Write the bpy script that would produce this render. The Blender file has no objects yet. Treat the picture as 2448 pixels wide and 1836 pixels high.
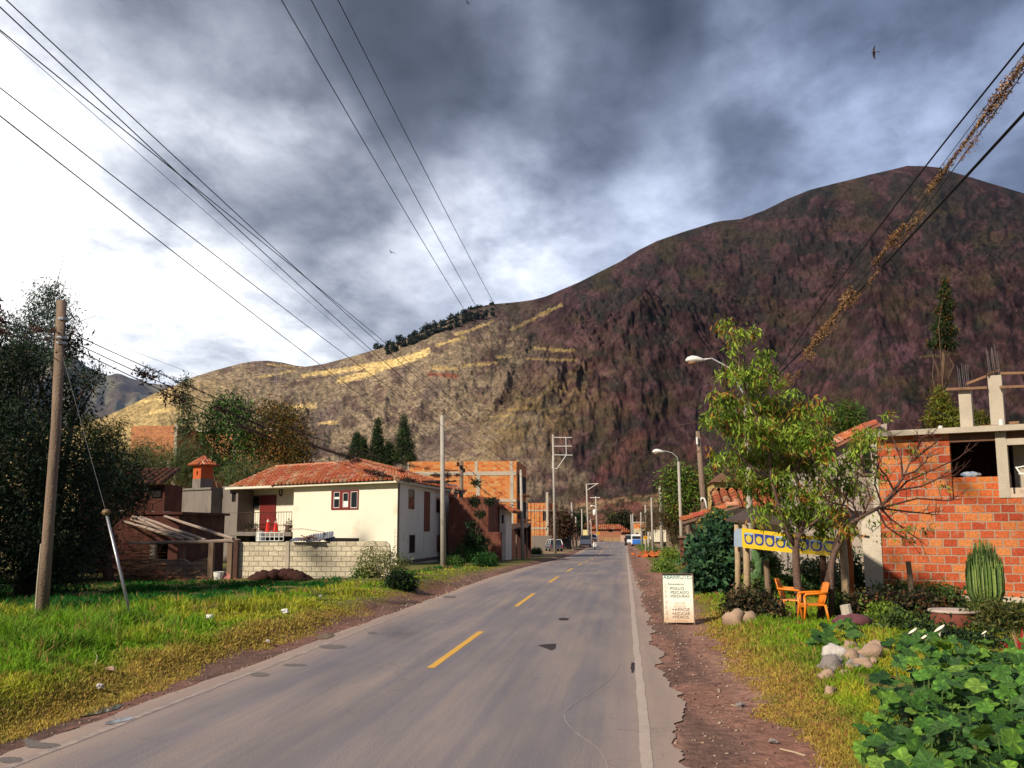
import bpy, math, random
import numpy as np
from mathutils import Vector, Matrix
random.seed(7); rng = np.random.default_rng(11)
scene = bpy.context.scene
COL = scene.collection
R_ = math.radians
# ---------------------------------------------------------------- camera
FPX, EYE = 2334.0, 2.1
PITCH = math.atan(344 / FPX); YAW = math.atan(270 / FPX * math.cos(PITCH))
cam_d = bpy.data.cameras.new('camera'); cam = bpy.data.objects.new('camera', cam_d); COL.objects.link(cam)
cam.location = (0, 0, EYE); cam.rotation_euler = (math.pi / 2 + PITCH, 0, YAW)
cam_d.sensor_width = 36; cam_d.lens = 36 * FPX / 2448; cam_d.clip_start = 0.1; cam_d.clip_end = 40000
scene.camera = cam
# ---------------------------------------------------------------- exposure
vs = scene.view_settings
vs.view_transform = 'Standard'; vs.look = 'None'; vs.gamma = 1; vs.exposure = 0.4
# ---------------------------------------------------------------- sun
SUN_AZ, SUN_EL = R_(218), R_(33)     # compass-style azimuth measured from +Y towards +X
sun_d = bpy.data.lights.new('sun', 'SUN'); sun_d.energy = 4.3; sun_d.angle = R_(3.0); sun_d.color = (1.0, 0.89, 0.72)
sun = bpy.data.objects.new('sun', sun_d); COL.objects.link(sun)
_sd = Vector((math.sin(SUN_AZ) * math.cos(SUN_EL), math.cos(SUN_AZ) * math.cos(SUN_EL), math.sin(SUN_EL)))
sun.rotation_euler = _sd.to_track_quat('Z', 'Y').to_euler(); sun.location = (-20, -20, 30)
# ---------------------------------------------------------------- view geometry (photo pixels, 2448 x 1836)
_fw = np.array([-math.sin(YAW) * math.cos(PITCH), math.cos(YAW) * math.cos(PITCH), math.sin(PITCH)])
_rt = np.array([math.cos(YAW), math.sin(YAW), 0.0]); _up = np.cross(_rt, _fw); _C = np.array([0, 0, EYE])
def ray(u, v): return _fw * FPX + _rt * (u - 1224) + _up * (918 - v)
def AY(u, v, Y): r = ray(u, v); return _C + r * (Y / r[1])
def AX(u, v, X): r = ray(u, v); return _C + r * (X / r[0])
def AZ(u, v, z=0.0): r = ray(u, v); return _C + r * ((z - EYE) / r[2])
def sstep(a, b, x):
    t = np.clip((np.asarray(x, float) - a) / (b - a), 0, 1); return t * t * (3 - 2 * t)
def zroad(y): return -0.85 * sstep(35, 115, y)
# ---------------------------------------------------------------- numpy noise
_perm = np.random.default_rng(3).random((256, 256))
def vnoise(x, y, seed=0):
    x = np.asarray(x, float) + seed * 17.31; y = np.asarray(y, float) + seed * 9.77
    xi = np.floor(x).astype(int); yi = np.floor(y).astype(int); fx = x - xi; fy = y - yi
    fx = fx * fx * fx * (fx * (fx * 6 - 15) + 10); fy = fy * fy * fy * (fy * (fy * 6 - 15) + 10)
    g = lambda a, b: _perm[a & 255, b & 255]
    return (g(xi, yi) * (1 - fx) + g(xi + 1, yi) * fx) * (1 - fy) + (g(xi, yi + 1) * (1 - fx) + g(xi + 1, yi + 1) * fx) * fy
def fbm(x, y, o=4, seed=0):
    s = 0; a = .5; t = 0
    for i in range(o):
        s = s + a * vnoise(x * 2 ** i, y * 2 ** i, seed + i * 3.1); t += a; a *= .5
    return s / t
def ridged(x, y, o=4, seed=0):
    s = 0; a = .5; t = 0
    for i in range(o):
        s = s + a * (1 - np.abs(2 * vnoise(x * 2 ** i, y * 2 ** i, seed + i * 5.3) - 1)); t += a; a *= .5
    return s / t
def gz(x, y):
    "height of the ground"
    x = np.asarray(x, float); y = np.asarray(y, float)
    z = zroad(y) - 0.012 - .006 * sstep(.35, .9, x) * (1 - sstep(1.3, 1.8, x)) - .05 * sstep(-5.85, -6.0, -(-x)) * 0
    n = fbm(x * .55, y * .55, 3, 5)
    m = sstep(6.35, 7.3, -x) * (1 - .6 * sstep(10.5, 12.5, -x)) * (1 - .7 * sstep(34, 50, y))
    z = z + m * (.03 + .36 * n)
    e = sstep(5.75, 5.95, -x) * (1 - sstep(6.5, 6.9, -x)); z = z - .05 * e
    r = sstep(1.7, 3.0, x) * (1 - sstep(24, 36, y)); z = z + r * (.02 + .22 * n)
    z = z + sstep(150, 230, y) * .25
    return z
def GP(u, v, dz=0.0):
    "where the line of sight through a photo pixel meets the ground"
    z = 0.0
    for _ in range(25):
        p = AZ(u, v, z); z = .5 * z + .5 * (float(gz(p[0], p[1])) + dz)
    return p
# ---------------------------------------------------------------- world: broken cloud over a clear sky
world = bpy.data.worlds.new('World'); scene.world = world; world.use_nodes = True
def build_world():
    nt = world.node_tree; N = nt.nodes; L = nt.links; N.clear()
    def nd(t, **k):
        n = N.new(t)
        for a, b in k.items(): setattr(n, a, b)
        return n
    out = nd('ShaderNodeOutputWorld'); bg = nd('ShaderNodeBackground'); L.new(bg.outputs[0], out.inputs[0])
    sky = nd('ShaderNodeTexSky', sky_type='NISHITA', sun_disc=False); sky.sun_elevation = SUN_EL; sky.sun_rotation = SUN_AZ
    tc = nd('ShaderNodeTexCoord'); sep = nd('ShaderNodeSeparateXYZ')
    # cloud-plane coordinates give detail that shrinks towards the horizon
    def M(op, a, b=None, c=None):
        n = nd('ShaderNodeMath', operation=op)
        for i, q in enumerate((a, b, c)):
            if q is None: continue
            if isinstance(q, (int, float)): n.inputs[i].default_value = q
            else: L.new(q, n.inputs[i])
        return n.outputs[0]
    L.new(tc.outputs['Generated'], sep.inputs[0]); X, Y, Z = sep.outputs
    den = M('ADD', M('MAXIMUM', Z, 0.0), 0.22); cx = M('DIVIDE', X, den); cy = M('DIVIDE', Y, den)
    comb = nd('ShaderNodeCombineXYZ'); L.new(cx, comb.inputs[0]); L.new(cy, comb.inputs[1])
    def noise(scale, det, rough, off, dist=0.0):
        mp = nd('ShaderNodeMapping'); mp.inputs['Location'].default_value = off; mp.inputs['Scale'].default_value = (1, .75, 1); mp.inputs['Rotation'].default_value = (0, 0, R_(28)); L.new(comb.outputs[0], mp.inputs[0])
        n = nd('ShaderNodeTexNoise', noise_dimensions='2D'); n.inputs['Scale'].default_value = scale; n.inputs['Detail'].default_value = det; n.inputs['Roughness'].default_value = rough; n.inputs['Distortion'].default_value = dist
        L.new(mp.outputs[0], n.inputs['Vector']); return n.outputs['Fac']
    w1 = noise(3.0, 4, .5, (1, 2, 0)); w2 = noise(3.0, 4, .5, (7, 5, 0)); d1 = noise(5.2, 11, .60, (3, 9, 0), .1); d2 = noise(1.6, 4, .5, (13, 4, 0))
    az = M('ARCTAN2', X, Y); el = M('ARCSINE', Z)
    az = M('ADD', az, M('MULTIPLY', M('SUBTRACT', w1, .5), .13)); el = M('ADD', el, M('MULTIPLY', M('SUBTRACT', w2, .5), .09))
    A0, A1 = R_(-44), R_(30); E0, E1, NE = R_(4), R_(37), 14
    azn = nd('ShaderNodeMapRange'); L.new(az, azn.inputs[0]); azn.inputs[1].default_value = A0; azn.inputs[2].default_value = A1
    # brightness of the cloud deck as seen around the compass, from sample points (pixel x, y, grey level, blueness)
    T = [(0,0,205),(110,0,180),(200,20,125),(300,0,125),(400,0,135),(500,0,138),(620,0,130),(720,0,108),(850,0,88),(1000,0,115),(1106,0,135),(1250,0,108),(1400,0,78),(1540,0,145),(1700,0,112),(1900,0,130),(2050,0,108),(2212,0,115),
      (0,100,225),(100,100,215),(200,100,140),(300,100,112),(400,100,120),(500,100,150),(600,100,158),(700,100,125),(800,100,90),(900,100,86),(1000,100,98),(1090,100,160),(1250,100,115),(1400,90,82),(1500,110,105),(1600,80,165),(1700,100,138),(1850,100,108),(2000,100,118),(2212,90,160),
      (0,200,248),(150,200,240),(250,200,228),(350,200,215),(450,200,165),(550,200,118),(650,200,130),(730,200,140),(850,200,90),(950,200,82),(1050,200,100),(1120,190,145),(1250,200,120),(1400,200,135),(1550,200,148),(1700,190,165),(1850,200,155),(2000,200,172),(2212,200,180),
      (0,290,240),(150,290,190),(300,290,200),(450,290,212),(550,290,215),(650,290,200),(750,290,118),(850,290,98),(950,290,92),(1050,290,140),(1150,290,150),(1300,290,122),(1450,290,105),(1600,290,92),(1750,290,175),(1900,290,190),(2050,290,185),(2212,300,120),
      (0,380,252),(150,380,235),(300,380,145),(400,380,160),(500,380,172),(600,380,185),(700,380,218),(800,380,165),(900,390,130),(1000,380,190),(1100,380,215),(1180,390,135),(1250,400,92),(1320,390,125),(1400,380,170),(1450,370,205),(1550,390,98),(1700,370,140),(1900,330,150),(2212,400,110),
      (0,470,255),(150,470,252),(300,470,190),(400,470,200),(500,450,130),(600,460,92),(700,470,88),(770,480,84),(850,470,175),(950,470,200),(1050,470,205),(1120,460,212),(1200,470,190),(1300,450,150),(1400,460,195),(1500,450,165),(1620,430,120),
      (0,560,255),(200,560,255),(400,560,250),(560,560,190),(650,550,120),(720,550,185),(800,560,212),(950,560,215),(1100,560,200),(1200,560,190),(1300,550,180),(1400,500,185),
      (0,660,255),(200,660,255),(400,660,245),(600,660,238),(740,650,140),(850,660,132),(950,650,165),(1050,620,190),
      (200,740,250),(300,740,215),(360,740,180),(450,750,205),(600,740,228),(700,740,190),(250,800,245),(400,800,228),(0,780,255),
      (-300,400,250),(-300,0,200),(-600,400,235),(1500,-200,100),(700,-200,120),(2212,-200,120),(0,-200,190),(2600,200,130),(2600,500,140)]
    T = np.array(T, float); T[(T[:, 0] > 650) & (T[:, 1] < 420), 2] *= .90; tu = T[:, 0] * 1.1067; tv = T[:, 1] * 1.1067; tl = (T[:, 2] / 255.0)
    def lum(u, v):
        d2_ = ((u - tu) ** 2 + ((v - tv) * 1.1) ** 2); w = np.exp(-d2_ / (2 * 62.0 ** 2)) + 1e-5 * np.exp(-d2_ / (2 * 400.0 ** 2)) + 1e-12
        return float((w * tl).sum() / w.sum())
    acc = None
    for j in range(NE):
        e = E0 + (E1 - E0) * j / (NE - 1)
        ramp = nd('ShaderNodeValToRGB'); L.new(azn.outputs[0], ramp.inputs[0]); cr = ramp.color_ramp; cr.interpolation = 'CARDINAL' if False else 'EASE'
        K = 32
        for k in range(K):
            a = A0 + (A1 - A0) * k / (K - 1)
            D = np.array([math.sin(a) * math.cos(e), math.cos(a) * math.cos(e), math.sin(e)])
            z = D @ _fw; u = 1224 + FPX * (D @ _rt) / z; v = 918 - FPX * (D @ _up) / z
            l = lum(u, v); g = l ** 2.2 * (.86 + .3 * l)
            if k < 2: el_ = cr.elements[k]; el_.position = k / (K - 1) if k == 0 else 1.0
            if k == 0: cr.elements[0].color = (g, g, g, 1)
            elif k == K - 1: cr.elements[len(cr.elements) - 1].color = (g, g, g, 1)
            else:
                q = cr.elements.new(k / (K - 1)); q.color = (g, g, g, 1)
        step = (E1 - E0) / (NE - 1)
        # tent weight
        if j == 0: wgt = M('SUBTRACT', 1.0, M('MINIMUM', M('MAXIMUM', M('DIVIDE', M('SUBTRACT', el, e), step), 0.0), 1.0))
        elif j == NE - 1: wgt = M('MINIMUM', M('MAXIMUM', M('DIVIDE', M('SUBTRACT', el, e - step), step), 0.0), 1.0)
        else: wgt = M('MAXIMUM', M('SUBTRACT', 1.0, M('ABSOLUTE', M('DIVIDE', M('SUBTRACT', el, e), step))), 0.0)
        sp = ramp.outputs[0]
        t = M('MULTIPLY', sp, wgt); acc = t if acc is None else M('ADD', acc, t)
    det = M('ADD', M('MULTIPLY', M('SUBTRACT', d1, .5), 1.65), 1.0)
    d3 = noise(17, 8, .6, (5, 1, 0), .3); det = M('ADD', det, M('MULTIPLY', M('SUBTRACT', d3, .5), .40)); det = M('MULTIPLY', M('MAXIMUM', det, .12), M('ADD', M('MULTIPLY', M('SUBTRACT', d2, .5), .5), 1.0))
    # overcast behind the camera: even mid grey
    back = nd('ShaderNodeMapRange'); L.new(Y, back.inputs[0]); back.inputs[1].default_value = 0.15; back.inputs[2].default_value = -.25
    lumv = M('MULTIPLY', acc, det)
    mixb = nd('ShaderNodeMix', data_type='FLOAT'); L.new(back.outputs[0], mixb.inputs[0]); L.new(lumv, mixb.inputs[2]); mixb.inputs[3].default_value = .17
    lumv = mixb.outputs[0]
    tint = nd('ShaderNodeValToRGB'); L.new(lumv, tint.inputs[0]); cr = tint.color_ramp
    pts = [(0, (.66, .74, .98)), (.12, (.72, .80, 1.02)), (.35, (.86, .91, 1.06)), (.75, (.96, .98, 1.03)), (1, (1.04, 1.01, .97))]
    cr.elements[0].color = (*[c / 1.2 for c in pts[0][1]], 1); cr.elements[1].color = (*[c / 1.2 for c in pts[-1][1]], 1)
    for p_, c_ in pts[1:-1]: q = cr.elements.new(p_); q.color = (*[c / 1.2 for c in c_], 1)
    # bluer towards the right of the view
    bl = nd('ShaderNodeMapRange'); L.new(az, bl.inputs[0]); bl.inputs[1].default_value = R_(-16); bl.inputs[2].default_value = R_(14)
    tm = nd('ShaderNodeMix', data_type='RGBA', blend_type='MULTIPLY'); L.new(bl.outputs[0], tm.inputs[0]); L.new(tint.outputs[0], tm.inputs[6]); tm.inputs[7].default_value = (.88, 1.0, 1.24, 1)
    vm = nd('ShaderNodeVectorMath', operation='SCALE'); L.new(tm.outputs[2], vm.inputs[0]); L.new(M('MULTIPLY', lumv, 1.2 * 1.12), vm.inputs['Scale'])
    # the clear sky shows faintly through
    sk = nd('ShaderNodeVectorMath', operation='SCALE'); L.new(sky.outputs[0], sk.inputs[0]); sk.inputs['Scale'].default_value = .006
    ad = nd('ShaderNodeVectorMath', operation='ADD'); L.new(vm.outputs[0], ad.inputs[0]); L.new(sk.outputs[0], ad.inputs[1])
    L.new(ad.outputs[0], bg.inputs[0]); bg.inputs[1].default_value = 1.0
build_world()
# ---------------------------------------------------------------- materials
MATS = {}
def hexc(r, g, b): return tuple(((c / 255) ** 2.2) for c in (r, g, b))
def mat(name, col, rough=.85, var=.25, vscale=3.0, col2=None, bump=.15, bscale=40., metal=0., spec=.3, attr=False, transl=0., stain=None, streak=False, coord='Object', alpha=None, emit=None):
    if name in MATS: return MATS[name]
    m = bpy.data.materials.new(name); m.use_nodes = True; nt = m.node_tree; N = nt.nodes; L = nt.links
    b = N['Principled BSDF']; b.inputs['Roughness'].default_value = rough; b.inputs['Metallic'].default_value = metal; b.inputs['Specular IOR Level'].default_value = spec
    tc = N.new('ShaderNodeTexCoord'); vec = tc.outputs[coord]
    nz = N.new('ShaderNodeTexNoise'); nz.inputs['Scale'].default_value = vscale; nz.inputs['Detail'].default_value = 6; nz.inputs['Roughness'].default_value = .6; L.new(vec, nz.inputs['Vector'])
    if streak:
        mp = N.new('ShaderNodeMapping'); mp.inputs['Scale'].default_value = (1, 1, .12); L.new(vec, mp.inputs[0]); L.new(mp.outputs[0], nz.inputs['Vector'])
    mr = N.new('ShaderNodeMapRange'); mr.inputs[1].default_value = .3; mr.inputs[2].default_value = .7; L.new(nz.outputs['Fac'], mr.inputs[0])
    mx = N.new('ShaderNodeMix'); mx.data_type = 'RGBA'; L.new(mr.outputs[0], mx.inputs[0])
    if attr:
        at = N.new('ShaderNodeAttribute'); at.attribute_name = 'Col'
        lo = N.new('ShaderNodeVectorMath'); lo.operation = 'SCALE'; lo.inputs['Scale'].default_value = 1 - var; hi = N.new('ShaderNodeVectorMath'); hi.operation = 'SCALE'; hi.inputs['Scale'].default_value = 1 + var
        L.new(at.outputs['Color'], lo.inputs[0]); L.new(at.outputs['Color'], hi.inputs[0]); L.new(lo.outputs[0], mx.inputs[6]); L.new(hi.outputs[0], mx.inputs[7])
    else:
        c2 = col2 or tuple(c * (1 - var) for c in col); mx.inputs[6].default_value = (*col, 1); mx.inputs[7].default_value = (*c2, 1)
    o = mx.outputs[2]
    if stain:
        sc, sz, th = stain; n2 = N.new('ShaderNodeTexNoise'); n2.inputs['Scale'].default_value = sz; n2.inputs['Detail'].default_value = 5; L.new(vec, n2.inputs['Vector'])
        m2 = N.new('ShaderNodeMapRange'); m2.inputs[1].default_value = th; m2.inputs[2].default_value = th + .18; L.new(n2.outputs['Fac'], m2.inputs[0])
        x2 = N.new('ShaderNodeMix'); x2.data_type = 'RGBA'; L.new(m2.outputs[0], x2.inputs[0]); L.new(o, x2.inputs[6]); x2.inputs[7].default_value = (*sc, 1); o = x2.outputs[2]
    L.new(o, b.inputs['Base Color'])
    if emit: b.inputs['Emission Color'].default_value = (*emit, 1); b.inputs['Emission Strength'].default_value = 1
    if bump:
        bn = N.new('ShaderNodeTexNoise'); bn.inputs['Scale'].default_value = bscale; bn.inputs['Detail'].default_value = 4; L.new(vec, bn.inputs['Vector'])
        bp = N.new('ShaderNodeBump'); bp.inputs['Strength'].default_value = bump; bp.inputs['Distance'].default_value = .03; L.new(bn.outputs['Fac'], bp.inputs['Height']); L.new(bp.outputs[0], b.inputs['Normal'])
    if transl:
        tr = N.new('ShaderNodeBsdfTranslucent'); L.new(o, tr.inputs[0]); ms = N.new('ShaderNodeMixShader'); ms.inputs[0].default_value = transl
        L.new(b.outputs[0], ms.inputs[1]); L.new(tr.outputs[0], ms.inputs[2]); L.new(ms.outputs[0], N['Material Output'].inputs[0])
    MATS[name] = m; return m
def brickmat(name, c1, c2, c3, mortar, bw, bh, ms=.012, off=(0, 0), bump=.5, stain=None):
    if name in MATS: return MATS[name]
    m = bpy.data.materials.new(name); m.use_nodes = True; nt = m.node_tree; N = nt.nodes; L = nt.links
    b = N['Principled BSDF']; b.inputs['Roughness'].default_value = .9; b.inputs['Specular IOR Level'].default_value = .2
    uv = N.new('ShaderNodeUVMap'); uv.uv_map = 'UVMap'
    mp = N.new('ShaderNodeMapping'); mp.inputs['Location'].default_value = (off[0], off[1], 0); L.new(uv.outputs[0], mp.inputs[0])
    wn = N.new('ShaderNodeTexNoise'); wn.inputs['Scale'].default_value = 5; L.new(mp.outputs[0], wn.inputs['Vector'])
    ws = N.new('ShaderNodeVectorMath'); ws.operation = 'MULTIPLY_ADD'; L.new(wn.outputs['Color'], ws.inputs[0]); ws.inputs[1].default_value = (bh * .22,) * 3; L.new(mp.outputs[0], ws.inputs[2])
    br = N.new('ShaderNodeTexBrick'); L.new(ws.outputs[0], br.inputs['Vector']); br.inputs['Scale'].default_value = 1; br.inputs['Brick Width'].default_value = bw; br.inputs['Row Height'].default_value = bh
    br.inputs['Mortar Size'].default_value = ms; br.inputs['Mortar Smooth'].default_value = .25; br.inputs['Bias'].default_value = 0
    br.inputs['Color1'].default_value = (0, 0, 0, 1); br.inputs['Color2'].default_value = (1, 1, 1, 1); br.inputs['Mortar'].default_value = (.5, .5, .5, 1)
    rp = N.new('ShaderNodeValToRGB'); L.new(br.outputs['Color'], rp.inputs[0]); e = rp.color_ramp.elements; e[0].color = (*c1, 1); e[1].color = (*c3, 1); q = e.new(.5); q.color = (*c2, 1)
    n2 = N.new('ShaderNodeTexNoise'); n2.inputs['Scale'].default_value = 14; n2.inputs['Detail'].default_value = 6; L.new(mp.outputs[0], n2.inputs['Vector'])
    hs = N.new('ShaderNodeMapRange'); hs.inputs[1].default_value = .25; hs.inputs[2].default_value = .75; hs.inputs[3].default_value = .7; hs.inputs[4].default_value = 1.25; L.new(n2.outputs['Fac'], hs.inputs[0])
    sc = N.new('ShaderNodeVectorMath'); sc.operation = 'SCALE'; L.new(rp.outputs[0], sc.inputs[0]); L.new(hs.outputs[0], sc.inputs['Scale'])
    x = N.new('ShaderNodeMix'); x.data_type = 'RGBA'; L.new(br.outputs['Fac'], x.inputs[0]); L.new(sc.outputs[0], x.inputs[6]); x.inputs[7].default_value = (*mortar, 1)
    o = x.outputs[2]
    # mortar smeared over some bricks
    n3 = N.new('ShaderNodeTexNoise'); n3.inputs['Scale'].default_value = 3.2; n3.inputs['Detail'].default_value = 8; n3.inputs['Roughness'].default_value = .7; L.new(mp.outputs[0], n3.inputs['Vector'])
    m3 = N.new('ShaderNodeMapRange'); m3.inputs[1].default_value = .57; m3.inputs[2].default_value = .7; m3.inputs[4].default_value = .75; L.new(n3.outputs['Fac'], m3.inputs[0])
    x3 = N.new('ShaderNodeMix'); x3.data_type = 'RGBA'; L.new(m3.outputs[0], x3.inputs[0]); L.new(o, x3.inputs[6]); x3.inputs[7].default_value = (*(stain or mortar), 1)
    L.new(x3.outputs[2], b.inputs['Base Color'])
    bp = N.new('ShaderNodeBump'); bp.inputs['Strength'].default_value = bump; bp.inputs['Distance'].default_value = .02; bp.invert = True
    sb = N.new('ShaderNodeMath'); sb.operation = 'ADD'; L.new(br.outputs['Fac'], sb.inputs[0]); L.new(n2.outputs['Fac'], sb.inputs[1]); L.new(sb.outputs[0], bp.inputs['Height']); L.new(bp.outputs[0], b.inputs['Normal'])
    MATS[name] = m; return m
# ---------------------------------------------------------------- mesh builder
class MB:
    def __init__(s): s.v = []; s.f = []; s.c = []; s.cur = (1, 1, 1)
    def add(s, vs, fs, col=None):
        o = len(s.v); s.v += [tuple(map(float, p)) for p in vs]; s.f += [tuple(i + o for i in f) for f in fs]; s.c += [col or s.cur] * len(fs); return s
    def box(s, c, d, rz=0., tilt=None, col=None):
        x, y, z = [k / 2 for k in d]; P = [Vector(p) for p in ((-x, -y, -z), (x, -y, -z), (x, y, -z), (-x, y, -z), (-x, -y, z), (x, -y, z), (x, y, z), (-x, y, z))]
        M = Matrix.Rotation(rz, 3, 'Z')
        if tilt: M = M @ Matrix.Rotation(tilt[1], 3, tilt[0])
        return s.add([M @ p + Vector(c) for p in P], [(0, 3, 2, 1), (4, 5, 6, 7), (0, 1, 5, 4), (1, 2, 6, 5), (2, 3, 7, 6), (3, 0, 4, 7)], col)
    def span(s, a, b, col=None):
        return s.box([(a[i] + b[i]) / 2 for i in range(3)], [abs(b[i] - a[i]) for i in range(3)], col=col)
    def tube(s, path, rad, n=8, cap=True, col=None):
        path = [Vector(p) for p in path]; k = len(path)
        if not hasattr(rad, '__len__'): rad = [rad] * k
        o = []; prev = None
        for i, p in enumerate(path):
            d = (path[min(i + 1, k - 1)] - path[max(i - 1, 0)]).normalized()
            if prev is None: a = d.orthogonal().normalized()
            else: a = (prev - d * prev.dot(d)); a = a.normalized() if a.length > 1e-6 else d.orthogonal().normalized()
            prev = a; b = d.cross(a)
            for j in range(n): t = 2 * math.pi * j / n; o.append(p + (a * math.cos(t) + b * math.sin(t)) * rad[i])
        f = [(i * n + j, i * n + (j + 1) % n, (i + 1) * n + (j + 1) % n, (i + 1) * n + j) for i in range(k - 1) for j in range(n)]
        if cap: f += [tuple(range(n))[::-1], tuple((k - 1) * n + j for j in range(n))]
        return s.add(o, f, col)
    def lathe(s, c, prof, n=16, col=None):
        o = []; k = len(prof)
        for r, z in prof:
            for j in range(n): t = 2 * math.pi * j / n; o.append((c[0] + r * math.cos(t), c[1] + r * math.sin(t), c[2] + z))
        f = [(i * n + j, i * n + (j + 1) % n, (i + 1) * n + (j + 1) % n, (i + 1) * n + j) for i in range(k - 1) for j in range(n)]
        f += [tuple(range(n))[::-1], tuple((k - 1) * n + j for j in range(n))]
        return s.add(o, f, col)
    def prism(s, poly, z0, z1, col=None):
        n = len(poly); o = [(x, y, z0) for x, y in poly] + [(x, y, z1) for x, y in poly]
        return s.add(o, [tuple(range(n))[::-1], tuple(range(n, 2 * n))] + [(i, (i + 1) % n, (i + 1) % n + n, i + n) for i in range(n)], col)
    def yprism(s, poly, y0, y1, col=None):
        n = len(poly); o = [(x, y0, z) for x, z in poly] + [(x, y1, z) for x, z in poly]
        return s.add(o, [tuple(range(n)), tuple(range(n, 2 * n))[::-1]] + [(i, i + n, (i + 1) % n + n, (i + 1) % n) for i in range(n)], col)
    def xprism(s, poly, x0, x1, col=None):
        n = len(poly); o = [(x0, y, z) for y, z in poly] + [(x1, y, z) for y, z in poly]
        return s.add(o, [tuple(range(n))[::-1], tuple(range(n, 2 * n))] + [(i, (i + 1) % n, (i + 1) % n + n, i + n) for i in range(n)], col)
    def rock(s, c, d, seed=0, n=10, rough=.28, col=None):
        o = []; f = []; r0 = random.Random(seed); ph = [r0.random() * 6 for _ in range(6)]; m = n // 2 + 1
        for i in range(m + 1):
            th = math.pi * i / m
            for j in range(n):
                t = 2 * math.pi * j / n; x, y, z = math.sin(th) * math.cos(t), math.sin(th) * math.sin(t), math.cos(th)
                k = 1 + rough * (math.sin(3 * x + ph[0]) * math.sin(2.6 * y + ph[1]) + .6 * math.sin(4.1 * z + ph[2] + x * 2) + .35 * math.sin(7 * y + 5 * x + ph[3])) + rough * .25 * r0.uniform(-1, 1)
                if i in (0, m): k = 1
                o.append((c[0] + x * d[0] / 2 * k, c[1] + y * d[1] / 2 * k, c[2] + z * d[2] / 2 * k))
        f = [(i * n + j, i * n + (j + 1) % n, (i + 1) * n + (j + 1) % n, (i + 1) * n + j)[::-1] for i in range(m) for j in range(n)]
        return s.add(o, f, col)
    def wall(s, x0, x1, z0, z1, y0, y1, holes=(), col=None):
        "wall along x between y0 (front) and y1, with real openings (xa, xb, za, zb)"
        xs = sorted({x0, x1, *[h[0] for h in holes], *[h[1] for h in holes]}); zs = sorted({z0, z1, *[h[2] for h in holes], *[h[3] for h in holes]})
        xs = [x for x in xs if x0 <= x <= x1]; zs = [z for z in zs if z0 <= z <= z1]
        def solid(i, k):
            if i < 0 or k < 0 or i >= len(xs) - 1 or k >= len(zs) - 1: return False
            a, b = (xs[i] + xs[i + 1]) / 2, (zs[k] + zs[k + 1]) / 2
            return not any(h[0] < a < h[1] and h[2] < b < h[3] for h in holes)
        for i in range(len(xs) - 1):
            for k in range(len(zs) - 1):
                if not solid(i, k): continue
                a, b, c, d = xs[i], xs[i + 1], zs[k], zs[k + 1]
                s.add([(a, y0, c), (b, y0, c), (b, y0, d), (a, y0, d)], [(0, 1, 2, 3)], col); s.add([(a, y1, c), (b, y1, c), (b, y1, d), (a, y1, d)], [(3, 2, 1, 0)], col)
                if not solid(i - 1, k): s.add([(a, y0, c), (a, y1, c), (a, y1, d), (a, y0, d)], [(3, 2, 1, 0)], col)
                if not solid(i + 1, k): s.add([(b, y0, c), (b, y1, c), (b, y1, d), (b, y0, d)], [(0, 1, 2, 3)], col)
                if not solid(i, k - 1): s.add([(a, y0, c), (b, y0, c), (b, y1, c), (a, y1, c)], [(3, 2, 1, 0)], col)
                if not solid(i, k + 1): s.add([(a, y0, d), (b, y0, d), (b, y1, d), (a, y1, d)], [(0, 1, 2, 3)], col)
        return s
    def build(s, name, m, parent=None, world=False, smooth=False, bevel=0.):
        vs = s.v
        if world and parent is not None:
            inv = (Matrix.Translation(parent.location) @ parent.rotation_euler.to_matrix().to_4x4()).inverted(); vs = [tuple(inv @ Vector(p)) for p in vs]
        me = bpy.data.meshes.new(name); me.from_pydata(vs, [], s.f); finish(me, m, s.c, smooth)
        o = bpy.data.objects.new(name, me); COL.objects.link(o)
        if parent is not None: o.parent = parent
        if bevel: b = o.modifiers.new('bevel', 'BEVEL'); b.width = bevel; b.segments = 2; b.limit_method = 'ANGLE'
        return o
def finish(me, m, cols=None, smooth=False):
    nl = len(me.loops); vc = np.empty(len(me.vertices) * 3); me.vertices.foreach_get('co', vc); vc = vc.reshape(-1, 3)
    li = np.empty(nl, int); me.loops.foreach_get('vertex_index', li); tot = np.empty(len(me.polygons), int); me.polygons.foreach_get('loop_total', tot)
    nr = np.empty(len(me.polygons) * 3); me.polygons.foreach_get('normal', nr); nr = np.abs(np.repeat(nr.reshape(-1, 3), tot, axis=0)); co = vc[li]
    uv = np.where((nr[:, 2] > .7)[:, None], co[:, :2], np.where((nr[:, 0] > nr[:, 1])[:, None], co[:, 1:3], co[:, [0, 2]]))
    me.uv_layers.new(name='UVMap').data.foreach_set('uv', uv.astype(np.float32).ravel())
    if cols is not None and len(cols) == len(tot) and any(c != (1, 1, 1) for c in cols[:4000] + cols[-10:]):
        a = me.color_attributes.new('Col', 'FLOAT_COLOR', 'CORNER'); c = np.ones((nl, 4), np.float32); c[:, :3] = np.repeat(np.array(cols, float)[:, :3], tot, axis=0); a.data.foreach_set('color', c.ravel())
    if smooth: me.polygons.foreach_set('use_smooth', [True] * len(me.polygons))
    me.materials.append(m); me.update()
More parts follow.
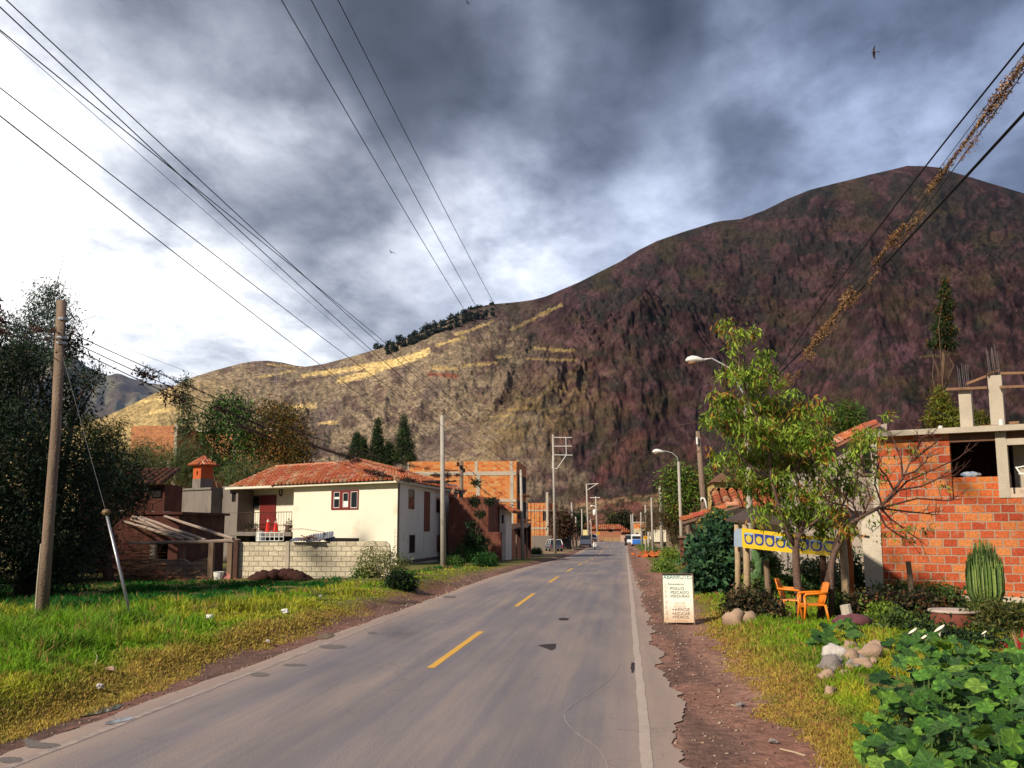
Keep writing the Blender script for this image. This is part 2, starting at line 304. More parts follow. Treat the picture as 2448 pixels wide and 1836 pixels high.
def raw_mesh(name, V, F, m, parent=None, cols=None, smooth=False, ploc=None):
    "V (n,3) array, F (m,k) index array, cols (m,3) per face or (n,3) per vertex"
    V = np.asarray(V, np.float32)
    if parent is not None: V = V - np.array(parent.location, np.float32)
    F = np.asarray(F, np.int32); k = F.shape[1]; me = bpy.data.meshes.new(name)
    me.vertices.add(len(V)); me.vertices.foreach_set('co', V.ravel()); me.loops.add(F.size); me.loops.foreach_set('vertex_index', F.ravel())
    me.polygons.add(len(F)); me.polygons.foreach_set('loop_start', np.arange(0, F.size, k, dtype=np.int32)); me.polygons.foreach_set('loop_total', np.full(len(F), k, np.int32)); me.update(calc_edges=True)
    if cols is not None:
        cols = np.asarray(cols, np.float32)
        if len(cols) == len(V): a = me.color_attributes.new('Col', 'FLOAT_COLOR', 'POINT'); c = np.ones((len(V), 4), np.float32); c[:, :3] = cols
        else: a = me.color_attributes.new('Col', 'FLOAT_COLOR', 'CORNER'); c = np.ones((F.size, 4), np.float32); c[:, :3] = np.repeat(cols, k, axis=0)
        a.data.foreach_set('color', c.ravel())
    if smooth: me.polygons.foreach_set('use_smooth', np.ones(len(F), bool))
    me.materials.append(m); o = bpy.data.objects.new(name, me); COL.objects.link(o)
    if parent is not None: o.parent = parent
    return o
def tag(o, label, cat, group=None, kind=None):
    if label: o['label'] = label
    if cat: o['category'] = cat
    if group: o['group'] = group
    if kind: o['kind'] = kind
    return o
def thing(name, label, cat, loc=(0, 0, 0), rz=0., group=None):
    o = bpy.data.objects.new(name, None); COL.objects.link(o); o.empty_display_size = .3
    o.location = tuple(map(float, loc)); o.rotation_euler = (0, 0, rz); return tag(o, label, cat, group)
def struct(o): o['kind'] = 'structure'; return o
def dup(root, loc, label=None, rz=None, scale=None):
    r = root.copy(); COL.objects.link(r); r.location = tuple(map(float, loc))
    if rz is not None: r.rotation_euler = (0, 0, rz)
    if label: r['label'] = label
    if scale: r.scale = (scale,) * 3
    for ch in list(root.children):
        c = ch.copy(); COL.objects.link(c); c.parent = r
        for g in ch.children: d = g.copy(); COL.objects.link(d); d.parent = c
    return r
# ---------------------------------------------------------------- foliage
M_leaf = None
def leafmat(): return mat('foliage', (1, 1, 1), rough=.6, var=.18, vscale=6, attr=True, bump=0, transl=.28, spec=.25)
def rand_unit(n): v = rng.normal(size=(n, 3)); return v / np.linalg.norm(v, axis=1)[:, None]
def leaves_geo(P, L, W, D=None, droop=0.):
    "one folded leaf per point: 4 verts, 2 tris each (diamond)"
    n = len(P); L = np.broadcast_to(L, n)[:, None]; W = np.broadcast_to(W, n)[:, None]
    if D is None: D = rand_unit(n)
    D = D + np.array([0, 0, -droop]); D /= np.linalg.norm(D, axis=1)[:, None]
    S = np.cross(D, rand_unit(n)); S /= np.linalg.norm(S, axis=1)[:, None] + 1e-9; U = np.cross(S, D)
    a = P; b = P + D * L * .45 + S * W * .5 + U * W * .15; c = P + D * L; d = P + D * L * .45 - S * W * .5 + U * W * .15
    V = np.stack([a, b, c, d], 1).reshape(-1, 3); i = np.arange(n)[:, None] * 4
    F = np.concatenate([i + [0, 1, 2], i + [0, 2, 3]], 1).reshape(-1, 3); return V, F
def pick_cols(n, pal, jit=.18, w=None):
    pal = np.array(pal, float); idx = rng.choice(len(pal), n, p=w); c = pal[idx] * (1 + rng.uniform(-jit, jit, (n, 1))); return np.clip(c, 0, 1)
def crown(name, blobs, nclump, nleaf, L, W, pal, parent, droop=.3, spread=.3, w=None, shell=.55, m=None):
    "blobs [(centre, (rx,ry,rz))]; leaves gathered into clumps"
    vol = np.array([b[1][0] * b[1][1] * b[1][2] for b in blobs]) ** (2 / 3); vol /= vol.sum(); Cs = []; 
    for b, q in zip(blobs, vol):
        k = max(3, int(nclump * q)); d = rand_unit(k); r = rng.uniform(shell ** 3, 1, (k, 1)) ** (1 / 3); r = r * (1 + rng.normal(0, .08, (k, 1)))
        Cs.append(np.array(b[0]) + d * r * np.array(b[1]))
    Cc = np.concatenate(Cs); n = len(Cc); cc = pick_cols(n, pal, .25, w)
    P = np.repeat(Cc, nleaf, 0) + rng.normal(size=(n * nleaf, 3)) * spread * .5; c = np.repeat(cc, nleaf, 0) * (1 + rng.uniform(-.25, .25, (n * nleaf, 1)))
    V, F = leaves_geo(P, L * rng.uniform(.7, 1.25, len(P)), W * rng.uniform(.7, 1.25, len(P)), droop=droop)
    return raw_mesh(name, V, F, m or leafmat(), parent, np.repeat(np.clip(c, 0, 1), 2, 0)), Cc
def limbs(mb, base, tips, r0, fork=.45, n=7, twigs=0, col=None, wob=.12):
    base = Vector(base); ctr = sum((Vector(t) for t in tips), Vector()) / len(tips); fk = base.lerp(ctr, fork); H_ = (fk - base).length
    path = [base.lerp(fk, t) + Vector((random.uniform(-1, 1), random.uniform(-1, 1), 0)) * wob * H_ * .15 * (0 < t < 1) for t in (0, .25, .5, .75, 1)]
    path[0].z -= .1; mb.tube(path, [r0 * 1.25, r0 * 1.02, r0 * .95, r0 * .85, r0 * .75], n, col=col)
    for t in tips:
        t = Vector(t); st = path[random.choice((2, 3, 4))]; d = t - st; m1 = st + d * .4 + Vector((random.uniform(-1, 1), random.uniform(-1, 1), random.uniform(0, 1))) * d.length * wob
        m2 = st + d * .75 + Vector((random.uniform(-1, 1), random.uniform(-1, 1), random.uniform(-.3, .6))) * d.length * wob
        rr = r0 * .5; mb.tube([st, m1, m2, t], [rr, rr * .7, rr * .4, rr * .12], max(5, n - 2), col=col)
        for _ in range(twigs):
            q = random.uniform(.35, 1); s0 = m1.lerp(t, q); e = s0 + Vector((random.gauss(0, 1), random.gauss(0, 1), random.gauss(.3, .8))).normalized() * d.length * random.uniform(.15, .35)
            mb.tube([s0, s0.lerp(e, .5) + Vector((0, 0, random.uniform(-.03, .05))), e], [rr * .3, rr * .2, rr * .06], 4, col=col)
BARK = lambda: mat('bark', (.16, .10, .065), rough=.95, var=.5, vscale=9, bump=.6, bscale=25)
def tree(name, label, cat, base, blobs, r0, nclump, nleaf, L, W, pal, group=None, droop=.3, spread=.35, fork=.45, twigs=2, w=None, shell=.5, barkm=None):
    base = np.array(base, float); Yb = float(np.mean([b[0][1] for b in blobs]))
    if abs(Yb - base[1]) > 1.0: base = np.array([base[0] * Yb / base[1], Yb, 0]); base[2] = float(gz(base[0], base[1]))
    t = thing(name, label, cat, base, 0, group); mb = MB(); limbs(mb, (0, 0, 0), [tuple(np.array(b[0]) - np.array(base)) for b in blobs], r0, fork, twigs=twigs)
    mb.build('trunk', barkm or BARK(), t, smooth=True); crown('crown', blobs, nclump, nleaf, L, W, pal, t, droop, spread, w, shell); return t
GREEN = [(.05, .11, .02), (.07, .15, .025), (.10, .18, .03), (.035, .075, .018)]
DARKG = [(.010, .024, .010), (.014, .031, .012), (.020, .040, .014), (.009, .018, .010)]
YGREEN = [(.16, .24, .03), (.22, .30, .035), (.11, .19, .03), (.28, .30, .05)]
# terracotta barrel tiles laid on a sloping plane
TILE = lambda: mat('roof_tile', (.35, .11, .05), rough=.9, var=.3, vscale=5, attr=True, bump=.4, bscale=30, stain=((.16, .12, .09), 2.2, .6))
def tiles(mb, P0, e, g, width, tmin, tmax, pitch=.4, tl=.45, r=.13, seg=5, pal=None):
    "P0 eave start, e along the eave, g up the slope; tmin(s), tmax(s) bound each column"
    P0, e, g = Vector(P0), Vector(e).normalized(), Vector(g).normalized(); n = e.cross(g).normalized()
    if n.z < 0: n = -n
    pal = pal or [(.38, .10, .045), (.42, .13, .06), (.34, .085, .04), (.40, .12, .05), (.44, .24, .14)]
    k = int(width / pitch)
    for i in range(k):
        s = (i + .5) * pitch; a, b = tmin(s), tmax(s)
        if b - a < .12: continue
        m = max(1, int(round((b - a) / tl))); d = (b - a) / m
        mb.add([P0 + e * (s - pitch / 2) + g * a, P0 + e * (s + pitch / 2) + g * a, P0 + e * (s + pitch / 2) + g * b, P0 + e * (s - pitch / 2) + g * b], [(0, 1, 2, 3)], (.035, .012, .01))
        for j in range(m):
            c = random.choice(pal); c = tuple(q * random.uniform(.85, 1.12) for q in c); t0, t1 = a + j * d - .04, a + (j + 1) * d; rr0, rr1 = r * 1.12, r * .86; vs_ = []
            js = random.uniform(-.012, .012)
            for t, rr, up in ((t0, rr0, .035), (t1, rr1, .0)):
                for q in range(seg + 1):
                    an = math.pi * q / seg; vs_.append(P0 + e * (s + js - math.cos(an) * rr) + g * t + n * (math.sin(an) * rr * 1.25 + up))
            f = [(q, q + 1, q + seg + 2, q + seg + 1) for q in range(seg)] + [tuple(range(seg + 1))[::-1]]
            mb.add(vs_, f, c)
def font(text, size, m, parent, loc, rot, name='lettering', align='LEFT', sx=1.0, ext=.001):
    cu = bpy.data.curves.new(name, 'FONT'); cu.body = text; cu.size = size; cu.extrude = ext; cu.align_x = align
    tmp = bpy.data.objects.new('tmp', cu); COL.objects.link(tmp); me = bpy.data.meshes.new_from_object(tmp.evaluated_get(bpy.context.evaluated_depsgraph_get())); bpy.data.objects.remove(tmp)
    me.name = name; me.materials.clear(); me.materials.append(m); o = bpy.data.objects.new(name, me); COL.objects.link(o); o.parent = parent; o.location = loc; o.rotation_euler = rot; o.scale = (sx, 1, 1); return o
# ================================================================ SETTING
def graded(lo, hi, c, fine, growth):
    a = [c]; s = fine
    while a[-1] < hi: a.append(a[-1] + s); s = s * growth
    b = [c]; s = fine
    while b[-1] > lo: b.append(b[-1] - s); s = s * growth
    return np.array(sorted(set(b[1:] + a)))
def build_ground():
    xs = np.unique(np.concatenate([np.arange(-16, 8, .12), graded(-9000, 9000, 8, .2, 1.09), -graded(-9000, 9000, 16, .2, 1.09)])); xs = xs[(xs > -6000) & (xs < 6000)]
    k = np.ones(len(xs), bool); k[1:] = np.diff(xs) > .06; xs = xs[k]
    ys = [-400, -200, -100, -50, -20, -5]; y = 4.0; s = .10
    while y < 7000: ys.append(y); y += s; s *= 1.011 if y < 60 else 1.06
    ys = np.array(ys, float); X, Y = np.meshgrid(xs, ys); Z = gz(X, Y)
    near = (np.abs(X) < 20) & (Y < 60); Z = Z + near * ((np.abs(X + 2.7) > 3.4)) * .03 * (fbm(X * 3, Y * 3, 3, 9) - .5)
    n = X.size; V = np.stack([X, Y, Z], -1).reshape(-1, 3); nx = len(xs)
    i = (np.arange(len(ys) - 1)[:, None] * nx + np.arange(nx - 1)[None]).ravel(); F = np.stack([i, i + 1, i + nx + 1, i + nx], 1)
    # colours: red-brown dirt shoulders, soil under the grass, dry ground far off
    C = np.zeros((len(ys), nx, 3)); n1 = fbm(X * .8, Y * .35, 4, 2)[..., None]; n2 = fbm(X * 3, Y * 1.3, 3, 8)[..., None]
    dirt = np.array([.135, .058, .040]) * (1 - n1) * 1.6 + np.array([.27, .15, .105]) * n1 ** 1.5 * 1.3
    wet = np.array([.06, .035, .028]); soil = np.array([.07, .08, .02]) + np.array([.10, .06, .0]) * n1
    C[:] = dirt * (.8 + .5 * n2); wl = (sstep(5.7, 5.9, -X) * (1 - sstep(6.3, 6.9, -X)) * (.4 + .6 * (n1[..., 0] > .45)))[..., None]; C = C * (1 - wl * .75) + wet * wl * .75
    wr = (sstep(.4, .6, X) * (1 - sstep(.9, 1.4, X)) * (n1[..., 0] > .5))[..., None]; C = C * (1 - wr * .6) + wet * wr * .6
    gl = sstep(6.6, 7.2, -X)[..., None]; C = C * (1 - gl) + soil * gl; gr = (sstep(1.65, 2.1, X - .25 * (n2[..., 0] - .5)))[..., None]; C = C * (1 - gr) + soil * gr
    far = sstep(70, 130, Y)[..., None] * (np.abs(X + 2) > 5)[..., None]; C = C * (1 - far) + np.array([.24, .16, .09]) * (.7 + .6 * n1) * far
    m = mat('ground_soil', (1, 1, 1), rough=.95, var=.45, vscale=7, attr=True, bump=.9, bscale=22)
    o = raw_mesh('ground', V, F, m, None, C.reshape(-1, 3), True); struct(o)
build_ground()
def redge(y):
    "ragged right edge of the asphalt"
    return .50 + .30 * (fbm(y * .9, y * 0 + 3.3, 3, 4) - .5) + .55 * np.maximum(0, vnoise(y * .38, 7.7, 1) - .62) + .10 * (vnoise(y * 4.5, 2.2, 6) - .5) + .05 * (vnoise(y * 14, 2.2, 3) - .5) - .12 * sstep(24, 60, y)
def ledge(y): return -5.80 + .12 * (vnoise(y * .7, 1.1, 2) - .5) + .05 * (vnoise(y * 4, 1.1, 5) - .5)
YS = [3.0]; 
while YS[-1] < 214: YS.append(YS[-1] + .04 * max(1, YS[-1] / 9))
YS = np.array(YS)
def strip(name, xl, xr, dz, m, ys=None, nx=2, cols=None, kind=True):
    ys = YS if ys is None else ys; a = xl(ys); b = xr(ys); t = np.linspace(0, 1, nx)[None]; X = a[:, None] * (1 - t) + b[:, None] * t; Y = np.repeat(ys[:, None], nx, 1)
    Z = zroad(Y) + dz + sstep(150, 230, Y) * .25; V = np.stack([X, Y, Z], -1).reshape(-1, 3); i = (np.arange(len(ys) - 1)[:, None] * nx + np.arange(nx - 1)[None]).ravel(); F = np.stack([i, i + 1, i + nx + 1, i + nx], 1)
    o = raw_mesh(name, V, F, m, None, cols); 
    if kind: struct(o)
    return o
def asphalt():
    m = bpy.data.materials.new('asphalt'); m.use_nodes = True; N = m.node_tree.nodes; L = m.node_tree.links; b = N['Principled BSDF']; b.inputs['Roughness'].default_value = .82; b.inputs['Specular IOR Level'].default_value = .25
    g = N.new('ShaderNodeNewGeometry'); 
    def nz(sc, det, vs_, ro=.6):
        mp = N.new('ShaderNodeMapping'); mp.inputs['Scale'].default_value = vs_; L.new(g.outputs['Position'], mp.inputs[0]); n = N.new('ShaderNodeTexNoise'); n.inputs['Scale'].default_value = sc; n.inputs['Detail'].default_value = det; n.inputs['Roughness'].default_value = ro; L.new(mp.outputs[0], n.inputs['Vector']); return n.outputs['Fac']
    def ramp(f, ps):
        r = N.new('ShaderNodeValToRGB'); L.new(f, r.inputs[0]); e = r.color_ramp.elements; e[0].position = ps[0][0]; e[0].color = (*ps[0][1], 1); e[1].position = ps[-1][0]; e[1].color = (*ps[-1][1], 1)
        for p, c in ps[1:-1]: q = e.new(p); q.color = (*c, 1)
        return r.outputs[0]
    def mix(f, a, c, mode='MIX'):
        x = N.new('ShaderNodeMix'); x.data_type = 'RGBA'; x.blend_type = mode
        if isinstance(f, float): x.inputs[0].default_value = f
        else: L.new(f, x.inputs[0])
        L.new(a, x.inputs[6])
        if isinstance(c, tuple): x.inputs[7].default_value = (*c, 1)
        else: L.new(c, x.inputs[7])
        return x.outputs[2]
    base = ramp(nz(1, 6, (1.2, .16, 1)), [(.30, (.158, .143, .148)), (.5, (.210, .184, .176)), (.72, (.285, .235, .205))])
    streak = ramp(nz(1, 5, (4.2, .05, 1)), [(.35, (.84, .86, .95)), (.62, (1.09, 1.05, 1.0))]); o = mix(1.0, base, streak, 'MULTIPLY')
    big = ramp(nz(.16, 3, (1, .6, 1)), [(.35, (.84, .86, .95)), (.65, (1.12, 1.06, 1.02))]); o = mix(1.0, o, big, 'MULTIPLY')
    grain = ramp(nz(60, 3, (1, 1, 1), .8), [(.30, (.45, .45, .48)), (.5, (1, 1, 1)), (.72, (1.6, 1.55, 1.5))]); o = mix(.9, o, grain, 'MULTIPLY')
    dust = nz(.9, 6, (2.2, .25, 1)); sp = N.new('ShaderNodeSeparateXYZ'); L.new(g.outputs['Position'], sp.inputs[0])
    mr = N.new('ShaderNodeMapRange'); L.new(sp.outputs[0], mr.inputs[0]); mr.inputs[1].default_value = -4.9; mr.inputs[2].default_value = -5.8; mr2 = N.new('ShaderNodeMapRange'); L.new(sp.outputs[0], mr2.inputs[0]); mr2.inputs[1].default_value = -.35; mr2.inputs[2].default_value = .35; mr2.inputs[4].default_value = .8
    ad = N.new('ShaderNodeMath'); ad.operation = 'ADD'; L.new(mr.outputs[0], ad.inputs[0]); L.new(mr2.outputs[0], ad.inputs[1]); mu = N.new('ShaderNodeMath'); mu.operation = 'MULTIPLY'; mu.use_clamp = True; L.new(ad.outputs[0], mu.inputs[0]); L.new(dust, mu.inputs[1]); mu2 = N.new('ShaderNodeMath'); mu2.operation = 'MULTIPLY'; mu2.use_clamp = True; L.new(mu.outputs[0], mu2.inputs[0]); mu2.inputs[1].default_value = 1.5
    o = mix(mu2.outputs[0], o, (.40, .28, .21)); crk = N.new('ShaderNodeTexVoronoi'); crk.feature = 'DISTANCE_TO_EDGE'; crk.inputs['Scale'].default_value = .8
    wv = N.new('ShaderNodeVectorMath'); wv.operation = 'MULTIPLY_ADD'; wn = N.new('ShaderNodeTexNoise'); wn.inputs['Scale'].default_value = 2.0; wn.inputs['Detail'].default_value = 5; L.new(g.outputs['Position'], wn.inputs['Vector']); L.new(wn.outputs['Color'], wv.inputs[0]); wv.inputs[1].default_value = (.9, .9, .9); L.new(g.outputs['Position'], wv.inputs[2]); L.new(wv.outputs[0], crk.inputs['Vector'])
    cm = N.new('ShaderNodeMapRange'); L.new(crk.outputs['Distance'], cm.inputs[0]); cm.inputs[1].default_value = .003; cm.inputs[2].default_value = .012; cm.inputs[3].default_value = .30; cm.inputs[4].default_value = 0
    msk = N.new('ShaderNodeMapRange'); L.new(nz(.35, 3, (1, .5, 1)), msk.inputs[0]); msk.inputs[1].default_value = .46; msk.inputs[2].default_value = .56; mm = N.new('ShaderNodeMath'); mm.operation = 'MULTIPLY'; L.new(cm.outputs[0], mm.inputs[0]); L.new(msk.outputs[0], mm.inputs[1])
    o = mix(mm.outputs[0], o, (.07, .055, .05))
    L.new(o, b.inputs['Base Color']); bp = N.new('ShaderNodeBump'); bp.inputs['Strength'].default_value = .35; bp.inputs['Distance'].default_value = .01; L.new(nz(90, 3, (1, 1, 1)), bp.inputs['Height']); L.new(bp.outputs[0], b.inputs['Normal'])
    MATS['asphalt'] = m; return m
strip('road', ledge, redge, 0.0, asphalt(), nx=3)
def paint(name, c, rough=.8, gap=.5, sc=7):
    "worn road paint: the asphalt shows through where it has flaked"
    m = mat(name, c, rough=rough, var=.12, vscale=2, bump=.1, bscale=60); N = m.node_tree.nodes; L = m.node_tree.links; b = N['Principled BSDF']
    src = b.inputs['Base Color'].links[0].from_socket; g = N.new('ShaderNodeNewGeometry'); n = N.new('ShaderNodeTexNoise'); n.inputs['Scale'].default_value = sc; n.inputs['Detail'].default_value = 8; n.inputs['Roughness'].default_value = .75; L.new(g.outputs['Position'], n.inputs['Vector'])
    r = N.new('ShaderNodeMapRange'); L.new(n.outputs['Fac'], r.inputs[0]); r.inputs[1].default_value = gap; r.inputs[2].default_value = gap + .14; r.inputs[4].default_value = .8
    x = N.new('ShaderNodeMix'); x.data_type = 'RGBA'; L.new(r.outputs[0], x.inputs[0]); L.new(src, x.inputs[6]); x.inputs[7].default_value = (.23, .18, .165, 1); L.new(x.outputs[2], b.inputs['Base Color']); return m
PW = paint('edge_paint', (.44, .35, .29), gap=.56); PY = paint('yellow_paint', (.66, .36, .06), gap=.60)
wob = lambda y: .02 * (vnoise(y * 1.5, 3.3, 1) - .5)
strip('edge_line', lambda y: .115 + wob(y) + .012 * (vnoise(y * 9, 1, 1) - .5), lambda y: .225 + wob(y) + .012 * (vnoise(y * 9, 5, 1) - .5), .004, PW, ys=YS[YS < 120])
strip('edge_line', lambda y: -5.52 + .04 * (vnoise(y * 3, 1, 1) - .5), lambda y: -5.42 + .04 * (vnoise(y * 3, 5, 1) - .5), .004, paint('faded_paint', (.40, .31, .26), gap=.42, sc=4), ys=YS[YS < 110])
y0 = float(AZ(1029, 1597)[1]); per = float(AZ(1253, 1450)[1]) - y0
ln = float(AZ(1162, 1510)[1]) - y0
for k in range(14):
    a = y0 + k * per; ys = np.linspace(a, a + ln, 12); xx = float(AZ(1029, 1597)[0])
    x_ = lambda y, s: xx + .0 * y + s * .06
    strip('centre_line', lambda y: x_(y, -1) + .004 * np.sin(y * 7), lambda y: x_(y, 1) + .004 * np.sin(y * 9), .004, PY, ys=ys)
def flat_blob(name, pts, dz, m, kind='structure', n=5, wobble=.08):
    P = [GP(u, v)[:2] for u, v in pts]; out = []
    for i in range(len(P)):
        a, b = P[i], P[(i + 1) % len(P)]
        for t in np.linspace(0, 1, n, endpoint=False):
            q = a * (1 - t) + b * t; d = np.linalg.norm(b - a); out.append(q + rng.normal(size=2) * wobble * d * .12)
    c = np.mean(out, 0); mb = MB(); vs_ = [(q[0], q[1], float(zroad(q[1])) + dz) for q in out] + [(c[0], c[1], float(zroad(c[1])) + dz)]
    k = len(out); mb.add(vs_, [(i, (i + 1) % k, k) for i in range(k)]); o = mb.build(name, m); o['kind'] = kind; return o
M_patch = mat('dark_patch', (.045, .033, .035), rough=.9, var=.4, vscale=9, bump=.6); M_patch2 = mat('grey_patch', (.165, .135, .12), rough=.7, var=.3, vscale=6, bump=.4)
M_water = mat('puddle_water', (.05, .045, .04), rough=.06, var=.2, vscale=2, bump=.03, bscale=6, spec=.6)
flat_blob('road_patch', [(1333, 1481), (1345, 1478), (1361, 1480), (1358, 1484), (1340, 1485)], .005, M_patch)
flat_blob('road_patch', [(1285, 1545), (1305, 1542), (1329, 1541), (1328, 1552), (1318, 1557), (1303, 1551)], .005, M_patch)
flat_blob('road_patch', [(1509, 1585), (1518, 1588), (1516, 1606), (1511, 1612), (1508, 1598)], .006, M_patch)
for (c, w, h) in (((25, 1821), 32, 8), ((100, 1786), 48, 7), ((620, 1615), 25, 5), ((795, 1548), 34, 5), ((705, 1592), 30, 3), ((1075, 1428), 18, 3), ((890, 1515), 12, 3)):
    a = np.linspace(0, 2 * math.pi, 9)[:-1]; flat_blob('road_patch', [(c[0] + w * math.cos(t), c[1] + h * math.sin(t)) for t in a], .0045 + .0006 * (c[0] % 5), M_patch2, wobble=.16)
for (c, w, h) in (((235, 1700), 62, 9), ((285, 1727), 36, 5), ((778, 1526), 22, 4), ((190, 1748), 40, 9)):
    a = np.linspace(0, 2 * math.pi, 9)[:-1]; o = flat_blob('puddle', [(c[0] + w * math.cos(t), c[1] + (h * math.sin(t) - .16 * w * math.cos(t) * 1.3)) for t in a], .008 if c[0] > 240 else -.052, M_water, wobble=.12)
# a thin pale scratch wandering over the lane
sp = [(1483, 1585), (1467, 1621), (1410, 1662), (1370, 1686), (1347, 1707), (1353, 1731), (1382, 1760), (1426, 1788), (1447, 1817), (1455, 1850)]
P = [GP(u, v) for u, v in sp]; mb = MB()
Q = []
for i in range(len(P) - 1):
    for t in np.linspace(0, 1, 6, endpoint=False): Q.append(P[i] * (1 - t) + P[i + 1] * t)
Q = np.array(Q); K = np.ones(5) / 5; Q[:, 0] = np.convolve(np.pad(Q[:, 0], 2, 'edge'), K, 'valid'); Q[:, 1] = np.convolve(np.pad(Q[:, 1], 2, 'edge'), K, 'valid')
vs_ = []
for i, q in enumerate(Q):
    d = Q[min(i + 1, len(Q) - 1)] - Q[max(i - 1, 0)]; nn = np.array([-d[1], d[0]]) / (np.hypot(d[0], d[1]) + 1e-9); w_ = .006 * random.uniform(.5, 1.3)
    vs_ += [(q[0] - nn[0] * w_, q[1] - nn[1] * w_, .0042), (q[0] + nn[0] * w_, q[1] + nn[1] * w_, .0042)]
mb.add(vs_, [(2 * i, 2 * i + 1, 2 * i + 3, 2 * i + 2) for i in range(len(Q) - 1)]); struct(mb.build('road_scratch', mat('scratch', (.36, .31, .28), var=.3)))
# ---------------------------------------------------------------- mountains
def px_azel(u, v): r = ray(u, v); return math.atan2(r[0], r[1]), math.atan2(r[2], math.hypot(r[0], r[1]))
def skyline(pts):
    a = [px_azel(u * 1.1067, v * 1.1067) for u, v in pts]; a.sort(); return np.array([q[0] for q in a]), np.array([q[1] for q in a])
def mountain(name, pts, r0, R, az0, az1, na, nr, colfn, shapefn, base=-1.0, mate=None, back=1.35, power=1.25):
    sa, se = skyline(pts); A = np.linspace(az0, az1, na); E = np.interp(A, sa, se); Rr = R(A) if callable(R) else np.full(na, R); r00 = r0(A) if callable(r0) else np.full(na, r0)
    top = Rr * np.tan(E) + EYE - base; t = np.concatenate([np.linspace(0, 1, nr) ** 1.45, 1 + np.linspace(.06, 1, 8)]); T, AA = np.meshgrid(t, A, indexing='ij')
    tc_ = np.clip(T, 0, 1); r = r00 + (Rr - r00) * np.where(T <= 1, T, 1 + (T - 1) * (back - 1))
    h = top[None] * np.where(T <= 1, tc_ ** power, 1 - (T - 1) * .75); dz = shapefn(AA, tc_, r, top[None]) * np.where(T <= 1, 1, 0); h = h + dz
    X = r * np.sin(AA); Y = r * np.cos(AA); Z = base + h; V = np.stack([X, Y, Z], -1).reshape(-1, 3); k = na; i = (np.arange(len(t) - 1)[:, None] * k + np.arange(k - 1)[None]).ravel(); F = np.stack([i, i + 1, i + k + 1, i + k], 1)
    C = colfn(AA, tc_, r, V.reshape(len(t), na, 3)); o = raw_mesh(name, V, F, mate, None, C.reshape(-1, 3), True); struct(o); return o
SKY = [(-300, 930), (100, 935), (220, 903), (250, 890), (330, 852), (380, 832), (400, 820), (460, 801), (520, 785), (550, 780), (580, 779), (610, 783), (640, 790), (660, 792), (700, 786), (760, 770), (820, 752), (860, 738), (900, 722), (940, 703), (975, 688), (1010, 670), (1040, 662), (1060, 657), (1090, 655), (1120, 652), (1150, 648), (1180, 640), (1215, 625), (1250, 610), (1290, 590), (1340, 565), (1380, 540), (1420, 520), (1470, 503), (1540, 481), (1560, 477), (1600, 473), (1650, 455), (1700, 430), (1750, 410), (1800, 397), (1850, 385), (1880, 377), (1920, 368), (1960, 358), (2000, 359), (2030, 362), (2060, 372), (2090, 382), (2120, 392), (2150, 402), (2212, 418), (2400, 470), (2800, 600)]
SKY = [(u, v if u < 2085 else 372 + (u - 2060) * .30) for u, v in SKY]
def mpix(AA, V):
    "photo pixel of each vertex (2212 scale) so land cover follows the photograph"
    d = V - _C; z = d @ _fw; return (1224 + FPX * (d @ _rt) / z) / 1.1067, (918 - FPX * (d @ _up) / z) / 1.1067
KN = [1440, 1580, 1890]
def fold(x, k):
    "x reflected at each spur crest and valley, so gullies run down away from the crests"
    xs_ = [k[0] - 1000, *k, k[-1] + 1000]; f = [xs_[0]]; sg_ = 1
    for a_, b_ in zip(xs_[:-1], xs_[1:]): f.append(f[-1] + sg_ * (b_ - a_)); sg_ = -sg_
    return np.interp(x, xs_, f)
def shape_m(A, t, r, top):
    el = np.arctan2(top * t ** 1.25, r); X = A / .02; Yc = el / .02; Fx = fold(X, [px_azel(q * 1.1067, 740 * 1.1067)[0] / .02 for q in KN])
    wx = (fbm(X * .35, Yc * .35, 4, 21) - .5) * 2.6; wy = (fbm(X * .35 + 9, Yc * .35, 4, 22) - .5) * 2.6; P = Fx + wx - .75 * Yc; Q = (Yc + wy + .75 * Fx) * .38
    g = ridged(P * .11, Q * .13, 3, 31) - .6; g2 = ridged(P * .45, Q * .5, 4, 41) - .6; g3 = fbm(X * 4.5, Yc * 4.5, 4, 51) - .5
    env = np.sin(np.pi * np.clip(t, 0, 1) ** .8) ** .8; e2 = env * .9 + .06; W_ = r * .02
    sm = .38 + .62 * sstep(px_azel(900 * 1.1067, 800)[0], px_azel(1300 * 1.1067, 800)[0], A); s = W_ * (2.3 * g * env * sm + .60 * g2 * e2 * sm ** 1.5 + .26 * g3 * e2 * sm) * 2.2
    # explicit spurs: wedge ridges that widen downhill
    for (u, v, tt, w, a, sl) in ((1890, 690, .55, .17, .22, .0), (1450, 600, .66, .15, .20, -.06), (1250, 760, .5, .10, .12, -.10), (2150, 560, .7, .12, .14, .05)):
        az, _ = px_azel(u * 1.1067, v * 1.1067); k = np.clip((tt - t) / tt, 0, 1); ww = w * (.38 + k); c = az + sl * k
        s = s + top * .6 * a * np.clip(1 - np.abs(A - c) / ww, 0, 1) ** 1.2 * np.sin(np.pi * np.clip((tt - t) / tt, 0, 1)) ** 1.8 * .8
    return s * sstep(0, .06, t) * (1 - .75 * sstep(.9, 1, t))
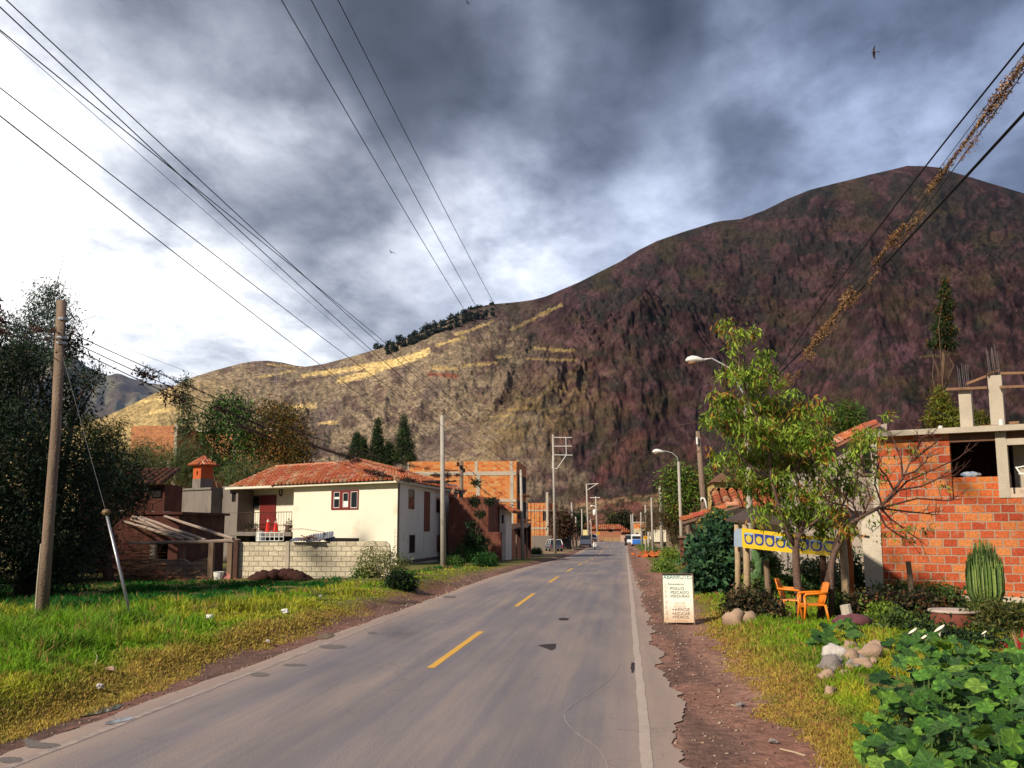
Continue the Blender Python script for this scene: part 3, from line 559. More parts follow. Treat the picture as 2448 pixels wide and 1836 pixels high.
def col_m(A, t, r, V):
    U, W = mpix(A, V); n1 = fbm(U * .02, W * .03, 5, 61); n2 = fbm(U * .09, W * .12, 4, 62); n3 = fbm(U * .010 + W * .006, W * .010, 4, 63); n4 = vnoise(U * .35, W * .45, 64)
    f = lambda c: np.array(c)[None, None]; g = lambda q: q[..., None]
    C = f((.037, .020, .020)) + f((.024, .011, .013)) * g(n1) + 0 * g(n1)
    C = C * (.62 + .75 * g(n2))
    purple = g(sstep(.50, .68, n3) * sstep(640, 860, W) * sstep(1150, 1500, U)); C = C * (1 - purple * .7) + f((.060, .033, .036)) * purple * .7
    X = U * .055; Y_ = -W * .055; Fx = fold(X, [q * .055 for q in KN]); wx = (fbm(X * .35, Y_ * .35, 4, 21) - .5) * 2.6; P = Fx + wx - .75 * Y_; Q = (Y_ + .75 * Fx) * .38; dg = ridged(P * .55, Q * .6, 6, 90); sl = sstep(900, 1300, U); C = C * g(1 + (.66 + .75 * sstep(.42, .82, dg) - 1) * (.3 + .7 * sl))  # gully relief drawn into the colour as light and dark diagonal strokes
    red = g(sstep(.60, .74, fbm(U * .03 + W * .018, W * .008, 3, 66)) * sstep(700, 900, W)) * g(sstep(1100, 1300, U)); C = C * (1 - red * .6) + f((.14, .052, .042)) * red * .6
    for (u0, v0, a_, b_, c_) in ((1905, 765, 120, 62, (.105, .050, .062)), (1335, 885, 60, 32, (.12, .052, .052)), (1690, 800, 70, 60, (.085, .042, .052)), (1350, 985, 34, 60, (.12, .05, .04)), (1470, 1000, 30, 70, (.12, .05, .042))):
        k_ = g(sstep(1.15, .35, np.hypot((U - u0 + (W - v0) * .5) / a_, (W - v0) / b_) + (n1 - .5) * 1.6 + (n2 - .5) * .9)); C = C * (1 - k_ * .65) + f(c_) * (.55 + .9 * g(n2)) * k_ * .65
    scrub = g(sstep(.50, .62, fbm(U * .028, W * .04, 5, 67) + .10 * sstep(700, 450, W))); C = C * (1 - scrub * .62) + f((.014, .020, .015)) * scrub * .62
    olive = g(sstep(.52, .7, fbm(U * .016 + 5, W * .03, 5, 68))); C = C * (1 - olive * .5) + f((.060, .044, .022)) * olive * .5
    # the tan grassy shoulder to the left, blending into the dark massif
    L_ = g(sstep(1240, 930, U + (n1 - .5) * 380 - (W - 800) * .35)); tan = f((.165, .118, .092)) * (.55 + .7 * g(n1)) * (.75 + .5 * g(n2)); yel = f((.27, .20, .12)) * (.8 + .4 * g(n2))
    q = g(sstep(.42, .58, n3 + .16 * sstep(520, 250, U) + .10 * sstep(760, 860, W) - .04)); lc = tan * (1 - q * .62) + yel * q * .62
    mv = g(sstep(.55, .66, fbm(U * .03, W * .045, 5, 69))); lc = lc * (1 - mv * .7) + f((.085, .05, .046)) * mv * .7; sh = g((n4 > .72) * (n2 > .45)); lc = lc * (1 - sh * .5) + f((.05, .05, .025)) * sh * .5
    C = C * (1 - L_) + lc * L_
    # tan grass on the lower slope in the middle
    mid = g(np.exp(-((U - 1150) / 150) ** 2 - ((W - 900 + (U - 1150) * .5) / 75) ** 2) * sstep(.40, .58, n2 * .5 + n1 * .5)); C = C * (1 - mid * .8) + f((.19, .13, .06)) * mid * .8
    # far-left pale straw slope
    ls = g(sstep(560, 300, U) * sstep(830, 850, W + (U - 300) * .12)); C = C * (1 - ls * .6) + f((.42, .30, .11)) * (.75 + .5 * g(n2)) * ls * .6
    # ripe fields and terraces; pale gold also paints the sun patch on the left hills
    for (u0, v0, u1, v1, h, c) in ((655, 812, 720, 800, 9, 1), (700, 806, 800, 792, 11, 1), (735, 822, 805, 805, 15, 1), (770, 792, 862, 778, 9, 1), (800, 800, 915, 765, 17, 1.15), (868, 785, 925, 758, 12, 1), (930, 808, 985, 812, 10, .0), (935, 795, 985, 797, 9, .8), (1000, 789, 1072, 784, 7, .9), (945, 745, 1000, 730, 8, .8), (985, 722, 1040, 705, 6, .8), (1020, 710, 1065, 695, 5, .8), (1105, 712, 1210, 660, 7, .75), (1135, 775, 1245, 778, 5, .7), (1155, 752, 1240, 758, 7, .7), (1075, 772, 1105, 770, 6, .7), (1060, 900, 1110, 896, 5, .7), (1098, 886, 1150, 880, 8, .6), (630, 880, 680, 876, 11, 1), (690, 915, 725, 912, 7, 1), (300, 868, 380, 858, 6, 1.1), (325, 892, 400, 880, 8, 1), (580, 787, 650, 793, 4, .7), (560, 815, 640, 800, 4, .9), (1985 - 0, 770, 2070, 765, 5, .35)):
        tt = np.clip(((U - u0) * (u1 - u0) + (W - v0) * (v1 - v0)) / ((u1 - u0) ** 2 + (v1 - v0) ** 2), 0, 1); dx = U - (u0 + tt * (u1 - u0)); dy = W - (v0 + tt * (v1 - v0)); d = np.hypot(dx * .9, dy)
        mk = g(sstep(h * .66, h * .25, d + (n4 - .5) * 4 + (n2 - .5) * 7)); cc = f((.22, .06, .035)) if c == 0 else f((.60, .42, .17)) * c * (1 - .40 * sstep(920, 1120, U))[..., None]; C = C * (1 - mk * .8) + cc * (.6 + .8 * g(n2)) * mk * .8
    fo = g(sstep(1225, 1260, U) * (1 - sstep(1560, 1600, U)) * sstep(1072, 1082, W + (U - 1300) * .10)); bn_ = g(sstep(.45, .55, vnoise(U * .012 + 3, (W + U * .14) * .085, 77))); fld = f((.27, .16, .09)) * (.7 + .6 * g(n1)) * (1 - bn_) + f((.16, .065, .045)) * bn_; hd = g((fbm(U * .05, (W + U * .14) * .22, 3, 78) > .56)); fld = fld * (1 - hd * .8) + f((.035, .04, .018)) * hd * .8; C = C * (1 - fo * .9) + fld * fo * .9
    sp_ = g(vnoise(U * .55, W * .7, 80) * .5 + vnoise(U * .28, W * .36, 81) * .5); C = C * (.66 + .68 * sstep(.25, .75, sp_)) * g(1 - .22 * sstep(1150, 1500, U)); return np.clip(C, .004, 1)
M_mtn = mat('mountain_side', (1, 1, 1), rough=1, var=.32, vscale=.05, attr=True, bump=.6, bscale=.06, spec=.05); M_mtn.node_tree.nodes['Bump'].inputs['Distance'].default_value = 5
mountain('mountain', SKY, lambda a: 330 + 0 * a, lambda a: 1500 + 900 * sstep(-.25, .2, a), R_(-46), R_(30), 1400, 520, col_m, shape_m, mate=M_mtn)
FAR = [(-400, 800), (-100, 760), (60, 740), (165, 772), (185, 790), (200, 797), (235, 812), (250, 806), (262, 808), (280, 816), (300, 822), (330, 829), (380, 833), (430, 838), (520, 860), (900, 950)]
def shape_f(A, t, r, top):
    g = ridged(A * 16 + (fbm(A * 8, t * 2, 3, 71) - .5) * 2, t * 1.5, 5, 72) - .6; return top * (.34 * g + .08 * (fbm(A * 90, t * 12, 3, 73) - .5)) * np.sin(np.pi * t) ** .7 * (1 - .8 * sstep(.88, 1, t))
def col_f(A, t, r, V):
    n = fbm(A * 60, t * 8, 4, 74)[..., None]; return np.array([.10, .075, .055]) * (.5 + n) + np.array([.05, .06, .03]) * (n > .55)
M_far = mat('far_slope', (1, 1, 1), rough=1, var=.35, vscale=.01, attr=True, bump=0, spec=.05)
mountain('far_mountain', FAR, 6000, 15000, R_(-60), R_(-5), 300, 120, col_f, shape_f, mate=M_far)
# ================================================================ LEFT SIDE
class Frame:
    "a vertical facade: origin, heading of its local x axis"
    def __init__(s, P, rz): s.P = np.array([P[0], P[1], P[2] if len(P) > 2 else 0.0], float); s.rz = rz; s.x = np.array([math.cos(rz), math.sin(rz), 0]); s.y = np.array([-math.sin(rz), math.cos(rz), 0])
    def hit(s, u, v, yl=0.0):
        r = ray(u, v); P0 = s.P + s.y * yl; t = ((P0 - _C) @ s.y) / (r @ s.y); q = _C + r * t - s.P; return float(q @ s.x), float(q[2])
    def hity(s, u, v, xl=0.0):
        r = ray(u, v); P0 = s.P + s.x * xl; t = ((P0 - _C) @ s.x) / (r @ s.x); q = _C + r * t - s.P; return float(q @ s.y), float(q[2])
    def W(s, x, y, z): return s.P + s.x * x + s.y * y + np.array([0, 0, z])
def c3(x, y): return 400 + x / 3.568, 1040 + y / 3.568
def c2(x, y): return x / 3.568, 1050 + y / 3.568
def c1(x, y): return x / 3.568, 650 + y / 3.568
def c4(x, y): return 900 + x / 4.424, 980 + y / 4.424
def c5(x, y): return 1280 + x / 6.9125, 1130 + y / 6.9125
def PB(u, v, Y, ru, rv, ry=None): k = Y / FPX; return (AY(u, v, Y), (ru * k, (ry if ry is not None else (ru + rv) / 2) * k, rv * k))
M_plaster = mat('cream_plaster', (.76, .70, .57), rough=.92, var=.10, vscale=.6, bump=.15, bscale=20, stain=((.55, .44, .30), .5, .6))
M_white = mat('white_plaster', (.82, .72, .60), rough=.92, var=.14, vscale=.8, bump=.1, stain=((.42, .34, .28), .9, .6))
M_conc = mat('grey_concrete', (.22, .185, .16), rough=.95, var=.3, vscale=1.5, bump=.3, stain=((.12, .10, .085), .8, .58), streak=True)
M_concl = mat('pale_concrete', (.50, .43, .34), rough=.95, var=.22, vscale=2, bump=.4, bscale=25, stain=((.30, .26, .20), 1.2, .6))
M_pole = mat('pole_concrete', (.42, .38, .33), rough=.9, var=.2, vscale=3, bump=.2)
M_dark = mat('dark_interior', (.012, .009, .008), rough=.9, var=.3, bump=0); M_glass = mat('window_glass', (.02, .025, .03), rough=.1, var=.3, bump=0, spec=.6)
M_redwood = mat('red_paint', (.17, .018, .015), rough=.6, var=.25, vscale=4); M_wood = mat('weathered_wood', (.25, .17, .115), rough=.95, var=.45, vscale=8, bump=.5, streak=True)
M_woodp = mat('pole_wood', (.27, .19, .14), rough=.95, var=.5, vscale=14, bump=.7, bscale=18, streak=True); M_iron = mat('rusty_iron', (.06, .03, .022), rough=.8, var=.4)
M_galv = mat('galvanised_metal', (.42, .42, .44), rough=.4, var=.3, vscale=6, metal=.7); M_adobe = mat('adobe', (.20, .07, .045), rough=.97, var=.4, vscale=2, bump=.6, stain=((.28, .13, .08), 1.3, .55))
M_paint = mat('white_paint', (.75, .74, .70), rough=.5, var=.08); M_dad = mat('dark_adobe', (.085, .028, .02), rough=.97, var=.4, vscale=2, bump=.6, stain=((.13, .05, .03), 1.3, .55)); M_stone = mat('field_stone', (.27, .22, .19), rough=.92, var=.4, vscale=6, bump=.5, attr=False)  # M_dad: dark red adobe with tree shade darkened into its colour
B_house = brickmat('orange_brick', (.42, .13, .045), (.55, .21, .07), (.34, .10, .04), (.42, .28, .2), .30, .16, ms=.015)
# ---------------------------------------------------------------- the white house
FL = np.array([-27.97, 69.0, -.15]); hz = math.atan2(60 - 69.0, -14.04 + 27.97); HF = Frame(FL, hz); HW = math.hypot(13.93, 9.0)
house = thing('white_house', 'cream two-storey house with red clay tile roof behind the block wall', 'house', FL, hz)
xs = HF.hit(*c3(1080, 500))[0]; xl = HF.hit(*c3(612, 470))[0]; ez = HF.hit(*c3(1500, 425))[1]
def loc2(P, F=HF): q = np.array([P[0], P[1], 0]) - np.array([F.P[0], F.P[1], 0]); return float(q @ F.x), float(q @ F.y)
Bc = loc2((-13.7, 79.5)); Bl = loc2((-25, 86))
mb = MB(); mb.prism([(xl - .3, 1.3), (xs, 1.3), (xs, 0), (HW, 0), Bc, Bl], -.7, ez + .02); mb.build('wall', M_plaster, house)
SF = Frame((-14.04, 60.0, -.15), math.atan2(19.5, .34)); 
def side_box(u0, v0, u1, v1, out0=-.05, out1=.01, F=SF):
    a, za = F.hit(*c4(u0, v1)); b, zb = F.hit(*c4(u1, v0)); return a, b, za, zb
sroot = house
def on_side(mb, px, y0, y1, col=None):
    a, b, za, zb = side_box(*px); P = [SF.W(a, y0, za), SF.W(b, y0, za), SF.W(b, y1, za), SF.W(a, y1, za)]; Q = [p + np.array([0, 0, zb - za]) for p in P]
    mb.add(P + Q, [(0, 1, 2, 3)[::-1], (4, 5, 6, 7), (0, 1, 5, 4), (1, 2, 6, 5), (2, 3, 7, 6), (3, 0, 4, 7)], col)
for px in ((335, 845, 400, 1045), (342, 1320, 405, 1515), (628, 930, 682, 1085)):
    mb = MB(); on_side(mb, px, -.03, .0); w = mb.build('window', M_paint if False else M_wood, house, True)
    mb = MB(); a = list(px); a[0] += 4; a[2] -= 4; a[1] += 6; a[3] -= 6; on_side(mb, a, -.036, -.028); mb.build('pane', M_glass, house, True).parent = w; bpy.data.objects[-1] if False else None
mb = MB(); on_side(mb, (500, 870, 562, 1285), -.05, 0); w = mb.build('tall_window', mat('brown_door', (.22, .07, .035), var=.3), house, True)
mb = MB(); on_side(mb, (635, 1322, 700, 1500), -.05, 0); w = mb.build('side_door', mat('brown_door', (.3, .08, .03)), house, True)
mb = MB(); on_side(mb, (232, 1512, 900, 1640), -.06, 0); mb.build('plinth', mat('plinth', (.16, .11, .085), var=.3), house, True)
mb = MB(); p = SF.W(.12, -.06, 0); mb.tube([p + [0, 0, -.4], p + [0, 0, ez]], .04, 6); mb.build('downpipe', M_iron, house, True)
mb = MB(); on_side(mb, (240, 800, 498, 1512), -.008, .0); on_side(mb, (566, 800, 860, 1512), -.008, .0); mb.build('side_render', M_white, house, True)
# front window with three panes
def rect(F, px, yl=0.0): (a, zb), (b, _) = F.hit(*c3(px[0], px[1]), yl), F.hit(*c3(px[2], px[1]), yl); za = F.hit(*c3((px[0] + px[2]) / 2, px[3]), yl)[1]; zb = F.hit(*c3((px[0] + px[2]) / 2, px[1]), yl)[1]; return a, b, za, zb
a, b, c, d = rect(HF, (1405, 472, 1636, 636)); mb = MB(); W_ = b - a
hol = [(a + W_ * .09, a + W_ * .31, c + .10 * (d - c), d - .07 * (d - c)), (a + W_ * .43, a + W_ * .63, c + .12 * (d - c), d - .12 * (d - c)), (a + W_ * .72, a + W_ * .96, c + .08 * (d - c), d - .07 * (d - c))]
mb.wall(a, b, c, d, -.05, .0, hol); win = mb.build('window', M_redwood, house)
for h in hol:
    mb = MB(); e_ = .035; mb.wall(h[0], h[1], h[2], h[3], -.04, -.01, [(h[0] + e_, h[1] - e_, h[2] + e_, h[3] - e_)]); f = mb.build('sash', M_paint, win)
    mb = MB(); mb.span((h[0] + e_, -.012, h[2] + e_), (h[1] - e_, -.006, h[3] - e_)); mb.build('pane', M_glass, win)
mb = MB(); h = hol[0]; z_ = h[2] + (h[3] - h[2]) * .55; mb.span((h[0] + .05, -.02, z_), (h[1] - .05, -.014, z_ + .14)); mb.build('curtain', M_paint, win); mb = MB(); h = hol[1]; mb.span((h[0] + .05, -.02, h[2] + .05), (h[1] - .05, -.014, h[2] + .42 * (h[3] - h[2]))); mb.build('curtain', M_paint, win)
a, b, c, d = rect(HF, (1405, 878, 1636, 960)); mb = MB(); mb.span((a, -.03, c), (b, 0, d)); mb.build('lower_window', M_dark, house)
# balcony: slab, recessed wall with red door, railing
a, b, c, d = rect(HF, (800, 512, 932, 812), 1.3); mb = MB(); mb.span((a, 1.22, c), (b, 1.3, d)); dr = mb.build('balcony_door', M_redwood, house); mb = MB(); mb.box((b - .12, 1.20, c + 1.05), (.04, .05, .12)); mb.build('handle', M_iron, dr)
a, b, c, d = rect(HF, (725, 516, 798, 638), 1.3); mb = MB(); mb.wall(a, b, c, d, 1.24, 1.3, [(a + .08, b - .08, c + .08, d - .08)]); w = mb.build('window', M_wood, house); mb = MB(); mb.span((a + .08, 1.275, c + .08), (b - .08, 1.285, d - .08)); mb.build('pane', M_glass, w)
zb = HF.hit(*c3(800, 826))[1]; xr0 = HF.hit(*c3(428, 800))[0]
mb = MB(); mb.span((xr0 - .2, -.15, zb - .28), (xs, 1.3, zb)); mb.build('balcony_slab', M_conc, house)
zt = HF.hit(*c3(800, 660))[1]; mb = MB(); mb.tube([(xr0, -.08, zt), (xs - .03, -.08, zt)], .025, 6); mb.tube([(xr0, -.08, zb + .08), (xs - .03, -.08, zb + .08)], .018, 5)
n = 30
for i in range(n + 1): x = xr0 + (xs - .05 - xr0) * i / n; mb.tube([(x, -.08, zb), (x, -.08, zt)], .012 if i % 6 else .022, 5)
mb.build('railing', M_iron, house)
mb = MB(); mb.span((xl - .2, 1.24, -.7), (xs, 1.29, zb - .28)); mb.build('ground_floor_recess', mat('dark_maroon', (.05, .018, .015), var=.3), house)
# fascia and soffit
mb = MB(); mb.prism([(xl - 1.0, -.55), (HW + .55, -.55), loc2((-13.05, 80)), loc2((-25, 87)), (xl - 1.0, 4)], ez - .02, ez + .13); mb.build('eaves_board', mat('eaves_white', (.70, .64, .52), var=.12), house)
ap = HF.hit(*c3(1610, 215), 5.2); xp, zp = ap; xa = HF.hit(*c3(890, 425), -.6)[0]; x1 = HW + .62; ze = ez + .14
L_ = math.hypot(5.85, zp - ze); mb = MB(); mb.cur = (.4, .12, .06)
g = (0, 5.85 / L_, (zp - ze) / L_)
tiles(mb, (xa, -.65, ze), (1, 0, 0), g, x1 - xa, lambda s: 0, lambda s: L_ * min(s / (xp - xa), (x1 - xa - s) / (x1 - xp)), .42, .48, .135)
# right-hand hip plane, towards the street
E0 = Vector((x1, -.65, ze)); E1 = Vector((*loc2((-12.95, 80.2)), ze)); ev = (E1 - E0); el = ev.length; ev.normalize(); A_ = Vector((xp, 5.2, zp)); t0 = (A_ - E0).dot(ev); gv = A_ - (E0 + ev * t0); Lr = gv.length; gv.normalize()
tiles(mb, E0, ev, gv, el, lambda s: 0, lambda s: Lr * min(s / t0, 1.0), .42, .48, .135)
# left hip of the front block and the lower left wing
xw0 = HF.hit(*c3(540, 420), .4)[0]; ridge = HF.hit(*c3(1150, 266), 4.4); Lw = math.hypot(4.0, ridge[1] - ze); gw = (0, 4.0 / Lw, (ridge[1] - ze) / Lw); xrg = HF.hit(*c3(930, 280), 4.4)[0]
tiles(mb, (xw0, .4, ze), (1, 0, 0), gw, xp - xw0, lambda s: 0 if s < (xa + .6 - xw0) else min(Lw, (s - (xa + .6 - xw0)) * .60), lambda s: min(Lw, Lw * s / (xrg - xw0)), .40, .48, .13)
def capline(mb, P, Q, r=.16, tl=.42):
    P, Q = Vector(P), Vector(Q); n = max(1, int((Q - P).length / tl))
    for i in range(n):
        a_, b_ = P.lerp(Q, i / n), P.lerp(Q, (i + 1.12) / n); mb.tube([a_, b_], [r * 1.1, r * .8], 8, col=random.choice([(.45, .25, .15), (.40, .18, .10), (.36, .13, .07)]))
capline(mb, (xa, -.65, ze + .05), (xp, 5.2, zp + .05)); capline(mb, (x1, -.65, ze + .05), (xp, 5.2, zp + .05)); capline(mb, (xp, 5.2, zp + .05), tuple(E0 + ev * el + gv * Lr)); capline(mb, (xrg, 4.4, ridge[1] + .05), (xp - 1.0, 4.4, ridge[1] + .05)); capline(mb, (xw0, .4, ze + .05), (xrg, 4.4, ridge[1] + .05))
# closing planes on the far sides
q = E0 + ev * el; mb.add([(xp, 5.2, zp - .1), (*Bl, ze), tuple(q), tuple(q + gv * Lr)], [(0, 1, 2, 3)], (.3, .1, .06)); mb.add([(xa, -.5, ze), (xp, 5.2, zp - .1), (xa - 1, 9, ze)], [(0, 1, 2)], (.3, .1, .06)); mb.add([(xrg, 4.4, ridge[1] - .03), (xp, 4.4, ridge[1] - .03), (xp, 9, ze), (xrg - 3, 9, ze)], [(0, 1, 2, 3)], (.3, .1, .06)); mb.add([(xw0, .4, ze), (xrg, 4.4, ridge[1] - .03), (xrg - 3, 9, ze), (xw0, 7, ze)], [(0, 1, 2, 3)], (.3, .1, .06))
mb.build('roof', TILE(), house, smooth=False)
# grey annex with lookout chimney
mb = MB(); 
def fx(x, y, yl=0.): return HF.hit(*c3(x, y), yl)
xA, zA = fx(95, 475, -1.0); xB = fx(378, 470, -1.0)[0]; mb.span((xA, -1.0, -1.0), (xB, 2.5, zA)); xC = fx(466, 470, -.1)[0]; xD, zD = fx(607, 432, -.1)
wn = (fx(552, 490, -.1)[0], fx(586, 490, -.1)[0], fx(570, 570, -.1)[1], fx(570, 488, -.1)[1]); mb.wall(xC, xD, -.8, zD, -.1, .1, [wn]); mb.span((xB + .002, 1.2, -1), (xC, 1.4, zD)); mb.span((xC + .01, .102, zD - .3), (xl, 1.25, zD - .002)); mb.span((xD - .2, .1, zb), (xD - .002, 1.25, zD - .31))
an = mb.build('annex', M_conc, house); mb = MB(); mb.span((xA - .12, -1.12, zA), (xB + .06, 2.6, zA + .14)); mb.build('coping', M_conc, an); mb = MB(); mb.span((xB + .01, .9, zb), (xC - .01, 1.15, fx(420, 480, .9)[1])); mb.build('doorway', M_dark, an)
mb = MB(); mb.span((wn[0], .0, wn[2]), (wn[1], .05, wn[3])); mb.build('small_window', M_dark, an)
ce_ = fx(288, 375, .4); w_ = 1.08; u0 = ce_[0] - w_ / 2; u1_ = u0 + w_; z0 = ce_[1]; z1 = fx(288, 262, .4)[1]; cx_ = ce_[0]
mb = MB(); mb.span((u0, 0, zA + .1), (u1_, w_, z0)); mb.build('chimney_base', M_conc, house)
mb = MB(); hs = [(u0 + .44 * w_, u0 + .60 * w_, z0 + .28 * (z1 - z0), z0 + .58 * (z1 - z0))]
mb.wall(u0 + .02, u1_ - .02, z0, z1, .02, .14, hs); mb.span((u0 + .02, .142, z0), (u0 + .14, w_ - .14, z1)); mb.span((u1_ - .14, .142, z0), (u1_ - .02, w_ - .14, z1)); mb.span((u0 + .02, w_ - .138, z0), (u1_ - .02, w_ - .02, z1))
mb.box((u1_ - .015, w_ * .5, z0 + .43 * (z1 - z0)), (.02, .16, .3 * (z1 - z0)), col=(.02, .01, .01)); ch = mb.build('chimney', mat('orange_render', (.50, .10, .025), var=.2, vscale=3), house); mb = MB(); zc = fx(285, 185, w_ / 2)[1]; o_ = w_ * .75; cy_ = w_ / 2
for k in range(4):
    Mx = Matrix.Rotation(k * math.pi / 2, 3, 'Z'); e = Mx @ Vector((1, 0, 0)); P0 = Vector((cx_, cy_, z1)) + Mx @ Vector((-o_, -o_, 0)); gg = Mx @ Vector((0, o_, zc - z1)); Lg = gg.length
    tiles(mb, P0, e, gg, 2 * o_, lambda s: 0, lambda s: Lg * (1 - abs(s - o_) / o_) + .03, .24, .4, .10)
mb.prism([(cx_ - o_, cy_ - o_), (cx_ + o_, cy_ - o_), (cx_ + o_, cy_ + o_), (cx_ - o_, cy_ + o_)], z1, z1 + .03, (.3, .1, .05)); mb.build('cap', TILE(), ch)
# on the balcony
def cone(loc, label, h=.95):
    t = thing('traffic_cone', label, 'traffic cone', loc, 0, 'red cones on the balcony'); mb = MB(); mb.lathe((0, 0, .04), [(.20, 0), (.17, .1), (.10, h * .6), (.055, h * .82), (.03, h)], 12); mb.box((0, 0, .02), (.46, .46, .04)); mb.build('body', mat('cone_red', (.70, .02, .01), rough=.45, var=.1), t); mb = MB(); mb.lathe((0, 0, .04 + h * .66), [(.088, 0), (.06, h * .16)], 12); mb.build('band', M_paint, t); return t
x, _ = fx(857, 800, .5); cone(HF.W(x, .5, zb), 'larger red cone with a white band on the balcony of the cream house', 1.0)
x, _ = fx(925, 800, .5); cone(HF.W(x, .5, zb), 'smaller red cone beside the balcony corner of the cream house', .9)
def pot_plant(loc, label, r=.2, h=.3, n=120):
    t = thing('potted_plant', label, 'plant', loc, 0, 'pot plants on the balcony'); mb = MB(); mb.lathe((0, 0, 0), [(r * .7, 0), (r, h), (r * 1.08, h), (r * 1.08, h + .04)], 12); mb.build('pot', mat('dark_pot', (.12, .07, .05)), t); crown('foliage', [(np.array(loc) + [0, 0, h + .25], (.3, .3, .25))], n // 4, 6, .16, .05, DARKG, t, .1, .15); return t
x, _ = fx(735, 800, .4); pot_plant(HF.W(x, .45, zb), 'bushy dark pot plant behind the balcony railing', .18, .2); x, _ = fx(1052, 780, .1); pot_plant(HF.W(x - .2, .12, zb), 'small pot plant at the right end of the balcony', .24, .42, 50); x, _ = fx(680, 800, .4); pot_plant(HF.W(x, .5, zb), 'low pot plant left of the red balcony door', .15, .15, 60)
mb = MB(); p = fx(962, 488, 1.15); mb.v = []; a_ = [(p[0] + .16 * math.cos(t), 1.2, p[1] + .26 * math.sin(t)) for t in np.linspace(0, 2 * math.pi, 15)]; mb.tube(a_, .04, 6); o = mb.build('hose_coil', M_dark); o.location = tuple(FL); o.rotation_euler = (0, 0, hz); tag(o, 'black hose coil hung under the eaves above the balcony', 'hose')
# ---------------------------------------------------------------- block wall in front of the house
YW = 38.4; B_block = brickmat('pale_blocks', (.58, .50, .36), (.66, .58, .42), (.50, .43, .31), (.22, .185, .14), .40, .20, ms=.014, stain=(.33, .27, .17))
def AYx(u, Y=YW): return float(AY(u, 1300, Y)[0])
wl_, wr_, wm = AYx(572), AYx(933), AYx(690); zt_ = 1.55
bw = thing('block_wall', 'pale concrete block garden wall in front of the cream house', 'wall', (wm, YW, 0))
mb = MB(); mb.span((wl_, YW, -.3), (wm - .12, YW + .15, zt_ - .02)); mb.build('wall_panel', B_block, bw, True); mb = MB(); a_, b_ = wm + .04, wr_
mb.yprism([(a_, -.3), (b_, -.3), (b_, zt_ - .4), (b_ - .03, zt_ - .1), (b_ - .2, zt_ + .03), (a_, zt_ - .01)], YW, YW + .15); o = mb.build('wall_panel', B_block, bw, True)
mb = MB(); mb.span((wm - .12, YW - .04, -.3), (wm + .04, YW + .18, zt_ + .02)); mb.build('pillar', M_concl, bw, True)
mb = MB(); mb.span((wl_, YW - .05, -.3), (wr_, YW + .2, .12)); mb.build('footing', M_conc, bw, True)
mb = MB(); 
for i in range(9): mb.rock((wl_ + .8 + i * .27, YW - .3 - .12 * math.sin(i), .06 + .22 * math.sin(min(i, 8) / 8 * math.pi)), (.6, .5, .45), i, col=(1, 1, 1))
o = mb.build('soil_heap', mat('red_soil', (.055, .018, .014), var=.4, vscale=5, bump=.8), smooth=True); tag(o, 'heap of dark red soil piled against the left half of the block wall', 'soil heap')
# rebar sticking out of the corner, metal scrap and a crate on the wall
rb = MB(); x0 = AYx(943, 45); 
for k in range(3): rb.tube([(x0 + k * .11, 45, 0), (x0 + k * .11 + .02, 45, 2.1)], .009, 4)
for k in range(9): rb.tube([(x0 - .03, 44.98, .3 + k * .2), (x0 + .28, 44.98, .3 + k * .2)], .006, 4)
tag(rb.build('rebar_cage', mat('rebar', (.12, .09, .10), rough=.6, var=.3)), 'thin steel rebar cage standing at the right end of the block wall', 'rebar')
t = thing('wire_crate', 'white wire crate lying on top of the block wall', 'crate', (AYx(625), YW + .1, zt_)); mb = MB(); x0, x1_ = AYx(613) - t.location.x, AYx(668) - t.location.x
for z in (.03, .19, .36):
    for y in (-.15, .35): mb.tube([(x0, y, z), (x1_, y, z)], .014, 5)
for k in range(6):
    x = x0 + (x1_ - x0) * k / 5
    for y in (-.15, .35): mb.tube([(x, y, .03), (x, y, .36)], .014, 5)
mb.build('wire_frame', M_paint, t); mb = MB(); mb.box((x0 + .07, .1, .2), (.12, .5, .38)); mb.build('end_panel', M_paint, t)
def sheet(name, label, P, w, l, rz, tilt, m, n=24, group=None):
    mb = MB(); vs_ = []; rows = 7
    for j in range(rows):
        for i in range(n + 1):
            x = (i / n - .5) * w; y = (j / (rows - 1) - .5) * l; vs_.append((x, y, .03 * math.sin(i * math.pi) + .025 * math.cos(i * math.pi) + .10 * (fbm(x * 2 + P[0], y * 2, 2, 9) - .5) * 1.5))
    mb.add(vs_, [(j * (n + 1) + i, j * (n + 1) + i + 1, (j + 1) * (n + 1) + i + 1, (j + 1) * (n + 1) + i) for j in range(rows - 1) for i in range(n)]); o = mb.build(name, m); so = o.modifiers.new('thickness', 'SOLIDIFY'); so.thickness = .004
    o.location = P; o.rotation_euler = (tilt[0], tilt[1], rz); return tag(o, label, 'metal sheet', group)
M_sheet = mat('zinc_sheet', (.50, .50, .52), rough=.35, var=.45, vscale=3, metal=.5, stain=((.16, .08, .05), 2.5, .6))
sheet('metal_sheet', 'largest crumpled zinc sheet on top of the block wall', (AYx(762), YW + .15, zt_ + .22), 1.1, .8, .2, (.3, -.25), M_sheet, group='zinc scraps on the wall'); sheet('metal_sheet', 'rusty edged zinc sheet lying flat on the block wall', (AYx(735), YW + .05, zt_ + .09), 1.3, .6, -.1, (.12, -.03), M_sheet, group='zinc scraps on the wall'); sheet('metal_sheet', 'small zinc sheet at the right of the scrap on the block wall', (AYx(782), YW + .2, zt_ + .16), .5, .6, .4, (.5, .35), M_sheet, group='zinc scraps on the wall')
t = thing('firewood', 'brown broken boards among the zinc scraps on the block wall', 'wood scraps', (AYx(738), YW, zt_)); 
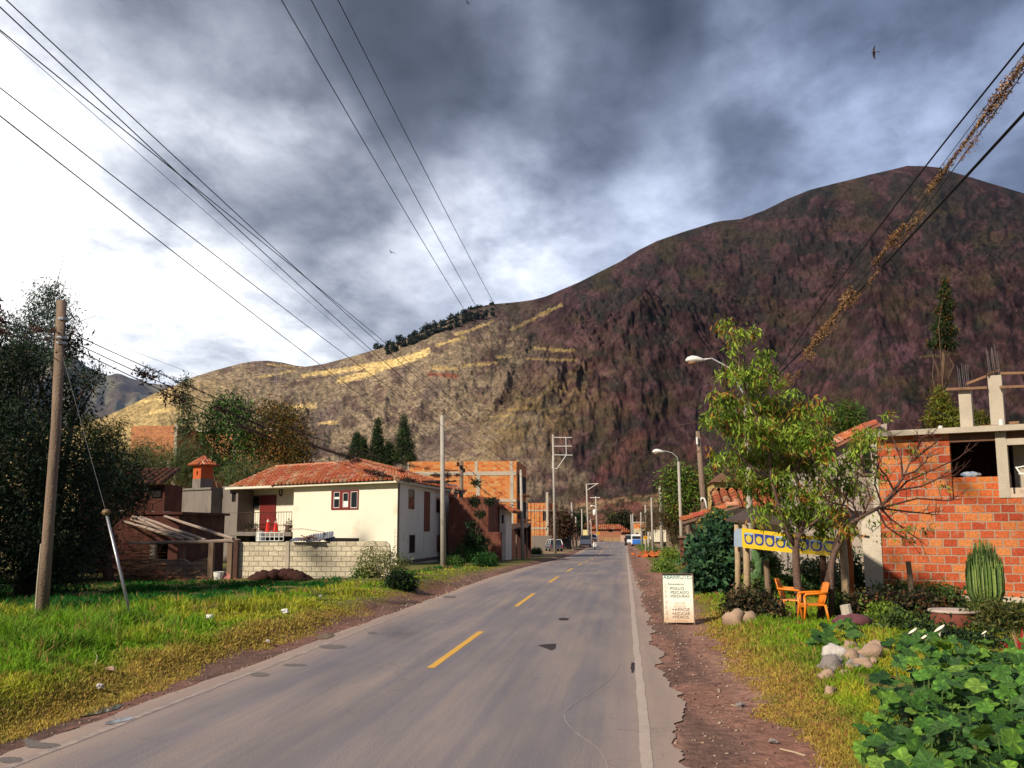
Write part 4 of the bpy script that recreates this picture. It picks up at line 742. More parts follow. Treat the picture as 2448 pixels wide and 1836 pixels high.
for k in range(5): mb = MB(); mb.box((-.2 + .12 * k, -.02 - .03 * k, .14 + .03 * (k % 2)), (.5, .05, .035), random.uniform(-.6, .6), ('Y', random.uniform(-.5, .5))); mb.build('board', mat('scrap_board', (.22, .09, .05), var=.3), t)
mb = MB(); mb.tube([AY(*c3(1040, 803), 41), AY(*c3(1160, 800), 41), AY(*c3(1375, 835), 41)], .018, 6); tag(mb.build('bamboo_pole', M_concl), 'thin pale cane lying across behind the block wall', 'cane')
# ---------------------------------------------------------------- ruin, posts and the pole pergola
rw = thing('ruined_wall', 'low broken block wall left of the square posts', 'wall', (AYx(400), YW + .2, 0)); mb = MB(); xsr = [AYx(u, YW + .3) for u in (300, 330, 360, 385, 402, 415, 430, 442, 455, 470, 485, 502)]; zs_ = [float(AY(u, v, YW + .3)[2]) for u, v in zip((300, 330, 360, 385, 402, 415, 430, 442, 455, 470, 485, 502), (1336, 1337, 1336, 1337, 1339, 1338, 1336, 1338, 1345, 1341, 1336, 1332))]
mb.yprism([(xsr[0], -.4)] + [(xsr[-1], -.4)] + list(zip(xsr, zs_))[::-1], YW + .3, YW + .48); mb.build('wall_panel', brickmat('shaded_blocks', (.26, .19, .14), (.31, .23, .17), (.20, .14, .10), (.10, .06, .045), .40, .20, ms=.014, stain=(.20, .10, .06)), rw, True)  # block colours darkened to carry the shade of the trees
sh = thing('pole_pergola', 'unfinished shelter of square posts with a log beam and sloping poles', 'shelter', (AYx(520), YW, 0))
def post(u, v0, v1, w, m, nm='post', Y=YW): 
    mb = MB(); p = AY(u, v0, Y); q = AY(u, v1, Y); mb.span((p[0] - w / 2, Y - w / 2, min(q[2], -.1)), (p[0] + w / 2, Y + w / 2, p[2])); return mb.build(nm, m, sh, True)
post(507, 1296, 1395, .20, M_wood); post(552, 1293, 1390, .20, M_wood, Y=YW + .1); post(566, 1290, 1391, .17, mat('dark_wood', (.10, .05, .035), var=.4, vscale=6, bump=.4), Y=YW - .12); post(367, 1303, 1340, .2, M_concl, Y=YW + 1.4); post(442, 1308, 1338, .07, M_wood, Y=YW + 1.2)
def logp(pts, r, nm, m=M_wood):
    mb = MB(); P = [AY(*c2(x, y), Y) for x, y, Y in pts]; 
    Q = []
    for i in range(len(P) - 1):
        for t_ in np.linspace(0, 1, 5, endpoint=False): Q.append(P[i] * (1 - t_) + P[i + 1] * t_ + np.array([0, 0, random.uniform(-.015, .015)]))
    Q.append(P[-1]); mb.tube(Q, [r * (1 - .25 * k / len(Q)) * random.uniform(.9, 1.1) for k in range(len(Q))], 7); return mb.build(nm, m, sh, True)
M_polew = mat('pale_pole', (.36, .27, .22), rough=.95, var=.4, vscale=10, bump=.4)
logp([(2045, 866, YW), (1600, 876, YW), (1100, 884, YW)], .075, 'beam', M_polew)
for pts in ([(1990, 850, YW - .1), (1320, 630, 45)], [(1755, 866, YW), (1110, 632, 45)], [(1660, 862, YW), (1080, 668, 44.5)], [(1560, 850, YW + .1), (1060, 700, 44)], [(1480, 812, YW + .8), (1010, 600, 46)]): logp(pts, .07, 'rafter', M_polew)
ad = thing('adobe_shed', 'dark red mud-brick shed behind the sloping poles, under the trees', 'shed', (AYx(300, 44), 44, 0)); mb = MB(); a_, b_ = AYx(205, 44), AYx(425, 44); zt2 = float(AY(300, 1230, 44)[2])
mb.wall(a_, b_, -.5, zt2, 44, 44.3, [(AYx(318, 44), AYx(352, 44), -.4, float(AY(330, 1335, 44)[2])), (AYx(372, 44), AYx(402, 44), float(AY(0, 1335, 44)[2]) - .4, float(AY(330, 1295, 44)[2]))]); mb.span((a_, 44.31, -.5), (a_ + .3, 49, zt2)); mb.span((b_ - .3, 44.31, -.5), (b_, 49, zt2)); mb.span((a_, 49, -.5), (b_, 49.3, zt2)); mb.build('wall', M_dad, ad, True); mb = MB(); mb.span((a_ - .2, 43.9, zt2), (b_ + .2, 49.5, zt2 + .12)); mb.build('roof', M_dad, ad, True); mb = MB(); mb.span((a_ + .3, 45.5, -.4), (b_ - .3, 45.6, zt2)); mb.build('back_room', M_dark, ad, True)
mb = MB(); p = AY(*c2(1455, 640), 46); 
for k in range(9): mb.rock(AY(*c2(1270 + k * 30, 645 - 3 * (k % 3)), 46), (.6, .5, .22), k)
tag(mb.build('plastic_sheet', mat('pale_plastic', (.42, .42, .44), rough=.5, var=.3), smooth=True), 'crumpled pale plastic sheet on the shed roof beside the grey annex', 'plastic sheet')
ad2 = thing('adobe_house', 'reddish mud house in the shade of the trees behind the shed', 'house', (AYx(330, 60), 60, 0)); mb = MB(); a_, b_ = AYx(180, 60), AYx(388, 60); za_ = float(AY(0, 1160, 60)[2]); mb.span((a_, 60, -.6), (b_, 62.5, za_)); mb.build('wall', M_dad, ad2, True); mb = MB(); tiles(mb, (a_ - .4, 59.4, za_), (1, 0, 0), (0, .9, .35), b_ - a_ + .8, lambda s: 0, lambda s: 3.0, .42, .5, .14, pal=[(.10, .04, .025), (.14, .05, .03), (.07, .03, .02)]); mb.build('roof', TILE(), ad2, True)
mb = MB(); mb.span((AYx(355, 59.9), 59.9, float(AY(0, 1190, 60)[2])), (AYx(378, 59.9), 60, float(AY(0, 1168, 60)[2]))); mb.build('window', M_dark, ad2, True)
bk = thing('bucket', 'dented pale bucket between the two square posts', 'bucket', AY(*c2(1862, 1222), YW - .6)); bk.location.z = .02; mb = MB(); mb.lathe((0, 0, 0), [(.16, 0), (.21, .34), (.225, .36), (.2, .34)], 14); mb.build('body', M_paint, bk); mb = MB(); mb.tube([(-.2, 0, .34), (-.12, -.12, .2), (0, -.2, .12), (.12, -.12, .2), (.2, 0, .34)], .008, 4); mb.build('handle', M_galv, bk)
bk2 = thing('basin', 'reddish plastic basin tipped beside the pale bucket', 'basin', AY(*c2(1920, 1180), YW - .5)); bk2.location.z = .1; mb = MB(); mb.lathe((0, 0, 0), [(.12, 0), (.2, .14), (.215, .15), (.19, .13)], 14); mb.build('bowl', mat('faded_pink', (.45, .16, .14)), bk2); bk2.rotation_euler = (1.0, .3, 0)
def stalks(name, label, c, r, h, n, L, pal, cat, seedv=0, W=.03, kind='thing'):
    P = np.array(c) + np.stack([rng.normal(size=n) * r[0], rng.normal(size=n) * r[1], np.abs(rng.normal(size=n)) * h * .5], 1); P[:, 2] = c[2] + (P[:, 2] - c[2]) * np.exp(-((P[:, 0] - c[0]) / r[0] / 1.6) ** 2)
    D = rand_unit(n); D[:, 2] = np.abs(D[:, 2]) * .3 - .1; V, F = leaves_geo(P, L * rng.uniform(.5, 1.2, n), W, D); t = raw_mesh(name, V, F, mat('dry_stalk', (1, 1, 1), attr=True, var=.3, bump=0), None, np.repeat(pick_cols(n, pal, .3), 2, 0)); t['kind'] = 'stuff'; return tag(t, label, cat)
STR = [(.25, .11, .05), (.14, .06, .03), (.36, .19, .09), (.10, .04, .025)]
p = AY(*c2(1150, 1180), YW - 1.6); p[2] = .05; stalks('maize_stalks', 'heap of dry brown stalks against the broken block wall', p, (.62, .35), 2.0, 900, .8, STR, 'dry stalks')
p = AY(*c2(1480, 1240), YW - 1.2); p[2] = .02; stalks('brush_pile', 'low scatter of dry twigs on the ground below the ruined wall', p, (1.2, .4), .3, 420, .5, STR, 'twigs')
# ---------------------------------------------------------------- the wooden telegraph pole, its stay and the concrete poles
pb = GP(100, 1492); wp = thing('wooden_pole', 'weathered wooden pole in the grass with a pale lath nailed to its side', 'utility pole', pb)
top = AY(147, 719, pb[1]); hp = top[2] - pb[2]; mb = MB(); mb.tube([(0, 0, -.3), (0.0, 0, hp * .3), (.02, 0, hp * .6), (top[0] - pb[0], 0, hp)], [.125, .118, .112, .108], 14); mb.build('pole', M_woodp, wp, smooth=True)
for z in (hp * .935, hp * .875, hp * .858): mb = MB(); mb.lathe((.01, 0, z), [(.122, 0), (.125, .03), (.122, .06)], 12); mb.build('metal_band', M_galv, wp)
for z in (hp * .885, hp * .855): mb = MB(); mb.lathe((-.13, -.05, z), [(.02, 0), (.045, .02), (.02, .05), (.045, .08), (.02, .1)], 8); mb.build('insulator', mat('insulator_brown', (.1, .04, .03), rough=.3), wp)
mb = MB(); q0 = AY(100, 1300, pb[1]) - pb; mb.tube([(-.12, -.07, -.1), (-.115, -.075, hp * .12), (-.09, -.08, q0[2])], .022, 6); mb.build('lath', mat('pale_lath', (.5, .42, .3)), wp)
gb = GP(321, 1494); gt = AY(*c2(905, 625), gb[1] + .05); ga = thing('stay_anchor', 'thin grey metal stay rod with a round cap leaning in the grass', 'pole stay', gb)
mb = MB(); mb.tube([(0, 0, -.1), tuple(gt - gb)], [.035, .03], 8); mb.build('rod', M_galv, ga, smooth=True); mb = MB(); mb.lathe(tuple(gt - gb + [0, 0, -.03]), [(.06, -.02), (.09, .03), (.07, .08), (.02, .10)], 10); mb.build('cap', mat('brass_cap', (.22, .14, .07), rough=.6), ga); mb = MB(); mb.tube([tuple(gt - gb), tuple(top - gb + [0, 0, -.95])], .0035, 4); mb.build('stay_wire', mat('dull_wire', (.2, .2, .2), rough=.7), ga)
def cpole(u, v, ut, vt, r0, r1, label, group='concrete poles down the left side', m=None, Y=None, name='concrete_pole'):
    b = GP(u, v) if Y is None else AY(u, v, Y); tp = AY(ut, vt, b[1]); t = thing(name, label, 'utility pole', b, 0, group); mb = MB(); mb.tube([(0, 0, -.2), tuple((tp - b) * .5), tuple(tp - b)], [r0, (r0 + r1) / 2, r1], 12); mb.build('pole', m or M_pole, t, smooth=True); return t, tp - b
cp1, q = cpole(1060, 1354, 1057, 996, .17, .11, 'nearest bare concrete pole, in front of the side wall of the cream house'); mb = MB(); mb.lathe(tuple(q), [(.11, 0), (.07, .06), (.02, .12)], 8); mb.build('cap', M_pole, cp1)
cp2, q = cpole(1250, 1337, 1245, 1123, .17, .10, 'shorter concrete pole in front of the low adobe house, second from the cream house')
fr, q = cpole(1327, 1323, 1322, 1039, .17, .11, 'tall concrete pole carrying a white ladder-like frame near the top')
def rackseg(t, q, segs, r=.04, m=None, nm='rack'):
    mb = MB(); Y = t.location.y
    for (a_, b_) in segs: mb.tube([AY(*c4(*a_), Y) - np.array(t.location), AY(*c4(*b_), Y) - np.array(t.location)], r, 6)
    return mb.build(nm, m or M_paint, t)
rackseg(fr, q, [((1855, 290), (2068, 292)), ((1855, 383), (2068, 383)), ((1880, 475), (2072, 478)), ((2003, 292), (2008, 480)), ((2006, 480), (1912, 615)), ((1862, 620), (1914, 618)), ((1862, 480), (1862, 615))])
for x, y in ((2068, 272), (2068, 372), (2074, 462)): mb = MB(); p = AY(*c4(x, y), fr.location.y) - np.array(fr.location); mb.lathe(tuple(p + [0, 0, -.12]), [(.03, 0), (.08, .05), (.05, .12), (.08, .17), (.02, .24)], 8); mb.build('insulator', mat('insulator_brown', (.1, .04, .03)), fr)
# transformer pole with cable bundle
tp2 = AX(1103, 1112, -13.0); b2 = np.array([tp2[0], tp2[1], float(gz(tp2[0], tp2[1]))]); wp2 = thing('wooden_pole', 'wooden pole beside the tile roof where the mossy cables end', 'utility pole', b2); mb = MB(); mb.tube([(0, 0, -.2), tuple(tp2 - b2 + [0, 0, .3])], [.2, .16], 10); mb.build('pole', M_woodp, wp2, smooth=True)
for k in range(3): mb = MB(); mb.lathe(tuple(tp2 - b2 + [.25 * (k - 1), -.2, -.1 - .25 * k]), [(.05, 0), (.12, .08), (.07, .18), (.12, .26), (.04, .34)], 8); mb.build('insulator', M_dark, wp2)
# ---------------------------------------------------------------- plants on the left
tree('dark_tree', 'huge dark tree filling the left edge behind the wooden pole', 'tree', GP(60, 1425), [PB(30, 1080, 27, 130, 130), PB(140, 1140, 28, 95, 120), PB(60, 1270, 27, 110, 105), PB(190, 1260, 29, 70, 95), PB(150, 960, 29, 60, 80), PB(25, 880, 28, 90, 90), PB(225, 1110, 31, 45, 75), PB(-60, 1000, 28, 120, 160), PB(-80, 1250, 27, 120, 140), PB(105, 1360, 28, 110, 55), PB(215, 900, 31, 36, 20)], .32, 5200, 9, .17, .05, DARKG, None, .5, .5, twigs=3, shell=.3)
tree('eucalyptus_tree', 'tall feathery grey-green tree rising above the wooden pole', 'tree', GP(115, 1400), [PB(120, 712, 46, 42, 45), PB(95, 760, 46, 48, 40), PB(150, 770, 46, 30, 45), PB(60, 800, 46, 45, 40), PB(130, 830, 46, 45, 45), PB(10, 770, 46, 30, 35), PB(45, 850, 46, 60, 50), PB(160, 860, 46, 24, 50)], .2, 700, 12, .26, .05, [(.045, .085, .05), (.07, .12, .075), (.03, .055, .035)], None, .7, .6, twigs=3, shell=.2)
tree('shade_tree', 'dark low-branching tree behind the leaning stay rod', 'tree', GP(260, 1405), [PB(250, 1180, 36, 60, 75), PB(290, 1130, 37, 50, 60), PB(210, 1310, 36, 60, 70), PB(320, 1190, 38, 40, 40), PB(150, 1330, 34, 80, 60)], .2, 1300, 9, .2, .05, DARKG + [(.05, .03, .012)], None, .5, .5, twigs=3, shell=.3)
tree('leafy_bush', 'yellow-green bushy tree between the dark tree and the brick wall', 'tree', GP(225, 1395), [PB(205, 1020, 50, 30, 30), PB(245, 1035, 50, 32, 30), PB(280, 1030, 50, 20, 25), PB(230, 1080, 50, 45, 35), PB(275, 1080, 50, 25, 25)], .14, 420, 8, .22, .06, [(.09, .12, .02), (.14, .17, .03), (.05, .07, .015), (.16, .11, .03)], None, .3, .5)
bb = thing('brick_building', 'unfinished orange brick building behind the trees at far left', 'building', (AYx(353, 95), 95, 0)); mb = MB(); mb.span((AYx(298, 95), 95, -1), (AYx(409, 95), 101, float(AY(0, 1023, 95)[2]))); mb.build('wall', B_house, bb, True); mb = MB(); mb.span((AYx(405, 94.9), 94.8, -1), (AYx(412, 94.9), 94.95, float(AY(0, 1021, 95)[2]))); mb.build('column', M_concl, bb, True)
mb = MB(); mb.span((AYx(300, 94.9), 94.88, float(AY(0, 1130, 95)[2])), (AYx(400, 94.9), 94.95, float(AY(0, 1104, 95)[2]))); mb.build('concrete_band', M_concl, bb, True)
bb = thing('brick_house', 'orange brick house half hidden by the green trees above the cream house', 'house', (AYx(520, 100), 100, 0)); mb = MB(); mb.span((AYx(440, 100), 100, -1), (AYx(655, 100), 106, float(AY(0, 1040, 100)[2]))); mb.build('wall', B_house, bb, True); mb = MB(); mb.span((AYx(436, 99.8), 99.7, float(AY(0, 1038, 100)[2])), (AYx(660, 99.8), 106.2, float(AY(0, 1032, 100)[2]))); mb.build('roof_slab', M_concl, bb, True); mb = MB(); mb.span((AYx(548, 99.9), 99.9, float(AY(0, 1110, 100)[2])), (AYx(553, 99.9), 100.0, float(AY(0, 1040, 100)[2]))); mb.build('column', M_concl, bb, True)
GR = [(.05, .13, .02), (.08, .19, .03), (.035, .085, .018), (.12, .22, .04)]; OR = [(.12, .10, .02), (.17, .11, .025), (.09, .06, .015), (.20, .10, .02), (.05, .06, .015)]
tree('slender_tree', 'slender tall tree standing left of the bright green tree', 'tree', GP(445, 1370), [PB(443, 915, 85, 12, 18), PB(443, 960, 85, 18, 25), PB(445, 1005, 85, 24, 25), PB(438, 1035, 85, 18, 15)], .15, 200, 8, .35, .09, [(.06, .10, .04), (.09, .13, .05), (.04, .06, .025)], None, .4, .5)
tree('green_tree', 'bright green tree above the turret of the cream house', 'tree', GP(540, 1365), [PB(545, 965, 88, 42, 22), PB(520, 1000, 88, 45, 35), PB(580, 985, 88, 35, 30), PB(560, 1040, 88, 45, 45), PB(505, 1045, 88, 30, 30), PB(600, 1060, 88, 40, 50), PB(540, 1105, 88, 60, 35)], .25, 900, 8, .4, .12, GR + [(.02, .04, .012)] * 2, None, .3, .9, shell=.35)
tree('golden_tree', 'rust and green tree right of the bright green tree', 'tree', GP(660, 1365), [PB(650, 980, 88, 38, 20), PB(690, 1000, 88, 40, 30), PB(650, 1035, 88, 50, 40), PB(705, 1060, 88, 40, 45), PB(660, 1095, 88, 60, 35), PB(725, 1090, 88, 25, 30)], .25, 900, 8, .36, .12, OR, None, .3, .9, shell=.35)
for i, (u, v, ru, rv, lb) in enumerate(((385, 1105, 45, 45, 'feathery reed clump left of the turret'), (340, 1090, 28, 45, 'thin reed clump in front of the brick wall'), (450, 1090, 40, 40, 'green reed clump behind the turret'), (590, 1125, 60, 22, 'low reed clump above the left end of the tile roof'))):
    tree('reed_clump', lb, 'reeds', GP(u, 1372), [PB(u, v, 78, ru, rv), PB(u + 8, v + rv, 78, ru, rv)], .08, 320, 8, .7, .05, [(.08, .12, .03), (.12, .16, .05), (.05, .08, .025), (.14, .12, .05)], 'reeds behind the cream house', .9, .9)
for i, (u, v0, v1, w, lb) in enumerate(((852, 1038, 1108, 22, 'small cypress at the left end of the row above the tile roof'), (903, 1004, 1108, 25, 'middle cypress of the row above the tile roof'), (966, 995, 1106, 31, 'widest cypress at the right end of the row above the tile roof'), (868, 1050, 1108, 14, 'low narrow cypress tucked between its two neighbours'), (930, 1060, 1108, 18, 'short cypress between the middle and the widest one'))):
    b = []
    for k in range(5): f = (k + .5) / 5; b.append(PB(u, v0 + (v1 - v0) * f, 110, w * (.10 + .85 * min(1, f * 1.25)), (v1 - v0) / 7))
    tree('cypress', lb, 'tree', GP(u, 1330) * [1, 1, 1], b, .2, 620, 7, .42, .12, [(.02, .045, .02), (.035, .07, .025), (.012, .025, .014), (.06, .09, .02)], '', -.3, .8, shell=.5) if False else None
    base = AY(u, 1330, 110); base[2] = -1; tree('cypress', lb, 'tree', base, b, .2, 900, 8, .26, .08, [(.02, .045, .02), (.035, .07, .025), (.012, .025, .014), (.07, .10, .02)], 'cypresses above the tile roof', -.5, .34, shell=.5, fork=.2)
SH = [(.20, .22, .07), (.13, .16, .04), (.28, .27, .10), (.07, .09, .02)]
tree('flowering_shrub', 'pale flowering shrub against the right end of the block wall', 'shrub', GP(898, 1398), [PB(885, 1330, 36, 30, 25), PB(915, 1345, 36, 30, 25), PB(880, 1365, 36, 28, 25), PB(935, 1330, 36, 15, 18)], .03, 300, 7, .09, .04, SH + [(.45, .42, .22)], None, .1, .22, twigs=5)
tree('flowering_shrub', 'thin yellow-green shrub right of the block wall', 'shrub', GP(962, 1390), [PB(945, 1355, 37, 20, 25), PB(965, 1340, 37, 18, 12), PB(960, 1365, 37, 22, 15)], .03, 140, 6, .09, .04, SH, None, .1, .22, twigs=5)
for (u, v, ru, rv, lb, pal) in ((875, 1378, 26, 16, 'round dark green shrub under the pale flowering shrub', GREEN), (955, 1392, 30, 16, 'dark low shrub right of the flowering shrubs', DARKG + GREEN[:1]), (1115, 1325, 40, 26, 'dense green shrub right of the nearest concrete pole', [(.02, .09, .015), (.03, .12, .02), (.015, .05, .01)]), (1160, 1340, 28, 18, 'green shrub beside the stone blocks', [(.02, .08, .015), (.04, .12, .02)]), (1215, 1302, 32, 20, 'leafy vine heap behind the second concrete pole', GREEN), (1235, 1320, 25, 16, 'low vine clump at the foot of the second concrete pole', DARKG + GREEN), (1280, 1319, 15, 8, 'low shrub left of the pole with the white frame', DARKG + GREEN), (1085, 1345, 18, 10, 'small shrub at the foot of the nearest concrete pole', GREEN)):
    b = GP(u, v + rv * .8); tree('shrub', lb, 'shrub', b, [PB(u, v, b[1], ru, rv), PB(u + ru * .4, v + rv * .3, b[1], ru * .6, rv * .7)], .03, 420, 7, .13, .05, pal, 'shrubs along the left verge', .15, .25)
# topiary tree with ball crowns
tb = np.array([float(AY(1135, 1335, 66)[0]), 66, float(gz(-9, 66))]); tree('topiary_tree', 'dark tree clipped into separate leaf balls in front of the adobe house', 'tree', tb, [PB(1139, 1154, 66, 12, 10), PB(1135, 1200, 66, 14, 13), PB(1170, 1199, 66, 13, 9), PB(1148, 1228, 66, 13, 10), PB(1125, 1255, 66, 12, 12), PB(1132, 1290, 66, 28, 25), PB(1150, 1300, 66, 22, 20)], .09, 560, 9, .16, .06, DARKG + [(.03, .07, .02)], None, .2, .12, fork=.3, twigs=0, shell=.3)
mb = MB(); p = GP(1203, 1300); tag(MB().rock((0, 0, 0), (1, 1, 1)).build('tmp', M_stone), 'x', 'x') if False else None
b = GP(1202, 1312); mb.rock((0, 0, .45), (1.9, 1.0, .8), 5); o = mb.build('boulder', mat('pale_boulder', (.42, .35, .30), var=.3, bump=.5), smooth=True); o.location = tuple(b + [0, 0, .25]); tag(o, 'pale boulder resting on the vine heap', 'boulder')
for u, v, w_, lb in ((1168, 1350, .9, 'squat concrete block lying in the verge'), (1188, 1341, 1.2, 'longer pale stone block behind the squat one')): b = GP(u, v); mb = MB(); mb.box((0, 0, .22), (w_ * .7, .4, .5), .2); o = mb.build('stone_block', M_concl, bevel=.04); o.location = tuple(b); tag(o, lb, 'stone block')

for (x, y, hh, rr_, lb) in ((-26.5, 30, 9.5, 3.4, 'unseen dark tree added left of the mud-brick shed for its shade'), (-24.5, 19.5, 9.0, 3.0, 'unseen dark tree added left of the wooden pole to shade the field'), (-33, 38, 11, 4, 'rear unseen dark tree added beyond the mud-brick shed for its shade')):  # trees out of view, added to cast shade over the ruin and field
    tree('unseen_shade_tree', lb, 'tree', (x, y, 0), [(np.array([x + dx * rr_, y + dy * rr_, hh * f]), (rr_ * .8, rr_ * .8, hh * .20)) for dx, dy, f in ((0, 0, .82), (.5, .3, .6), (-.5, .2, .62), (0, -.5, .5), (.6, -.4, .36), (-.5, -.5, .34), (.1, .6, .38))], .3, 2200, 9, .26, .09, DARKG, 'unseen trees added to continue the dark grove and cast shade', .4, .6, twigs=1, shell=.3)
# ================================================================ RIGHT SIDE
def c6(x, y): return 1560 + x / 3.568, 950 + y / 3.568
def c8(x, y): return 1560 + x / 3.568, 720 + y / 3.568
def c7(x, y): return 1900 + x / 4.037, 780 + y / 4.037
def r1(x, y): return 1900 + x / 4.037, 1150 + y / 4.037
def r2(x, y): return 1700 + x / 2.957, 1400 + y / 2.957
def b7(x, y): return 1700 + x / 5.53, 1180 + y / 5.53
def z9(x, y): return 2200 + x / 8.92, 1000 + y / 8.92
# ---------------------------------------------------------------- unfinished brick house
BL0 = AY(2106, 1422, 30.0); tgt = AY(2118, 1033, 30.0)[2]
lo_, hi_ = 20.0, 30.0
for _ in range(40):
    md = (lo_ + hi_) / 2
    if AY(2448, 1015, md)[2] > tgt: hi_ = md
    else: lo_ = md
BR0 = AY(2448, 1015, md); bz_ = math.atan2(BR0[1] - BL0[1], BR0[0] - BL0[0]); BF = Frame((BL0[0], BL0[1], 0), bz_)
bh = thing('brick_house', 'unfinished orange brick house with rebar columns on its flat roof', 'house', BF.P, bz_)
B_big = brickmat('big_orange_bricks', (.34, .052, .024), (.46, .10, .035), (.54, .20, .065), (.36, .25, .18), .38, .236, ms=.020, off=(.1, .06), stain=(.42, .25, .16), bump=.9)
B_sm = brickmat('orange_bricks', (.40, .07, .022), (.55, .12, .035), (.58, .2, .05), (.40, .29, .2), .36, .20, ms=.016, off=(.1, .02), stain=(.42, .26, .16), bump=.7)
h_ = BF.hit; XR = h_(2448, 1200)[0] + 4.5; zt1 = h_(2200, 1041)[1]; zs0 = h_(2330, 1191)[1]; zpl = h_(2330, 1424)[1]
xo0 = h_(2272, 1100)[0]; xo1 = h_(2383, 1100)[0]; xc1 = h_(2412, 1130)[0]; zo1 = h_(2300, 1046)[1]; zsill = h_(2330, 1140)[1]; xL = h_(2108, 1300)[0]; DEP = 7.0
mb = MB(); mb.wall(xL, XR, zpl, zs0, 0, .24); mb.build('lower_wall', B_big, bh); mb = MB(); mb.wall(xL - .05, xo0, zs0, zt1, 0, .24); mb.build('upper_wall', B_big, bh)
mb = MB(); mb.wall(xo0, xo1, zs0, zsill, .10, .22); mb.build('parapet', B_sm, bh)
mb = MB(); mb.span((xL - .3, -.06, -.5), (XR, .26, zpl)); mb.build('plinth', M_concl, bh)
mb = MB(); mb.span((xo1, -.03, zs0), (xc1, .28, zt1)); mb.build('column', M_concl, bh)
x2 = h_(2100, 1130)[0] - .12; x3 = h_(2085, 1130)[0]
mb = MB(); mb.span((x3, -.04, zs0 - .4), (x2 + .12, .26, zt1)); mb.build('column', M_concl, bh)
xa2, xb2 = h_(2066, 1300)[0], h_(2107, 1300)[0]; zsh0 = h_(2062, 1247)[1]; zsh1 = h_(2100, 1222)[1]; mb = MB(); mb.yprism([(xa2, -.5), (xL, -.5), (xL, zsh1), (x3 + .05, zsh1), (xa2 - .05, zsh0)], -.05, .27); mb.build('corner_column', mat('rough_concrete', (.58, .50, .40), rough=.95, var=.16, vscale=2.5, bump=.7, bscale=12), bh)
mb = MB(); zst = h_(2200, 1028)[1]; mb.span((xL - .25, -.30, zt1), (XR, DEP, zst)); mb.build('roof_slab', M_concl, bh); mb = MB(); mb.span((xo0, .0, zt1 - .24), (XR, .26, zt1 - .003)); mb.build('lintel', mat('lintel_wood', (.16, .08, .05), var=.3, vscale=4, streak=True), bh)
mb = MB(); mb.span((xL - .05, .241, -.4), (xL + .19, DEP, zt1)); mb.build('side_wall', B_big, bh); mb = MB(); mb.span((xL + .2, DEP - .2, 0), (XR, DEP - .02, zt1)); mb.build('back_wall', B_big, bh); mb = MB(); mb.span((xL + .2, .25, zs0 - .2), (XR, DEP - .22, zs0 - .01)); mb.build('floor_slab', M_conc, bh)
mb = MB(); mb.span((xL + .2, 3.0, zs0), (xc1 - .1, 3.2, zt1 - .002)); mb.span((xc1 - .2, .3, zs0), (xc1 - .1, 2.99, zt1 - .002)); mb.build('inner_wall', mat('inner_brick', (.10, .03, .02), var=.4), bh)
# bay right of the column: beam, inner stair, pale plaster foot
xe = h_(2448, 1100)[0] + 1.2; zb0, zb1 = h_(2430, 1063)[1], h_(2430, 1048)[1]; mb = MB(); mb.span((xc1, -.02, zb0), (XR, .2, zb1)); mb.build('beam', M_concl, bh); mb = MB(); zf = h_(2430, 1166)[1]; mb.span((xc1, -.015, zs0), (XR, .2, zf)); mb.build('plastered_parapet', mat('pink_plaster', (.62, .48, .36), var=.2, vscale=6, stain=((.4, .3, .25), 5, .55)), bh)
mb = MB()
for k in range(7): x = xc1 + .05 + k * .20; mb.span((x, .9, zs0), (x + .205, 2.0, zf + 1.35 - k * .20))
mb.build('stair', M_concl, bh)
def roofcol(px, pyt, pyb, w, yb, lab):
    x, z1_ = BF.hit((px[0] + px[1]) / 2, pyt, yb); z0_ = zst; ww = (BF.hit(px[1], pyb, yb)[0] - BF.hit(px[0], pyb, yb)[0]); mb = MB(); mb.span((x - ww / 2, yb - ww * .45, z0_), (x + ww / 2, yb + ww * .45, z1_)); o = mb.build('roof_column', M_concl, bh); mb = MB()
    for i in range(3):
        for j in range(2):
            a_ = x - ww * .36 + i * ww * .36 + .02 * j; y = yb - ww * .3 + j * ww * .6; l = lab * random.uniform(.85, 1.05); mb.tube([(a_, y, z1_ - .1), (a_ - .02 - .012 * i, y, z1_ + l * .5), (a_ - .05 + random.uniform(-.03, .03), y, z1_ + l)], .010, 4)
    r = mb.build('rebar', mat('rebar', (.12, .09, .10)), o); r['kind'] = 'stuff'; del r['kind']; return x, z1_
xa_, za2 = roofcol((2292, 2322), 931, 1027, .3, .35, .72); xb_, zb2 = roofcol((2362, 2395), 899, 1019, .3, .35, .85)
def plank(nm, pts, w, t_, m=M_wood, parent=bh):
    mb = MB(); P = [Vector((*[BF.hit(u, v, y)[0]], y, BF.hit(u, v, y)[1])) for u, v, y in pts]; 
    for i in range(len(P) - 1):
        d = (P[i + 1] - P[i]); mb.add([P[i] + Vector((0, -w / 2, -t_)), P[i + 1] + Vector((0, -w / 2, -t_)), P[i + 1] + Vector((0, w / 2, -t_)), P[i] + Vector((0, w / 2, -t_)), P[i] + Vector((0, -w / 2, t_)), P[i + 1] + Vector((0, -w / 2, t_)), P[i + 1] + Vector((0, w / 2, t_)), P[i] + Vector((0, w / 2, t_))], [(0, 3, 2, 1), (4, 5, 6, 7), (0, 1, 5, 4), (1, 2, 6, 5), (2, 3, 7, 6), (3, 0, 4, 7)])
    o = mb.build(nm, m); o.location = tuple(BF.P); o.rotation_euler = (0, 0, bz_); return o
